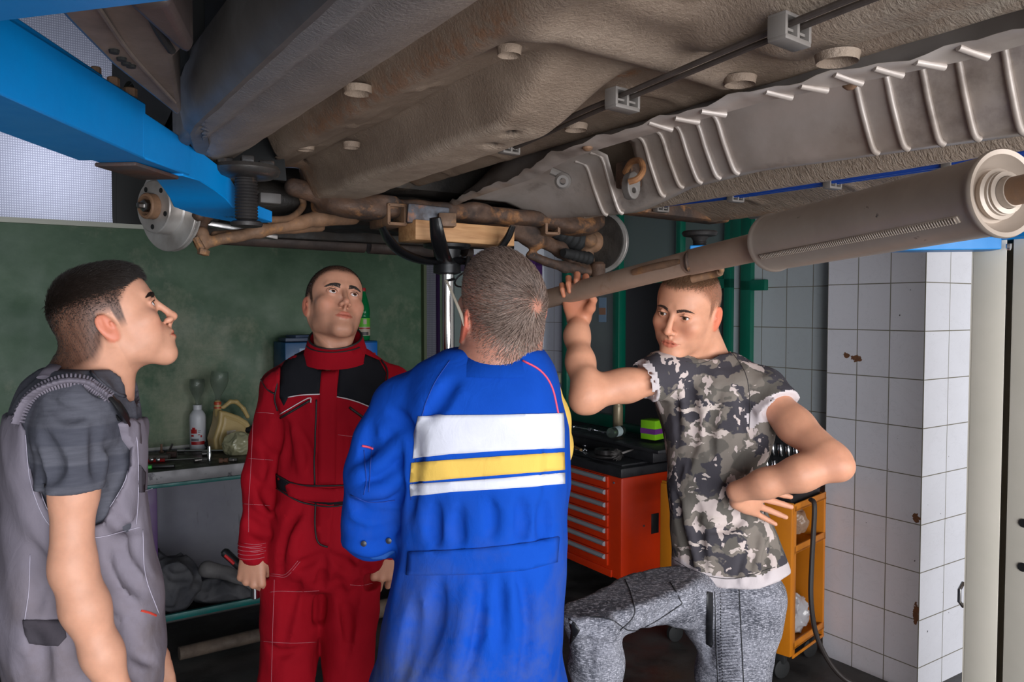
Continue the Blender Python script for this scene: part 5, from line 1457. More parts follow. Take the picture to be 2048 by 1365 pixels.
# engine and gearbox bottom, dark beam at the front
S = SDF(); rr = random.Random(5)
for i in range(26):
    S.ell(C(rr.uniform(.72, 1.95), rr.uniform(2.50, 2.86), rr.uniform(1.965, 2.03)), (rr.uniform(.05, .13), rr.uniform(.05, .1), rr.uniform(.03, .065)), None, .02)
S.loft([(C(.60, 2.7, 2.0), (0, 1, 0), (0, 0, 1), .16, .09), (C(2.0, 2.7, 2.0), (0, 1, 0), (0, 0, 1), .16, .09)], .02, power=5)
lump('engine_underside', S, C(.42, 2.34, 1.82), C(2.2, 3.0, 2.16), .014, M_grime, noise=.006, f=35)
MB().ring([C(.62, 2.96, 1.885), C(1.24, 2.98, 1.878)], .028, 14).ring([C(1.26, 2.98, 1.878), C(1.75, 3.0, 1.872)], .030, 14).build('front_crossbeam', rough_mat('dark_brown_beam', (.075, .050, .040), (.04, .028, .024), 10, (.5, .8), 0, .3), car)
MB().box(C(1.25, 2.93, 1.935), (1.35, .05, .10), bev=.01).build('front_panel', M_grime, car)
# heat shield in the tunnel
sv = np.linspace(0.25, 2.36, 90)
def sec(v, flare=0):
    uL_ = np.interp(v, [.3, .62, .94, 1.25, 1.49, 1.75, 1.95, 2.15, 2.36], [1.215, 1.235, 1.170, 1.155, 1.150, 1.205, 1.215, 1.245, 1.29])
    zL_ = np.interp(v, [.3, .62, .94, 1.25, 1.49, 1.75, 1.95, 2.15, 2.36], [2.0, 2.0, 2.0, 1.992, 1.985, 1.972, 1.968, 1.968, 1.968])
    uR_ = np.interp(v, [.3, .7, 1.3, 1.85, 2.36], [1.60, 1.60, 1.60, 1.65, 1.635])
    zR_ = np.interp(v, [.3, .7, 1.1, 1.35, 1.6, 1.72, 1.85, 2.0, 2.3, 2.36], [1.945, 1.95, 1.965, 1.975, 1.968, 1.945, 1.925, 1.93, 1.948, 1.95])
    top = np.interp(v, [.3, 1.8, 2.1, 2.36], [2.13, 2.12, 2.06, 2.0])
    w = .052 - .02 * st(v, 1.5, 1.9); sc = .35 + .65 * (1 - st(v, 2.2, 2.36))
    wav = .004 * math.sin(v * 34) + .003 * math.sin(v * 71 + 1)
    return [(uL_ - w * sc, zL_ + .006 + wav), (uL_ - w * sc * .5, zL_ + wav * .5), (uL_, zL_ - .002), (uL_ + .02, zL_ + .04 * sc), (uL_ + .05, top - .01), (uL_ + .09, top), (uR_ - .12, top), (uR_ - .075, top - .012), (uR_ - .045, (top + zR_) / 2), (uR_ - .012, zR_ + .012), (uR_ + .004, zR_), (uR_ + .045, zR_ + .002)]
secs = [sec(v) for v in sv]; K = len(secs[0])
vs = [C(a, v, z) for v, s_ in zip(sv, secs) for a, z in s_]
m = MB(); 
fs = []
for i in range(len(sv) - 1):
    if 1.74 < sv[i] < 1.85:
        js = [j for j in range(K - 1) if j not in (6, 7)]      # opening where the hanger shows
    else: js = range(K - 1)
    for j in js: fs.append((i * K + j, i * K + j + 1, (i + 1) * K + j + 1, (i + 1) * K + j))
m.add(vs, fs)
sh = m.build('heat_shield', M_shield, car, angle=60)
md = sh.modifiers.new('t', 'SOLIDIFY'); md.thickness = .0015
m = MB()
for v in (1.949, 1.876, 1.675, 1.595, 1.519, 1.447, 1.380, .991, .9234, .8497, .781, .70, .62, .54):
    s_ = sec(v); pth = [C(a - .003, v + .012 * (1 - i / 4), z - .002) for i, (a, z) in enumerate(s_[6:11])]
    pth = smooth_path(pth, 4)
    m.ring(pth, [.0050 + .002 * min(1, i / 6) for i in range(len(pth))], 8).build('pressed_rib', M_shield, sh, angle=60); m = MB()
for v in (.901, .839, .782, .72, 1.175, 1.105, .66, .60, 1.04):
    s_ = sec(v); m.ring([C(s_[0][0] + .006, v + .012, s_[0][1] - .003), C(s_[2][0] + .002, v - .006, s_[2][1] - .003)], [.0055, .0065], 8).build('pressed_rib', M_shield, sh, angle=60); m = MB()

# fasteners and the hanger bracket in the shield
for (px, py, z) in ((908, 417, 1.962), (1175, 297, 1.985), (1700, 172, 2.0)):
    q_ = Cz(px, py, z); MB().lathe([(.001, -.007), (.006, -.006), (.012, -.001), (.012, .003)], q_, n=14).build('shield_screw', M_rust_l, sh)
q_ = Cp(1262, 372, 2.22)
S = SDF(); S.func(lambda p, q_=arr(q_): np.maximum(np.maximum(np.linalg.norm((p - q_)[..., [0, 2]] * arr((1, .62)), axis=-1) - .024, np.abs((p - q_)[..., 1]) - .014), .008 - np.linalg.norm((p - q_ + arr((0, 0, .014)))[..., [0, 2]], axis=-1)), 'add', 0, q_ - Vector((.04, .03, .06)), q_ + Vector((.04, .03, .06)))
lump('rubber_hanger', S, q_ - Vector((.05, .04, .07)), q_ + Vector((.05, .04, .07)), .003, M_clip, 2, 0)
hk = smooth_path([Cp(1250, 345, 2.3), Cp(1262, 325, 2.25), Cp(1280, 322, 2.2), Cp(1286, 340, 2.17), Cp(1276, 357, 2.15), Cp(1258, 364, 2.16)], 6)
MB().ring(hk, .009, 10).build('rusty_hook', rough_mat('bright_rust', (.36, .16, .06), (.20, .09, .04), 30, (.6, .8), 0, .4), car)
MB().box(Cp(1258, 350, 2.35), (.05, .07, .08), bev=.008).build('hanger_bracket', M_rust, car)
q_ = Cp(1126, 362, 2.35)
MB().lathe([(.010, -.02), (.022, -.02), (.025, -.008), (.025, .012), (.018, .02), (.010, .02)], q_, (-.55, -.65, -.2), n=20, cap=False).ring([q_ + Vector((0, 0, .015)), q_ + Vector((-.03, .02, .03))], .012, 8).build('rubber_buffer', M_clip, car)
# brake lines, fuel lines and their clips
def clip(c, rz=0.0, s=1.0, nm='line_clip'):
    Rm = Matrix.Rotation(rz, 3, 'Z'); m = MB(); c = Vector(c)
    m.box(c + Vector((0, 0, -.016 * s)), (.050 * s, .022 * s, .006 * s), Rm, .0015)
    for dx in (-.023, 0, .023): m.box(c + Rm @ Vector((dx * s, 0, -.004 * s)), (.005 * s, .022 * s, .022 * s), Rm, .001)
    m.box(c + Vector((0, 0, .008 * s)), (.050 * s, .022 * s, .004 * s), Rm, .001)
    m.box(c + Rm @ Vector((0.0115 * s, 0, -.006 * s)), (.018 * s, .012 * s, .003 * s), Rm); m.box(c + Rm @ Vector((-.0115 * s, 0, -.006 * s)), (.018 * s, .012 * s, .003 * s), Rm)
    return m.build(nm, M_clip, car)
for off in (-.011, .012):
    pts = smooth_path([C(1.02 + off, 1.60, 2.010), C(1.005 + off, 1.52, 2.0), C(.955 + off, 1.20, 2.0), C(.941 + off, 1.072, 2.0), C(.898 + off, .686, 2.0), C(.885 + off, .40, 2.0), C(.88 + off, -.6, 2.0)], 5)
    MB().ring(pts, .0048, 8).build('brake_line', rough_mat('dusty_dark_line', (.055, .042, .036), (.09, .07, .06), 20, (.4, .6)), car)
clip(C(.941, 1.072, 2.0), 0.1, 1.25); clip(C(.898, .686, 2.0), .1, 1.25); clip(C(1.006, 1.544, 2.003), .1, 1.0)
for off in (-.010, .012):
    MB().ring([C(1.86 + off, 2.02, 1.975), C(1.885 + off, 1.628, 1.968), C(1.90 + off, 1.3, 1.968), C(1.915 + off, .9, 1.968), C(1.93 + off, .2, 1.968)], .0075, 10).build('fuel_line', M_blueline, car)
for v, u in ((1.93, 1.868), (1.628, 1.886), (1.307, 1.901), (.996, 1.913)): clip(C(u, v, 1.968), .0, 1.05)
# rusty seam of the right sill and front jacking bits
MB().box(C(2.03, 2.02, 1.97), (.5, .10, .05), Matrix.Rotation(.1, 3, 'Z'), .01).build('sill_end_bracket', M_rust, car)
MB().box(Cp(538, 398, 2.25), (.06, .04, .03), bev=.004).build('sill_reinforcement', M_sill, car)

# ------------------------------------------------------------------ the exhaust that hangs loose
M_exh = rough_mat('dull_brown_exhaust', (0.42, 0.295, 0.22), (0.32, 0.22, 0.16), 5, (0.45, 0.6), 0.15, 0.12, 50, 0.002, c3=(0.27, 0.15, 0.09), c3_lim=(0.62, 0.74), c3_scale=12)
M_muf = rough_mat('dull_muffler_steel', (0.42, 0.345, 0.285), (0.32, 0.255, 0.205), 4, (0.36, 0.5), 0.2, 0.08, 50, 0.002, c3=(0.06, 0.05, 0.045), c3_lim=(0.68, 0.71), c3_scale=22)
pa, pb, pc = P(1080, 602, 2.26), P(1380, 525, 1.73), P(1545, 487, 1.50)
me0, me1 = P(1545, 486, 1.50), P(2003, 388, 1.02)
exh = empty('exhaust_pipe', me0, 0, 'loose brown exhaust with cylindrical silencer hanging below the car, held by the man in camouflage', 'exhaust')
def E_(p): return Vector(p) - me0
MB().ring([E_(pa), E_(pa + (pb - pa) * .5), E_(pb)], .0265, 24).build('front_pipe', M_exh, exh)
MB().ring([E_(pb - (pc - pb) * .0), E_(pb + (pc - pb) * .02), E_(pc + (me1 - me0) * .02)], [.0275, .0285, .0285], 24).build('centre_pipe', M_exh, exh)
ax = (me1 - me0); L = ax.length; axn = ax.normalized()
mf = MB().lathe([(.030, -.008), (.038, -.002), (.052, .002), (.0555, .000), (.0565, .004), (.0545, .010), (.0530, .016), (.0530, L - .014), (.0545, L - .008), (.0575, L - .003), (.0585, L + .002), (.0570, L + .006), (.051, L + .0045), (.046, L - .006), (.036, L - .016), (.030, L - .012), (.0285, L + .004), (.024, L + .006), (.022, L - .002), (.020, L + .02)], (0, 0, 0), axn, n=56).build('silencer', M_muf, exh, angle=40)
MB().ring([axn * (L - .01), axn * (L + .15)], .0185, 20).build('tail_pipe', rough_mat('orange_stained_pipe', (.24, .15, .10), (.33, .17, .08), 18, (.5, .7), .2, .3), exh)
MB().lathe([(.0270, L - .010), (.0330, L - .008), (.0335, L - .002), (.0270, L + .001)], (0, 0, 0), axn, n=40, cap=False).lathe([(.0215, L + .004), (.0270, L + .005), (.0275, L + .009), (.0215, L + .010)], (0, 0, 0), axn, n=40, cap=False).build('pressed_end_rings', M_muf, mf, angle=40)
# welded seam along the silencer
dn = (Vector((0, 0, 0)) - me0); dn = (dn - axn * dn.dot(axn)); 
sd = axn.cross(Vector((0, 0, 1))).normalized(); upv = sd.cross(axn)
if sd.dot(Vector((0, 0, EYE)) - me0) < 0: sd = -sd
a_s = math.radians(-35); nv_ = (sd * math.cos(a_s) + upv * math.sin(a_s)).normalized()
m = MB(); m.box(axn * (L / 2) + nv_ * .0530, (L - .05, .011, .004), Matrix((axn, nv_.cross(axn), nv_)).transposed(), .0015)
for i in range(95):
    t = .03 + (L - .06) * i / 94
    m.box(axn * t + nv_ * .0555, (.0020, .009, .0026), Matrix((axn, nv_.cross(axn), nv_)).transposed())
m.build('welded_seam', M_muf, mf, angle=None)
# welded hanger rods with a rusty bend
g1 = [P(1268, 545, 1.86), P(1300, 536, 1.80), P(1350, 526, 1.74), P(1386, 522, 1.70)]
o = MB().ring([E_(q) for q in smooth_path(g1, 5)], .0085, 12).build('hanger_rod', M_rust_l, exh)
MB().lathe([(.020, -.006), (.024, 0), (.020, .008)], E_(P(1378, 524, 1.71)), (1, -.6, .1), n=12).build('weld_bead', M_rust, exh)
g2 = [P(1384, 559, 1.76), P(1425, 549, 1.73), P(1440, 545, 1.71), P(1442, 537, 1.70), P(1430, 533, 1.70), P(1412, 535, 1.70), P(1395, 530, 1.71)]
MB().ring([E_(q) for q in smooth_path(g2, 6)], [.0085] * 13 + [.0065] * 24, 12).build('hanger_rod', M_rust_l, exh)

# ------------------------------------------------------------------ lift: left arms, right post with arm
M_blue = rough_mat('worn_blue_paint', (0.0, 0.225, 0.60), (0.0, 0.195, 0.54), 5, (0.34, 0.5), 0, 0.06, c3=(0.012, 0.06, 0.12), c3_lim=(0.68, 0.72), c3_scale=14)
M_beige = rough_mat('beige_post_paint', (0.80, 0.73, 0.62), (0.74, 0.68, 0.57), 4, (0.35, 0.5), 0, 0.05, c3=(.10, .09, .08), c3_lim=(.76, .77), c3_scale=20)
M_padrub = rough_mat('worn_black_steel', (.045, .040, .038), (.022, .02, .02), 16, (.35, .6), .4, .3, c3=(.13, .08, .05), c3_lim=(.6, .7), c3_scale=20)
la = empty('car_lift', (-.66, .6, 1.93), 0, 'long blue lift arm reaching forward to the front pad under the sill at the left', 'lift arm')
def LA(p): return Vector(p) - Vector((-.66, .6, 1.93))
def hexa(name, pts, mat, par, bev=.003, sub=None):
    """beam between two end quads (8 points)"""
    m = MB(); m.add(pts, [(0, 1, 2, 3), (7, 6, 5, 4), (0, 4, 5, 1), (1, 5, 6, 2), (2, 6, 7, 3), (3, 7, 4, 0)])
    o = m.build(name, mat, par, angle=30)
    b_ = o.modifiers.new('b', 'BEVEL'); b_.width = bev; b_.segments = 2
    return o
def endq(pt, pb_, w, dirx=(-1, 0.06, 0)):
    d = Vector(dirx).normalized() * w
    return [LA(pt), LA(pb_), LA(pb_ + d), LA(pt + d)]
t0, b0 = P(-420, -175, .62), P(-420, 62, .62)
t1, b1 = P(292, 207, 1.40), P(292, 320, 1.40)
hexa('outer_tube', endq(Vector((-.60, .45, 1.982)), Vector((-.60, .45, 1.882)), .135) + endq(t1, b1, .125), M_blue, la)
# folded lip over the outer tube
hexa('top_plate', endq(Vector((-.592, .45, 1.995)), Vector((-.592, .45, 1.981)), .155) + endq(P(206, 150, 1.28), P(206, 157, 1.28), .14), M_blue, la, .002)
t2, b2 = P(380, 285, 1.60), P(380, 352, 1.60)
hexa('middle_tube', endq(P(285, 222, 1.385), P(285, 316, 1.385), .105) + endq(t2, b2, .095), M_blue, la)
pl = [(366, 284, 352, 1.57), (400, 302, 362, 1.66), (430, 325, 381, 1.73), (452, 343, 398, 1.78), (466, 365, 415, 1.82), (482, 390, 420, 1.85), (510, 408, 433, 1.90), (545, 422, 446, 1.96)]
vs = []; 
for i, (x, ya, yb, Y) in enumerate(pl):
    a = P(x, ya, Y); b_ = P(x, yb, Y); w = (.060, .090, .11, .125, .135, .14, .13, .09)[i]; d = Vector((-1, -.05, 0)) * w
    vs += [LA(a), LA(b_), LA(b_ + d), LA(a + d)]
m = MB(); fs = [(0, 1, 2, 3), (31, 30, 29, 28)]
for i in range(7):
    for j in range(4): fs.append((i * 4 + j, i * 4 + 4 + j, i * 4 + 4 + (j + 1) % 4, i * 4 + (j + 1) % 4))
m.add(vs, fs); o = m.build('end_plate', M_blue, la, angle=40); b_ = o.modifiers.new('b', 'BEVEL'); b_.width = .002
MB().box(LA(P(335, 345, 1.50) + Vector((-.055, 0, 0.002))), (.08, .15, .008), Matrix.Rotation(-.1, 3, 'Z'), .003).build('worn_wear_strip', rough_mat('bare_rusty_strip', (.10, .045, .030), (.06, .05, .05), 16, (.5, .8), .3, .4), la)
pdp = P(492, 345, 1.80)
pr = [(.020, 0.0)]; z0 = -.115
scr = MB().lathe([(.022, z0 - .01), (.034, z0 - .008), (.036, z0), (.030, z0 + .004), (.019, z0 + .006)] + [(.0235 + (.0025 if i % 2 else 0), z0 + .008 + i * .0035) for i in range(28)] + [(.024, -.012), (.024, 0)], LA(pdp), n=24).build('pad_screw', M_padrub, la, angle=25)
pd = MB().lathe([(.030, -.014), (.060, -.012), (.072, -.005), (.076, .004), (.072, .013), (.060, .013), (.056, .006), (.001, .006)], LA(pdp), n=36).build('lift_pad', rough_mat('polished_pad_rim', (.16, .15, .14), (.07, .06, .055), 12, (.22, .5), .8, .15), la, angle=40)
for a in range(4):
    an = a * math.pi / 2 + .4
    MB().box(LA(pdp) + Vector((math.cos(an) * .045, math.sin(an) * .045, .018)), (.035, .028, .022), Matrix.Rotation(an, 3, 'Z'), .004).build('rubber_block', M_padrub, pd)
for (x, y, Y, r, nm) in ((228, 168, 1.33, .007, 'M'), (262, 188, 1.36, .0085, 'M'), (294, 208, 1.42, .010, 'M')):
    MB().lathe([(r, -.02), (r, .012), (r * 1.25, .012), (r * 1.25, .026), (r, .028)], LA(P(x, y, Y)) + Vector((-.03, 0, 0)), n=10).build('locking_bolt', M_rust_l, la)
la2 = empty('car_lift', (-.95, .84, 1.93), 0, 'short dark blue lift arm crossing the top left corner of the view', 'lift arm')
def L2(p): return Vector(p) - Vector((-.95, .84, 1.93))
a_, b_ = Vector((-.96, .852, 0)), Vector((.02, .585, 0)); dd = (b_ - a_).normalized(); nn_ = Vector((dd.y, -dd.x, 0)) * .15
q0 = [a_ + Vector((0, 0, 1.978)), a_ + Vector((0, 0, 1.880)), a_ + nn_ + Vector((0, 0, 1.880)), a_ + nn_ + Vector((0, 0, 1.978))]
q1 = [q - a_ + b_ for q in q0]
hexa('arm_tube', [L2(q) for q in q0] + [L2(q - (q - b_) * 0 ) for q in q1], M_blue, la2)
MB().lathe([(.05, 0), (.05, .03), (.03, .032)], L2(Vector((.05, .50, 1.90))), n=24).build('lift_pad', M_padrub, la2)
# left post stands out of frame and carries both arms; right post in view
def post(u0, v0, label, flip):
    e = empty('lift_post', R(u0, v0, 0), ANG, label, 'lift post')
    s = -1 if flip else 1
    m = MB(); m.box((s * .002, .315, 1.3), (.004, .10, 2.6), bev=.001).box((s * .002, .11, 1.3), (.004, .27, 2.6), bev=.001)
    m.box((s * .10, .365, 1.3), (.20, .006, 2.6)).box((s * .10, -.03, 1.3), (.20, .006, 2.6)).box((s * .20, .17, 1.3), (.006, .40, 2.6))
    m.build('column', M_beige, e)
    MB().box((s * .06, .255, 1.3), (.01, .03, 2.6)).build('slot', M_pan_dark, e)
    MB().box((s * .12, .17, .01), (.36, .5, .02), bev=.003).build('base_plate', M_beige, e)
    return e
rp = post(2.62, .925, 'beige steel lift post with a dark slot at the right edge of the picture', False)
for z in (.944, .807): 
    MB().lathe([(.0135, 0), (.0135, .003), (.001, .003)], (-.002, .195, z + .02), (-1, 0, 0), n=18).build('post_hole', M_pan_dark, rp)
MB().box((-.02, .17, 1.852), (.05, .42, .022), bev=.003).box((.06, .26, 1.862), (.16, .14, .05), bev=.003).build('carriage', M_blue, rp)
MB().lathe([(.008, 0), (.008, .012), (.005, .02)], (-.03, .245, 1.822), (0, 0, -1), n=6).build('carriage_bolt', M_chrome, rp)
MB().ring([(.02, .380, .72), (.0, .382, .70), (.0, .382, .66), (.02, .380, .64)], .006, 8).build('post_bolt', M_chrome, rp)
a_, b_ = R(2.60, 1.20, 1.825) - R(2.62, .91, 0), P(1385, 500, 2.60) - R(2.62, .91, 0)
RI = Matrix.Rotation(-ANG, 3, 'Z'); a_ = RI @ a_; b_ = RI @ b_
d_ = (b_ - a_); dd = Vector((d_.x, d_.y, 0)).normalized(); nn_ = Vector((-dd.y, dd.x, 0)); up_ = Vector((0, 0, 1))
hexa('swing_arm', [a_ + nn_ * .05 + up_ * .02, a_ - nn_ * .05 + up_ * .02, a_ - nn_ * .05 - up_ * .02, a_ + nn_ * .05 - up_ * .02, b_ + nn_ * .05 + up_ * .012, b_ - nn_ * .05 + up_ * .012, b_ - nn_ * .05 - up_ * .012, b_ + nn_ * .05 - up_ * .012], M_blue, rp)
q_ = RI @ (P(1406, 468, 2.63) - R(2.62, .91, 0))
MB().lathe([(.021, -.085)] + [(.0215 + (.0015 if i % 2 else 0), -.08 + i * .004) for i in range(16)] + [(.03, -.01), (.055, -.006), (.060, .004), (.055, .010), (.001, .010)], q_, n=26).build('lift_pad', M_padrub, rp, angle=25)

# ------------------------------------------------------------------ transmission jack with the wood block
jk = empty('transmission_jack', (-.212, 2.554, 0), 0, 'chrome pole of a transmission jack with a black four-armed cradle', 'jack')
MB().ring([(0, 0, .03), (0, 0, 1.80)], .0235, 28).build('chrome_ram', new_mat('polished_chrome', (.75, .72, .70), .12, 1.0), jk)
MB().ring([(0, 0, .02), (0, 0, .95)], .042, 24).build('outer_cylinder', M_padrub, jk)
for k in range(4):
    an = k * math.pi / 2 + .6
    MB().ring([(0, 0, .07), (math.cos(an) * .34, math.sin(an) * .34, .04)], .022, 10).lathe([(.035, -.012), (.035, .012)], (math.cos(an) * .34, math.sin(an) * .34, .036), (math.sin(an), -math.cos(an), 0), n=16).build('foot', M_padrub, jk)
MB().lathe([(.030, 1.735), (.045, 1.740), (.045, 1.755), (.042, 1.79), (.045, 1.815), (.075, 1.822), (.078, 1.832), (.001, 1.832)], n=28).build('socket_collar', M_black, jk)
M_gloss = new_mat('gloss_black_enamel', (.008, .008, .009), .22)
def cradle(pts, w=.034):
    q_ = smooth_path([Vector(p) - Vector((-.212, 2.554, 0)) for p in pts], 6)
    MB().ring(q_, [w * (1 - .35 * (i / (len(q_) - 1)) ** 3) for i in range(len(q_))], 12, squash=(1.0, .38)).build('cradle_arm', M_gloss, jk)
cradle([P(900, 520, 2.55), P(850, 522, 2.50), P(805, 506, 2.46), P(778, 480, 2.43), P(764, 455, 2.42)])
cradle([P(905, 520, 2.55), P(950, 524, 2.54), P(990, 505, 2.53), P(1014, 478, 2.52), P(1026, 452, 2.51)])
cradle([P(898, 525, 2.54), P(887, 515, 2.43), P(877, 480, 2.34), P(870, 436, 2.31)], .026)
cradle([P(905, 515, 2.56), P(915, 510, 2.66), P(922, 490, 2.75), P(926, 470, 2.78)])
for (a, b_) in (((937, 515, 2.5), (930, 552, 2.47)), ((958, 515, 2.5), (938, 548, 2.47)), ((950, 520, 2.45), (968, 525, 2.42))):
    MB().ring([Vector(P(*a)) - Vector((-.212, 2.554, 0)), Vector(P(*b_)) - Vector((-.212, 2.554, 0))], .007, 8).build('adjuster_rod', M_black, jk)
wbk = MB().box((0, 0, 0), (.365, .125, .062), bev=.003).build('wood_block', M_wood, angle=30, label='raw wooden block lying in the black cradle under the rusty subframe', cat='wood block')
wbk.location = P(915, 470, 2.56); wbk.rotation_euler = (0, .012, ANG - .0)

# ------------------------------------------------------------------ people: shared bits
X3, Y3, Z3 = arr((1, 0, 0)), arr((0, 1, 0)), arr((0, 0, 1))
def cloth_mat(name, c1, c2, rough=0.85, weave=900, wb=0.12, dirt=None, dz=None, scale=4):
    m = new_mat(name, c1, rough); g = N(m); co = g.coord()
    c = g.mix(g.fr(g.noise(co, scale, 5, 0.6), 0.35, 0.65), c1, c2)
    if dirt:
        f = g.fr(g.noise(co, 5.5, 6, 0.65), 0.42, 0.66)
        if dz: f = g.math('MULTIPLY', f, g.fr(g.sep(co)[2], dz[0], dz[1]))
        c = g.mix(g.math('MULTIPLY', f, dirt[3]), c, dirt[:3])
    g.set(Base_Color=c, Normal=g.bump(g.noise(co, weave, 2), wb, 0.0012, g.bump(g.noise(g.mapping(co, (1, 1, .6)), 30, 4, .55, .6), 0.32, 0.006)))
    m.node_tree.nodes['Principled BSDF'].inputs['Sheen Weight'].default_value = 0.0
    m.node_tree.nodes['Principled BSDF'].inputs['Specular IOR Level'].default_value = 0.12
    return m
def trace(S, pts, far=3.2):
    O = arr((0, 0, EYE)); D = arr([Pray(a, b) for a, b in pts]); t = np.full(len(pts), 0.7)
    for _ in range(70):
        d = S.ev(O + D * t[:, None]); t = t + np.clip(d, -0.05, 0.12) * 0.85
    ok = (t < far) & (np.abs(S.ev(O + D * t[:, None])) < 0.01)
    return O + D * t[:, None], D, ok
def crease(S, pts, r=0.008, depth=0.6, mode='sub', k=0.014, step=10):
    """a fold pressed into (sub) or raised from (add) the cloth along photo pixels"""
    q = smooth_path([(a, b, 0) for a, b in pts], 4); q = [(v.x, v.y) for v in q]
    W, D, ok = trace(S, q)
    n = len(q); run = []
    for i in range(n):
        if not ok[i]: continue
        e = math.sin(math.pi * min(max(i / (n - 1), 0.0), 1.0)) ** 0.5
        run.append((W[i] - D[i] * r * (1 - depth) * (1 if mode == 'sub' else -1) - (D[i] * 0 if mode == 'sub' else 0), max(r * e, r * 0.25)))
    for i in range(len(run) - 1):
        if np.linalg.norm(run[i][0] - run[i + 1][0]) < 0.06:
            S.cone(run[i][0], run[i + 1][0], run[i][1], run[i + 1][1], k, mode)
def V3(v): return arr(v)
def st_(px, py, Y, hw, hd, lat=X3, fw=Y3):
    """station of a torso: centre pixel and depth, half width and half depth in metres"""
    return (V3(P(px, py, Y)), lat, fw, hw, hd)
def disp(S, amp, f, seed, sc=(1, 1, 1), ridge=True, lo=None, hi=None):
    sc = arr(sc)
    def fn(q):
        a = vnoise(q * sc, f, seed)
        return amp * ((np.abs(a) * 1.6 - 0.5) if ridge else a)
    S._op('dis', fn, lo, hi, 0)
def project(q):
    x = q[..., 0]; y = q[..., 1]; z = q[..., 2] - EYE
    d = y * math.cos(PITCH) - z * math.sin(PITCH); u = y * math.sin(PITCH) + z * math.cos(PITCH)
    d = np.maximum(d, 0.05)
    return np.stack([1024 + FPX * x / d, 682.5 - FPX * u / d], -1), d
def cut_px(S, poly, mode='sub', k=0.004, pred=None):
    poly = arr(poly)
    def fn(q):
        pp, d = project(q)
        r = poly_sd(pp, poly) * d / FPX
        if pred is not None: r = np.maximum(r, pred(q))
        return r
    S._op(mode, fn, None, None, k)
def shoe(parent, ankle, fwd, mat, name='shoe'):
    a = V3(ankle); f = V3(fwd) / np.linalg.norm(fwd); s = np.cross(f, Z3)
    S = SDF(); S.ell(a + f * .02 + Z3 * (-a[2] + .055), (.05, .06, .05), np.stack([s, f, Z3], 1), .03)
    S.loft([(a * (1, 1, 0) - f * .05 + Z3 * .04, s, Z3, .036, .036), (a * (1, 1, 0) + f * .08 + Z3 * .04, s, Z3, .045, .034), (a * (1, 1, 0) + f * .17 + Z3 * .03, s, Z3, .042, .024)], .03)
    S.plane((0, 0, .003), (0, 0, -1), 'sub')
    me, _ = np_mesh(name, [S.nets(a * (1, 1, 0) - .25 + Z3 * .25, a * (1, 1, 0) + .27, .008)])
    return link(name, me, mat, parent)
M_shoe = rough_mat('black_work_shoe', (.02, .019, .018), (.035, .03, .028), 8, (.4, .7))
def skin_mesh(H, parts, mat, head_parts, **tk):
    """parts: other (V, F); returns object and its head vertices"""
    me, V = np_mesh('person_skin', parts)
    return me, V
class Person:
    def __init__(s, name, base, label):
        s.root = empty(name, base, 0, label, 'person')
        s.inv = Vector(base)
    def fix(s):
        """children were modelled in world space: shift them under the root"""
        for o in s.root.children:
            o.location = Vector(o.location) - s.inv

def band(mb, c0, c1, rings, lat, fwd, n=40, thick=0.004, a0=0.0, a1=2 * math.pi, wav=None):
    """stand-up collar: rings = list of (t, rx, ry, tilt, dz); t runs from c0 to c1"""
    closed = abs(a1 - a0 - 2 * math.pi) < 1e-6
    N0 = n if closed else n + 1
    vs = []
    for sgn in (1, -1):
        for (t, rx, ry, tilt, dz) in rings:
            c = c0 + (c1 - c0) * t
            for k in range(N0):
                a = a0 + (a1 - a0) * k / n
                w = wav(a) if wav else 0
                p = c + lat * math.cos(a) * (rx + sgn * thick / 2) + fwd * math.sin(a) * (ry + sgn * thick / 2) + Z3 * (dz + tilt * math.sin(a) + w * t)
                vs.append(p)
    R_ = len(rings); fs = []
    for sidx in range(2):
        b = sidx * R_ * N0
        for i in range(R_ - 1):
            for k in range(n):
                l = (k + 1) % N0
                q = (b + i * N0 + k, b + i * N0 + l, b + (i + 1) * N0 + l, b + (i + 1) * N0 + k)
                fs.append(q if sidx == 0 else q[::-1])
    for i in (0, R_ - 1):
        for k in range(n):
            l = (k + 1) % N0
            fs.append((i * N0 + k, R_ * N0 + i * N0 + k, R_ * N0 + i * N0 + l, i * N0 + l))
    mb.add(vs, fs)
    # return the upper edge for piping
    return [Vector((Vector(vs[(R_ - 1) * N0 + k]) + Vector(vs[(2 * R_ - 1) * N0 + k])) / 2) for k in range(N0)]

# ================================================================== man in the red coverall
M_redc = cloth_mat('red_coverall_cotton', (0.32, 0.004, 0.012), (0.26, 0.003, 0.010))
M_blackc = cloth_mat('black_patch_cotton', (0.008, 0.008, 0.011), (0.012, 0.012, 0.015))
M_pipe = new_mat('black_piping', (0.010, 0.009, 0.010), 0.6)
M_stitch = new_mat('pale_pink_stitching', (0.50, 0.16, 0.20), 0.8)
M_wstitch = new_mat('white_stitching', (0.60, 0.52, 0.54), 0.8)
pc_ = Person('person', (P(665, 700, 2.12).x, 2.12, 0), 'young man in red coverall with black chest patches, looking up, holding a ratchet')
H = Head(P(669, 607, 2.12), (0.50, -0.80, 0.38), (0.0, 0.3, 1), 0.93, jaw=.93, cheek=.92, mouth=0.0016, chin=-0.001, ear=1.08, lip=1.05, eyeopen=1.05)
S = H.sdf(); H.neck(S, P(671, 728, 2.15), 0.060, 0.052)
for x in (-1, 1): S.cone(H.W((x * .052, -.02, -.055)), P(672 + (0 if x > 0 else 14), 715, 2.09), .014, .012, .02)
hv = S.nets(H.c - (.17, .17, .22), H.c + (.17, .17, .17), .0024, 1)
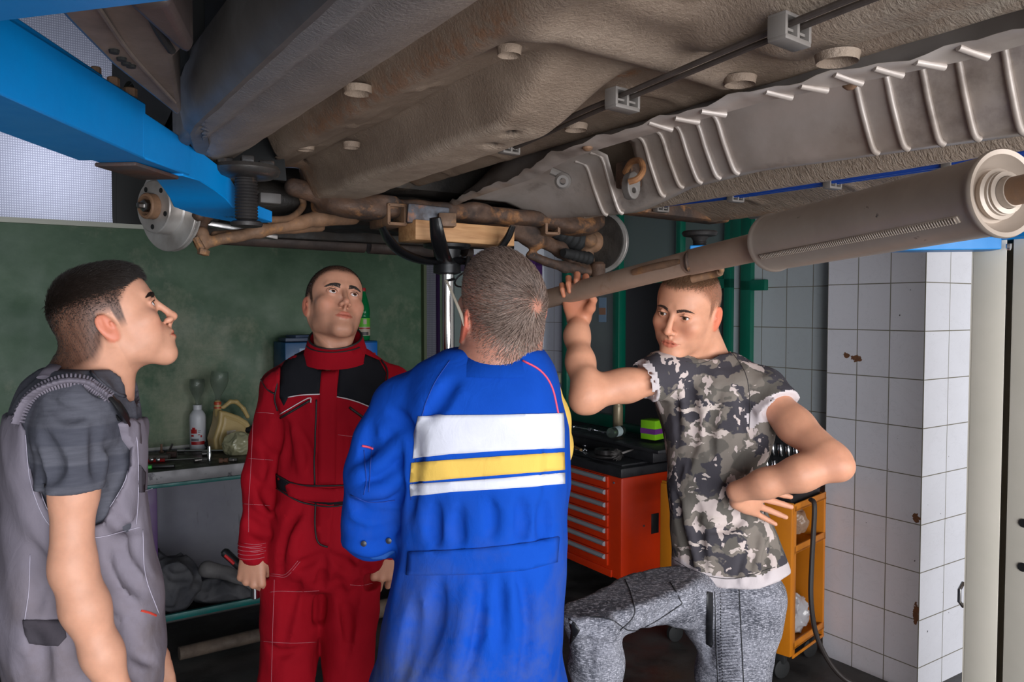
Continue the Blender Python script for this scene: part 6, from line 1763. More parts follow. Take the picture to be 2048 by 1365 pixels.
# arms and hands
wr = V3(P(508, 1098, 2.10))
SA = SDF(); SA.cone(P(510, 1075, 2.11), wr, .026, .025)
hR = hand(SA, wr, (-.06, -.10, -1), (.15, 1, 0), 1, [(1.0, 1.35, .9), (1.15, 1.4, .9), (1.25, 1.4, .9), (1.3, 1.4, .9)], 1.0, thumb=[(.034, .030, .014), (.045, .062, .022), (.030, .088, .030)])
av = SA.nets(wr - (.09, .09, .16), wr + (.09, .12, .12), .0028, 1)
wl = V3(P(776, 1092, 2.22))
SB = SDF(); SB.cone(P(784, 1060, 2.235), wl, .026, .025)
hand(SB, wl, (-.10, -.05, -1), (-.25, 1, 0), -1, [(.5, .7, .4), (.6, .8, .4), (.65, .8, .5), (.7, .8, .5)], 1.0)
bv_ = SB.nets(wl - (.11, .09, .22), wl + (.09, .13, .12), .0035, 1)
ST = SDF(); ST.loft([st_(671, 740, 2.15, .08, .05), st_(664, 850, 2.16, .10, .07), st_(652, 1050, 2.16, .09, .07)], .03)
ST.cone(P(572, 780, 2.15), P(532, 930, 2.14), .028, .022); ST.cone(P(532, 930, 2.14), P(510, 1085, 2.115), .020, .020)
ST.cone(P(778, 785, 2.17), P(812, 930, 2.22), .028, .022); ST.cone(P(812, 930, 2.22), P(780, 1070, 2.235), .022, .022)
tv = ST.nets(P(480, 1100, 2.0) - Vector((0, 0, 0)), P(870, 690, 2.34), .016, 0)
me, V = np_mesh('body', [hv, av, bv_, tv])
T = np.ones((len(V), 3)); T[:len(hv[0])] = H.tints(hv[0], hair=(0.075, 0.055, 0.05), fade=(-0.004, 0.016), beard=0.35, lip=(.84, .50, .50))
vcol(me, T)
sk1 = link('body', me, skin_mat('warm_skin', (0.52, 0.255, 0.165)), pc_.root)
nr = mesh_normals(me)[:len(hv[0])]
hb = bvh_of(me)
H.eyes(pc_.root, H.M @ arr((-.10, 1, .10)), (0.045, 0.02, 0.012)); H.lids(pc_.root, hb, MAT['buzz_hair']); H.brows(pc_.root, hb, MAT['dark_hair'], 300, thick=1.25)
H.strands(pc_.root, hv[0], nr, 1, lambda L: np.stack([L[:, 0] * 2, -L[:, 1] * 0 + .6, L[:, 2] * 0 - .3], 1), lambda L: 0.0045 + 0 * L[:, 0], lambda L: np.clip((H.hairline(L) - .002) / .012, 0, 1) * (np.abs(L[:, 0]) < .078), MAT['buzz_hair'], r=.00042, lift=.7, segs=2)
# coverall
S = SDF()
ly = arr((1, .10, 0)); ly /= np.linalg.norm(ly); fy = arr((-.10, 1, 0)); fy /= np.linalg.norm(fy)
S.loft([st_(670, 742, 2.15, .095, .070, ly, fy), st_(668, 778, 2.15, .150, .095, ly, fy), st_(664, 850, 2.16, .143, .112, ly, fy), st_(655, 930, 2.16, .122, .104, ly, fy), st_(650, 985, 2.16, .118, .100, ly, fy), st_(648, 1050, 2.16, .138, .112, ly, fy), st_(648, 1100, 2.16, .145, .112, ly, fy)], .045, power=2.4)
S.cone(P(640, 738, 2.15), P(562, 776, 2.14), .050, .058, .03); S.cone(P(700, 738, 2.15), P(782, 776, 2.17), .050, .058, .03)
S.chain([V3(P(560, 772, 2.14)), V3(P(535, 880, 2.13)), V3(P(520, 965, 2.13)), V3(P(511, 1050, 2.12)), V3(P(508, 1078, 2.11)), V3(P(508, 1108, 2.105))], [.058, .048, .046, .045, .043, .040], .018)
S.chain([V3(P(790, 772, 2.17)), V3(P(818, 890, 2.21)), V3(P(812, 980, 2.23)), V3(P(788, 1060, 2.24)), V3(P(778, 1100, 2.23))], [.058, .050, .046, .042, .036], .018)
S.chain([V3(P(588, 1100, 2.16)), V3(P(580, 1240, 2.15)), V3(P(575, 1385, 2.15)), V3(P(572, 1480, 2.15)), arr((P(572, 1480, 2.15).x, 2.2, .13))], [.092, .082, .078, .078, .075], .018)
S.chain([V3(P(708, 1100, 2.17)), V3(P(700, 1240, 2.18)), V3(P(692, 1385, 2.18)), V3(P(692, 1480, 2.18)), arr((P(692, 1480, 2.18).x, 2.22, .13))], [.086, .074, .068, .070, .070], .018)
S.plane(P(508, 1109, 2.10), (0, 0, -1), 'sub', 0, P(440, 1180, 1.98), P(556, 1109, 2.2)); S.plane(P(778, 1100, 2.22), (0, 0, -1), 'sub', 0, P(735, 1180, 2.1), P(840, 1100, 2.36))
S.cone(P(671, 725, 2.15), P(671, 690, 2.13), .058, .066, .004, 'sub')
for pts, r in (([(600, 1010), (570, 1080), (560, 1160)], .010), ([(700, 1010), (720, 1080), (735, 1150)], .010), ([(655, 1105), (610, 1130), (570, 1135)], .010), ([(655, 1105), (700, 1135), (738, 1145)], .010), ([(650, 1110), (640, 1200), (636, 1365)], .012),
               ([(560, 830), (575, 880), (570, 940)], .009), ([(590, 860), (615, 900), (620, 950)], .008), ([(690, 850), (700, 900), (690, 960)], .008), ([(520, 880), (545, 930), (530, 1000)], .008), ([(500, 950), (530, 985), (545, 1040)], .008), ([(490, 1040), (515, 1060), (538, 1075)], .008),
               ([(545, 800), (556, 860), (552, 930)], .010), ([(600, 1160), (580, 1220), (560, 1330)], .010), ([(720, 1160), (700, 1230), (690, 1340)], .012), ([(670, 1150), (690, 1220), (700, 1300)], .010), ([(530, 1290), (560, 1310), (600, 1300)], .008)):
    crease(S, pts, r * 1.5, .7)
for pts, r in (([(610, 1030), (590, 1090), (585, 1150)], .009), ([(700, 1040), (708, 1090), (715, 1150)], .009), ([(585, 850), (600, 900), (600, 950)], .008), ([(705, 870), (715, 920), (705, 965)], .008), ([(505, 1000), (525, 1020), (540, 1030)], .007)):
    crease(S, pts, r, .5, 'add', .016)
disp(S, .0080, 20, 3, (1, 1, .6)); disp(S, .0045, 46, 8, (1, 1, .7))
me, V = np_mesh('coverall', [S.nets((P(440, 700, 2.15).x, 1.96, .10), (P(880, 700, 2.15).x, 2.42, P(0, 690, 2.15).z), .0075, 1)])
cov = link('coverall', me, M_redc, pc_.root, angle=80)
B_ = bvh_of(me)
sew_patch('shoulder_patch', B_, [(612, 702), (646, 720), (641, 788), (600, 789), (577, 794), (568, 812), (560, 795), (561, 770), (562, 738), (575, 716)], M_blackc, cov, .0022, 7)
sew_patch('shoulder_patch', B_, [(681, 720), (726, 708), (758, 722), (772, 747), (768, 782), (745, 815), (705, 800), (673, 793)], M_blackc, cov, .0022, 7)
pl = sew_patch('zip_flap', B_, [(646, 716), (676, 716), (674, 800), (671, 968), (634, 968), (638, 800)], M_redc, cov, .004, 8)
sew_patch('fly_flap', B_, [(634, 1006), (668, 1008), (664, 1060), (658, 1092), (640, 1085), (633, 1060)], M_redc, cov, .004, 8)
bl = sew_patch('belt', B_, [(553, 948), (600, 975), (660, 980), (745, 968), (745, 1000), (660, 1012), (600, 1000), (556, 975)], M_blackc, cov, .004, 8)
sew_patch('belt_tab', B_, [(573, 972), (582, 966), (610, 972), (660, 978), (712, 972), (712, 1000), (660, 1005), (605, 1001), (580, 992)], M_redc, cov, .008, 8)
sew_patch('epaulet', B_, [(526, 760), (546, 744), (562, 734), (560, 760), (551, 785), (536, 778)], M_redc, cov, .006, 6)
sew_each('piping', B_, [[(525, 760), (536, 779), (551, 788)], [(560, 728), (556, 770), (552, 798), (558, 822)], [(633, 800), (631, 900), (630, 970)], [(632, 1006), (631, 1060), (638, 1086), (656, 1094)], [(555, 950), (600, 975), (640, 980)], [(556, 977), (600, 1003), (660, 1014), (715, 1004)], [(761, 722), (774, 745), (769, 785), (746, 818)], [(573, 972), (580, 965), (610, 971), (705, 971)]], .0024, .004, M_pipe, cov)
m = MB()
for a, b in (((562, 836), (620, 802)), ((699, 815), (734, 842))):
    sew_line(m, B_, [a, ((a[0] + b[0]) / 2, (a[1] + b[1]) / 2), b], .0035, .002)
m.build('chest_zip', M_pipe, cov, angle=None)
sew_each('white_piping', B_, [[(577, 795), (600, 791), (640, 789)], [(674, 794), (705, 801), (745, 816)], [(562, 828), (617, 797), (622, 806)]], .0016, .003, M_wstitch, cov)
sew_each('seam_stitching', B_, [[(510, 800), (506, 850), (503, 920), (498, 1000), (497, 1065)], [(508, 826), (530, 826), (548, 828)], [(497, 917), (520, 919), (546, 921)], [(486, 1008), (510, 1010), (540, 1012)], [(540, 1185), (560, 1183), (600, 1184), (638, 1182)], [(549, 1160), (546, 1250), (543, 1365)], [(522, 1283), (580, 1287), (632, 1285)],
            [(529, 1147), (552, 1149), (572, 1149), (596, 1122)], [(531, 1151), (552, 1153), (574, 1153), (600, 1124)], [(578, 742), (600, 722), (640, 716)], [(690, 725), (730, 742), (755, 738)], [(662, 800), (660, 880), (656, 965)], [(488, 1087), (510, 1090), (532, 1087)], [(488, 1095), (510, 1098), (532, 1095)], [(488, 1102), (510, 1105), (532, 1102)], [(700, 1170), (720, 1172), (745, 1168)], [(676, 870), (700, 873), (716, 872)]], .0006, .0006, M_stitch, cov)
m = MB()
c0 = V3(P(672, 716, 2.135)); c1 = V3(P(671, 675, 2.14))
top = band(m, c0, c1, [(0, .088, .080, -.024, 0), (.5, .079, .073, -.022, 0), (1.0, .071, .068, -.030, .0)], ly, -fy, thick=.005)
m.build('collar', M_redc, cov, angle=70)
MB().ring(top, .0030, 6, closed=True).build('collar_piping', M_pipe, cov)
m = MB(); top2 = band(m, c0, c1, [(.02, .091, .084, -.026, -.002), (.45, .085, .079, -.024, 0), (.75, .080, .075, -.024, .0)], ly, -fy, n=26, thick=.004, a0=.55, a1=2.75)
m.build('collar_tab', M_redc, cov, angle=70)
MB().ring(top2, .0024, 6).build('collar_piping', M_pipe, cov)
m = MB(); cf = P(508, 1098, 2.105)
m.lathe([(.036, -.022), (.041, -.021), (.042, 0), (.041, .024), (.036, .026), (.034, .0)], cf, (.02, -.02, 1), n=36)
cu = m.build('cuff', M_redc, cov, angle=60)
for dz in (-.016, -.005, .006, .017):
    MB().ring([Vector((cf.x + .0425 * math.cos(a), cf.y + .0425 * math.sin(a), cf.z + dz)) for a in [i * math.pi / 16 for i in range(32)]], .0007, 5, closed=True).build('cuff_stitching', M_stitch, cu)
shoe(pc_.root, (P(572, 1480, 2.15).x, 2.19, .1), (-.15, -1, 0), M_shoe); shoe(pc_.root, (P(692, 1480, 2.18).x, 2.21, .1), (.15, -1, 0), M_shoe)
pc_.fix()
# ratchet in his right hand
q0, q1, q2, q3 = P(446, 1102, 2.16), P(483, 1136, 2.15), P(506, 1162, 2.14), P(510, 1198, 2.13)
rt = empty('ratchet_handle', q1, 0, 'ratchet screwdriver with a black and red handle held by the man in red', 'tool')
MB().ring([q0 - q1, (q0 - q1) * .9, (q0 - q1) * .45, (q0 - q1) * .1, Vector((0, 0, 0))], [.009, .0145, .0135, .0145, .009], 12, squash=(1, .85)).build('grip', M_black, rt)
MB().ring([(q0 - q1) * .8 + Vector((0, -.0115, 0)), (q0 - q1) * .3 + Vector((0, -.0115, 0))], .0048, 8).build('grip_inlay', M_red, rt)
MB().ring([Vector((0, 0, 0)), q2 - q1, P(509, 1172, 2.135) - q1], .0045, 8).lathe([(.010, -.014), (.012, -.012), (.012, .02), (.009, .022)], P(510, 1182, 2.13) - q1, (0, 0, -1), n=14).build('shaft_with_socket', M_chrome, rt)

# ================================================================== man in the camouflage shirt
def camo_mat():
    m = new_mat('camouflage_jersey', (.17, .155, .13), 0.9); g = N(m); co = g.coord()
    w = g.n.new('ShaderNodeVectorMath'); w.operation = 'ADD'
    nz = g.n.new('ShaderNodeTexNoise'); nz.inputs['Scale'].default_value = 30; nz.inputs['Detail'].default_value = 4
    g.put(nz.inputs['Vector'], co)
    sc = g.n.new('ShaderNodeVectorMath'); sc.operation = 'SCALE'; g.put(sc.inputs[0], nz.outputs['Color']); sc.inputs['Scale'].default_value = 0.03
    g.put(w.inputs[0], co); g.put(w.inputs[1], sc.outputs[0]); cw = w.outputs[0]
    c = (0.185, 0.158, 0.135)
    c = g.mix(g.fr(g.noise(g.mapping(cw, (1, 1, 1), loc=(3, 1, 2)), 13, 2, .5), 0.50, 0.515), c, (0.115, 0.102, 0.088))
    c = g.mix(g.fr(g.noise(g.mapping(cw, (1, 1, 1.2), loc=(9, 4, 7)), 12, 3, .55), 0.53, 0.545), c, (0.055, 0.050, 0.058))
    c = g.mix(g.fr(g.noise(g.mapping(cw, (1.2, 1.2, .8), (0, .6, 0), loc=(1, 8, 5)), 15, 3, .6), 0.575, 0.585), c, (0.52, 0.43, 0.40))
    c = g.mix(g.fr(g.noise(g.mapping(cw, (.7, .7, 2.0), (0, .5, 0), loc=(5, 2, 9)), 17, 3, .6), 0.63, 0.64), c, (0.50, 0.42, 0.38))
    g.set(Base_Color=c, Normal=g.bump(g.noise(co, 900, 2), .1, .001, g.bump(g.noise(co, 22, 4, .5, .6), .35, .008)))
    m.node_tree.nodes['Principled BSDF'].inputs['Specular IOR Level'].default_value = 0.12
    return m
M_camo = camo_mat()
M_hem = cloth_mat('pale_pink_hem_jersey', (.56, .49, .49), (.50, .44, .44))
pd_ = Person('person', (P(1440, 700, 2.0).x, 2.0, 0), 'young man in camouflage T-shirt and grey jeans with one hand on the exhaust pipe')
H = Head(P(1375, 617, 2.04), (-.60, -.78, -.20), (.24, 0, 1), 0.98, nose=1.12, jaw=1.03, ear=1.10, mouth=0.0008, eyeopen=.88, cheek=.92, lip=.88, chin=.002)
S = H.sdf(); nb = V3(P(1402, 722, 2.10)); H.neck(S, nb, 0.062, 0.052)
S.cone(H.W((-.048, -.02, -.05)), P(1378, 728, 2.04), .016, .012, .025); S.cone(H.W((.048, -.02, -.05)), P(1372, 722, 2.05), .014, .011, .025)
S.cone(H.W((-.01, -.045, -.06)), P(1440, 742, 2.12), .042, .036, .04)
hv = S.nets(H.c - (.17, .17, .22), H.c + (.19, .19, .17), .0024, 1)
# raised right arm and hand on the pipe
wr = V3(P(1158, 641, 2.135))
SA = SDF(); SA.cone(P(1360, 756, 2.07), P(1318, 758, 2.015), .03, .038, .01); SA.chain([V3(P(1318, 758, 2.015)), V3(P(1255, 776, 1.99)), V3(P(1178, 792, 1.97))], [.036, .036, .034], .02)
SA.chain([V3(P(1172, 790, 1.97)), V3(P(1161, 725, 2.03)), V3(P(1154, 672, 2.10)), wr], [.033, .0325, .029, .0255], .035)
SA.ell(P(1176, 775, 1.97), (.024, .024, .045), None, .04); SA.cone(P(1163, 806, 1.965), P(1175, 803, 1.97), .024, .026, .03)
SA.ell(P(1250, 762, 1.99), (.06, .034, .03), None, .03)
hand(SA, wr, (-.10, .02, 1), (-.20, -1, 0), 1, [(.95, 1.25, .8), (.90, 1.3, .85), (.90, 1.3, .85), (.95, 1.3, .8)], 1.0, thumb=[(.036, .030, .022), (.048, .050, .042), (.046, .062, .062)])
av = SA.nets(P(1090, 840, 1.84) - Vector((.02, 0, .06)), P(1365, 540, 2.26), .0032, 1)
# left arm and hand on the hip
wl = V3(P(1474, 984, 1.88)); el = V3(P(1668, 930, 1.80))
SB = SDF(); SB.chain([V3(P(1532, 792, 2.0)), V3(P(1590, 852, 1.91)), V3(P(1650, 905, 1.82))], [.044, .041, .038], .03)
SB.chain([el, V3(P(1600, 948, 1.81)), V3(P(1530, 968, 1.84)), wl], [.036, .038, .031, .026], .03)
SB.cone(P(1683, 935, 1.79), P(1676, 926, 1.80), .024, .026, .035)
hl = hand(SB, wl + arr((.004, .012, -.016)), (.74, .42, -.24), (.35, -.95, -.1), -1, [(.1, .25, .15), (.12, .3, .15), (.15, .3, .2), (.15, .35, .2)], 0.92, spread=(.06, .0, -.10, -.22), thumb=[(.040, .030, .006), (.062, .050, .008), (.078, .070, .006)])
lv = SB.nets(Vector((.40, 1.60, 1.02)), P(1730, 760, 2.14), .0032, 1)
lat = arr((.93, -.30, 0)); lat /= np.linalg.norm(lat); fw = arr((.30, .93, 0)); fw /= np.linalg.norm(fw)
ST = SDF(); ST.loft([st_(1425, 765, 2.07, .09, .05, lat, fw), st_(1430, 900, 2.06, .07, .06, lat, fw), st_(1450, 1120, 2.04, .07, .06, lat, fw)], .04)
tv = ST.nets((P(1300, 0, 2).x, 1.86, 1.0), (P(1600, 0, 2).x, 2.3, 1.52), .016, 0)
me, V = np_mesh('body', [hv, av, lv, tv])
T = np.ones((len(V), 3)); T[:len(hv[0])] = H.tints(hv[0], hair=(0.36, 0.27, 0.22), fade=(0.0, 0.03), beard=0.0, cover=.85, ear=(1.05, .62, .55), lip=(.90, .55, .54))
k0 = len(hv[0]); k1 = k0 + len(av[0]); k2 = k1 + len(lv[0])
def hand_tint(Vh, w, rad=.10):
    d = np.linalg.norm(Vh - w, axis=1); m_ = np.clip((rad - d) / .05, 0, 1)[:, None]
    return (1 - m_) + m_ * arr((.80, .62, .55))
T[k0:k1] = hand_tint(V[k0:k1], wr + Z3 * .08, .11); T[k1:k2] = 1 - .12 * np.clip((1 - np.linalg.norm(V[k1:k2] - el, axis=1) / .06), 0, 1)[:, None] * arr((0, 1, 1))
vcol(me, T)
sk = link('body', me, skin_mat('tanned_skin', (0.60, 0.285, 0.175)), pd_.root)
nr = mesh_normals(me)[:k0]; hb = bvh_of(me)
H.eyes(pd_.root, H.M @ arr((.0, 1, .02)), (0.09, 0.045, 0.02)); H.lids(pd_.root, hb, MAT['dark_hair']); H.brows(pd_.root, hb, new_mat('brown_brow', (.05, .026, .018), .6), 280, thick=1.15)
H.strands(pd_.root, hv[0], nr, 2, lambda L: np.stack([L[:, 0] * 3, L[:, 1] * 0 + 1.0, L[:, 2] * 0], 1), lambda L: 0.004 + 0.016 * np.clip((L[:, 2] - .07) / .03, 0, 1), lambda L: np.clip((H.hairline(L) - .002) / .012, 0, 1) * np.clip((L[:, 2] - .062) / .02, 0.0, 1), MAT['fair_hair'], r=.00042, lift=.55)
H.strands(pd_.root, hv[0], nr, 1, lambda L: np.stack([L[:, 0] * 0, L[:, 1] * 0 - .4, L[:, 2] * 0 - 1], 1), lambda L: 0.0025 + 0 * L[:, 0], lambda L: .8 * np.clip((H.hairline(L) - .004) / .015, 0, 1) * (np.abs(L[:, 0]) < .079), new_mat('clipped_fair_hair', (.24, .15, .10), .6), r=.0003, lift=.6, segs=2)
# finger nails on the visible fingertips
m = MB()
for (tp, u, i) in hl['tips']:
    nn = -hl['n'] * 1.0; tp = Vector(tp) + Vector(nn) * .0062 - Vector(u) * .002
    m.box(tp, (.010, .008, .0016), Matrix((Vector(u), Vector(np.cross(nn, u)).normalized(), Vector(nn))).transposed(), .0007)
m.build('fingernails', new_mat('nail', (.62, .36, .28), .35), pd_.root)
# T-shirt
S = SDF()
S.loft([st_(1412, 748, 2.07, .100, .062, lat, fw), st_(1420, 782, 2.06, .142, .088, lat, fw), st_(1436, 860, 2.05, .134, .108, lat, fw), st_(1425, 950, 2.05, .108, .104, lat, fw), st_(1432, 1020, 2.05, .106, .102, lat, fw), st_(1450, 1095, 2.04, .126, .110, lat, fw), st_(1462, 1160, 2.03, .138, .115, lat, fw), st_(1466, 1230, 2.03, .14, .115, lat, fw)], .04, power=2.3)
S.cone(P(1385, 742, 2.06), P(1335, 750, 2.03), .050, .060, .03); S.cone(P(1440, 735, 2.08), P(1520, 782, 2.02), .055, .064, .03)
aR = V3(P(1283, 767, 2.0)); dR = V3(P(1255, 776, 1.99)) - V3(P(1335, 752, 2.02)); dR /= np.linalg.norm(dR)
aL = V3(P(1556, 830, 1.955)); dL = V3(P(1590, 852, 1.91)) - V3(P(1532, 792, 2.0)); dL = dL / np.linalg.norm(dL) + arr((.0, 0, -.25)); dL /= np.linalg.norm(dL)
S.sleeve(P(1335, 750, 2.03), P(1268, 770, 1.99), .062, .057, aR, dR, (P(1335, 752, 2.02), P(1255, 776, 1.99), .053), .02)
S.sleeve(P(1520, 782, 2.02), P(1572, 842, 1.93), .066, .072, aL, dL, (P(1532, 792, 2.0), P(1590, 852, 1.91), .062), .02)
S.cone(P(1398, 700, 2.08), P(1395, 735, 2.06), .080, .050, .004, 'sub')
def hemz(q):
    pp, d = project(q)
    return -((np.interp(pp[..., 0], [1330, 1360, 1400, 1440, 1480, 1520, 1560, 1590], [1132, 1143, 1168, 1180, 1183, 1178, 1160, 1140]) - pp[..., 1]) * d / FPX)
S._op('sub', lambda q: np.maximum(-hemz(q), 1.25 - 9 * 0 - q[..., 2] * 0 - 1.25 + (q[..., 2] - 1.15)), None, None, 0.0)
for pts, r in (([(1378, 760), (1385, 850), (1372, 950)], .010), ([(1348, 800), (1362, 880), (1355, 960)], .009), ([(1500, 900), (1470, 960), (1430, 1000)], .010), ([(1500, 1010), (1460, 1050), (1410, 1060)], .010), ([(1350, 990), (1362, 1060), (1375, 1130)], .011), ([(1390, 1000), (1398, 1070), (1410, 1150)], .008),
               ([(1520, 1060), (1500, 1110), (1480, 1160)], .009), ([(1480, 800), (1500, 840), (1510, 880)], .010), ([(1440, 780), (1420, 860), (1425, 920)], .008), ([(1545, 1080), (1535, 1120), (1530, 1160)], .007)):
    crease(S, pts, r * 1.4, .7)
for pts, r in (([(1362, 770), (1370, 860), (1362, 940)], .008), ([(1480, 1030), (1440, 1045), (1400, 1040)], .009), ([(1370, 1000), (1380, 1070), (1392, 1130)], .008), ([(1500, 1080), (1490, 1130), (1482, 1165)], .007)):
    crease(S, pts, r, .5, 'add', .016)
disp(S, .0060, 22, 13, (1, 1, .6)); disp(S, .0030, 46, 18, (1, 1, .7))
tsv = S.nets((P(1225, 0, 2).x, 1.76, P(0, 1190, 2.03).z), (P(1620, 0, 1.95).x, 2.30, P(0, 690, 2.1).z), .0052, 2)
me, V = np_mesh('camouflage_shirt', [tsv])
pp, _ = project(V)
hm = hemz(V); dsR = (V - aR) @ dR; dsL = (V - aL) @ dL
# the pale hems are the reverse of the cloth turned up
fc = np.zeros(len(me.polygons), dtype=np.int32); vi = np.zeros(len(me.loops), dtype=np.int32); me.loops.foreach_get('vertex_index', vi)
vi = vi.reshape(-1, 4)
def axd(V, a, b):
    a, b = arr(a), arr(b); d = (b - a) / np.linalg.norm(b - a); w = V - a
    return np.linalg.norm(w - (w @ d)[:, None] * d, axis=1)
nearR = (axd(V, P(1335, 752, 2.02), P(1255, 776, 1.99)) < .078) & (dsR < .008); nearL = (axd(V, P(1532, 792, 2.0), P(1590, 852, 1.91)) < .088) & (dsL < .008) & (np.linalg.norm(V - aL, axis=1) < .12)
pale = ((hm > -.030) & (pp[:, 1] > 1090)) | ((dsR > -.022) & nearR) | ((dsL > -.022) & nearL)
fc[pale[vi].sum(1) >= 2] = 1
me.materials.append(M_camo); me.materials.append(M_hem)
me.polygons.foreach_set('material_index', fc)
sh_ = link('camouflage_shirt', me, None, pd_.root, angle=80)
B_ = bvh_of(me)
sew_each('shirt_seams', B_, [[(1460, 700), (1490, 745), (1500, 800), (1498, 860)], [(1466, 690), (1480, 688), (1500, 700)], [(1372, 724), (1400, 728), (1440, 712), (1464, 692)], [(1345, 1118), (1400, 1148), (1470, 1158), (1550, 1135)]], .0009, .0006, new_mat('dark_seam', (.05, .045, .045), .8), sh_)
# jeans
M_jean = new_mat('grey_acid_denim', (.14, .14, .16), .85); g = N(M_jean); co = g.coord()
n1 = g.noise(g.mapping(co, (1, 1, 1), (0, .3, 0)), 11, 6, .65)
n2 = g.noise(g.mapping(co, (30, 30, 160), (0, .25, 0)), 4, 3, .6); n3 = g.noise(g.mapping(co, (160, 60, 30), (0, .25, 0)), 4, 3, .6)
c_ = g.mix(g.fr(n1, .36, .64), (.060, .062, .076), (.21, .21, .24))
c_ = g.mix(g.fr(n2, .50, .62, 0, .85), c_, (.48, .47, .52)); c_ = g.mix(g.fr(n3, .52, .64, 0, .7), c_, (.030, .032, .042))
g.set(Base_Color=c_, Normal=g.bump(n2, .25, .0015, g.bump(g.noise(co, 22, 4, .5, .6), .45, .008)))
M_jean.node_tree.nodes['Principled BSDF'].inputs['Specular IOR Level'].default_value = .15
S = SDF()
S.loft([st_(1450, 1120, 2.05, .095, .080, lat, fw), st_(1458, 1190, 2.04, .122, .096, lat, fw), st_(1455, 1235, 2.03, .125, .10, lat, fw)], .04)
kn = V3(P(1186, 1226, 1.70))
S.chain([V3(P(1408, 1200, 2.01)), V3(P(1300, 1175, 1.86)), kn], [.082, .078, .066], .035)
S.chain([kn + arr((.004, .01, -.01)), V3(P(1193, 1330, 1.74)), V3(P(1200, 1480, 1.80)), V3(P(1206, 1600, 1.84))], [.062, .058, .052, .046], .025)
S.cone(P(1166, 1218, 1.68), P(1180, 1250, 1.68), .040, .040, .03)
S.chain([V3(P(1492, 1195, 2.04)), V3(P(1465, 1340, 2.03)), V3(P(1452, 1480, 2.02)), arr((P(1450, 1480, 2.02).x, 2.06, .12))], [.104, .092, .076, .055], .03)
for pts, r in (([(1340, 1130), (1290, 1180), (1280, 1230)], .010), ([(1400, 1180), (1340, 1225), (1270, 1240)], .010), ([(1210, 1180), (1240, 1220), (1250, 1260)], .010), ([(1150, 1240), (1200, 1260), (1240, 1280)], .009), ([(1390, 1200), (1410, 1260), (1420, 1330)], .010), ([(1150, 1290), (1190, 1300), (1230, 1290)], .008), ([(1160, 1200), (1200, 1215), (1235, 1200)], .008), ([(1170, 1260), (1175, 1300), (1180, 1350)], .007), ([(1340, 1160), (1350, 1200), (1345, 1230)], .008)):
    crease(S, pts, r * 1.3, .7)
disp(S, .0050, 24, 23); disp(S, .0028, 52, 28)
me, V = np_mesh('jeans', [S.nets((P(1100, 0, 1.7).x, 1.56, .1), (P(1590, 0, 2).x, 2.22, P(0, 1120, 2.05).z), .0085, 1)])
jn = link('jeans', me, M_jean, pd_.root, angle=80); B_ = bvh_of(me)
M_jdark = new_mat('black_zip_tape', (.008, .008, .010), .5); M_jseam = new_mat('black_seam', (.012, .012, .015), .7)
sew_patch('zip_pocket', B_, [(1413, 1184), (1424, 1186), (1426, 1290), (1424, 1296), (1412, 1288)], M_jdark, jn, .003, 6)
m = MB()
for i in range(31):
    y = 1190 + i * 6.3; x0 = 1433 + i * .25; x1 = 1476 + i * .20
    sew_line(m, B_, [(x0, y), ((x0 + x1) / 2, y - 2.5), (x1, y - 4.0)], .0022, .0010, n=6)
m.build('ribbed_panel', M_jean, jn, angle=None)
sew_each('trouser_seams', B_, [[(1429, 1184), (1431, 1260), (1436, 1365)], [(1478, 1180), (1482, 1260), (1487, 1365)], [(1440, 1186), (1442, 1270), (1446, 1365)], [(1250, 1160), (1262, 1190), (1268, 1230), (1240, 1262)], [(1340, 1165), (1360, 1200), (1355, 1215), (1270, 1262), (1220, 1240), (1160, 1232)]], .0013, .0008, M_jseam, jn)
sew_patch('side_zip', B_, [(1262, 1142), (1300, 1118), (1340, 1096), (1344, 1104), (1305, 1128), (1266, 1152)], M_jdark, jn, .003, 6)
sew_patch('knee_tear', B_, [(1137, 1238), (1150, 1246), (1160, 1262), (1150, 1278), (1140, 1290), (1142, 1262)], M_jdark, jn, .001, 5)
shoe(pd_.root, (P(1450, 1480, 2.02).x, 2.06, .1), (-.4, -1, 0), M_shoe)
ft = arr(P(1206, 1600, 1.84))
o = shoe(pd_.root, (ft[0], ft[1], .1), (-.5, -1, 0), M_shoe); o.location = (0, 0, ft[2] - .06)
pd_.fix()
o = empty('foot_stool', (ft[0] - .02, ft[1] - .04, 0), .4, 'low dark steel step below the frame that carries the raised foot', 'stool')
MB().box((0, 0, ft[2] - .085), (.30, .34, .04), bev=.006).build('top', M_padrub, o)
for sx in (-1, 1):
    for sy in (-1, 1): MB().box((sx * .12, sy * .14, (ft[2] - .10) / 2), (.03, .03, ft[2] - .10), bev=.003).build('leg', M_padrub, o)

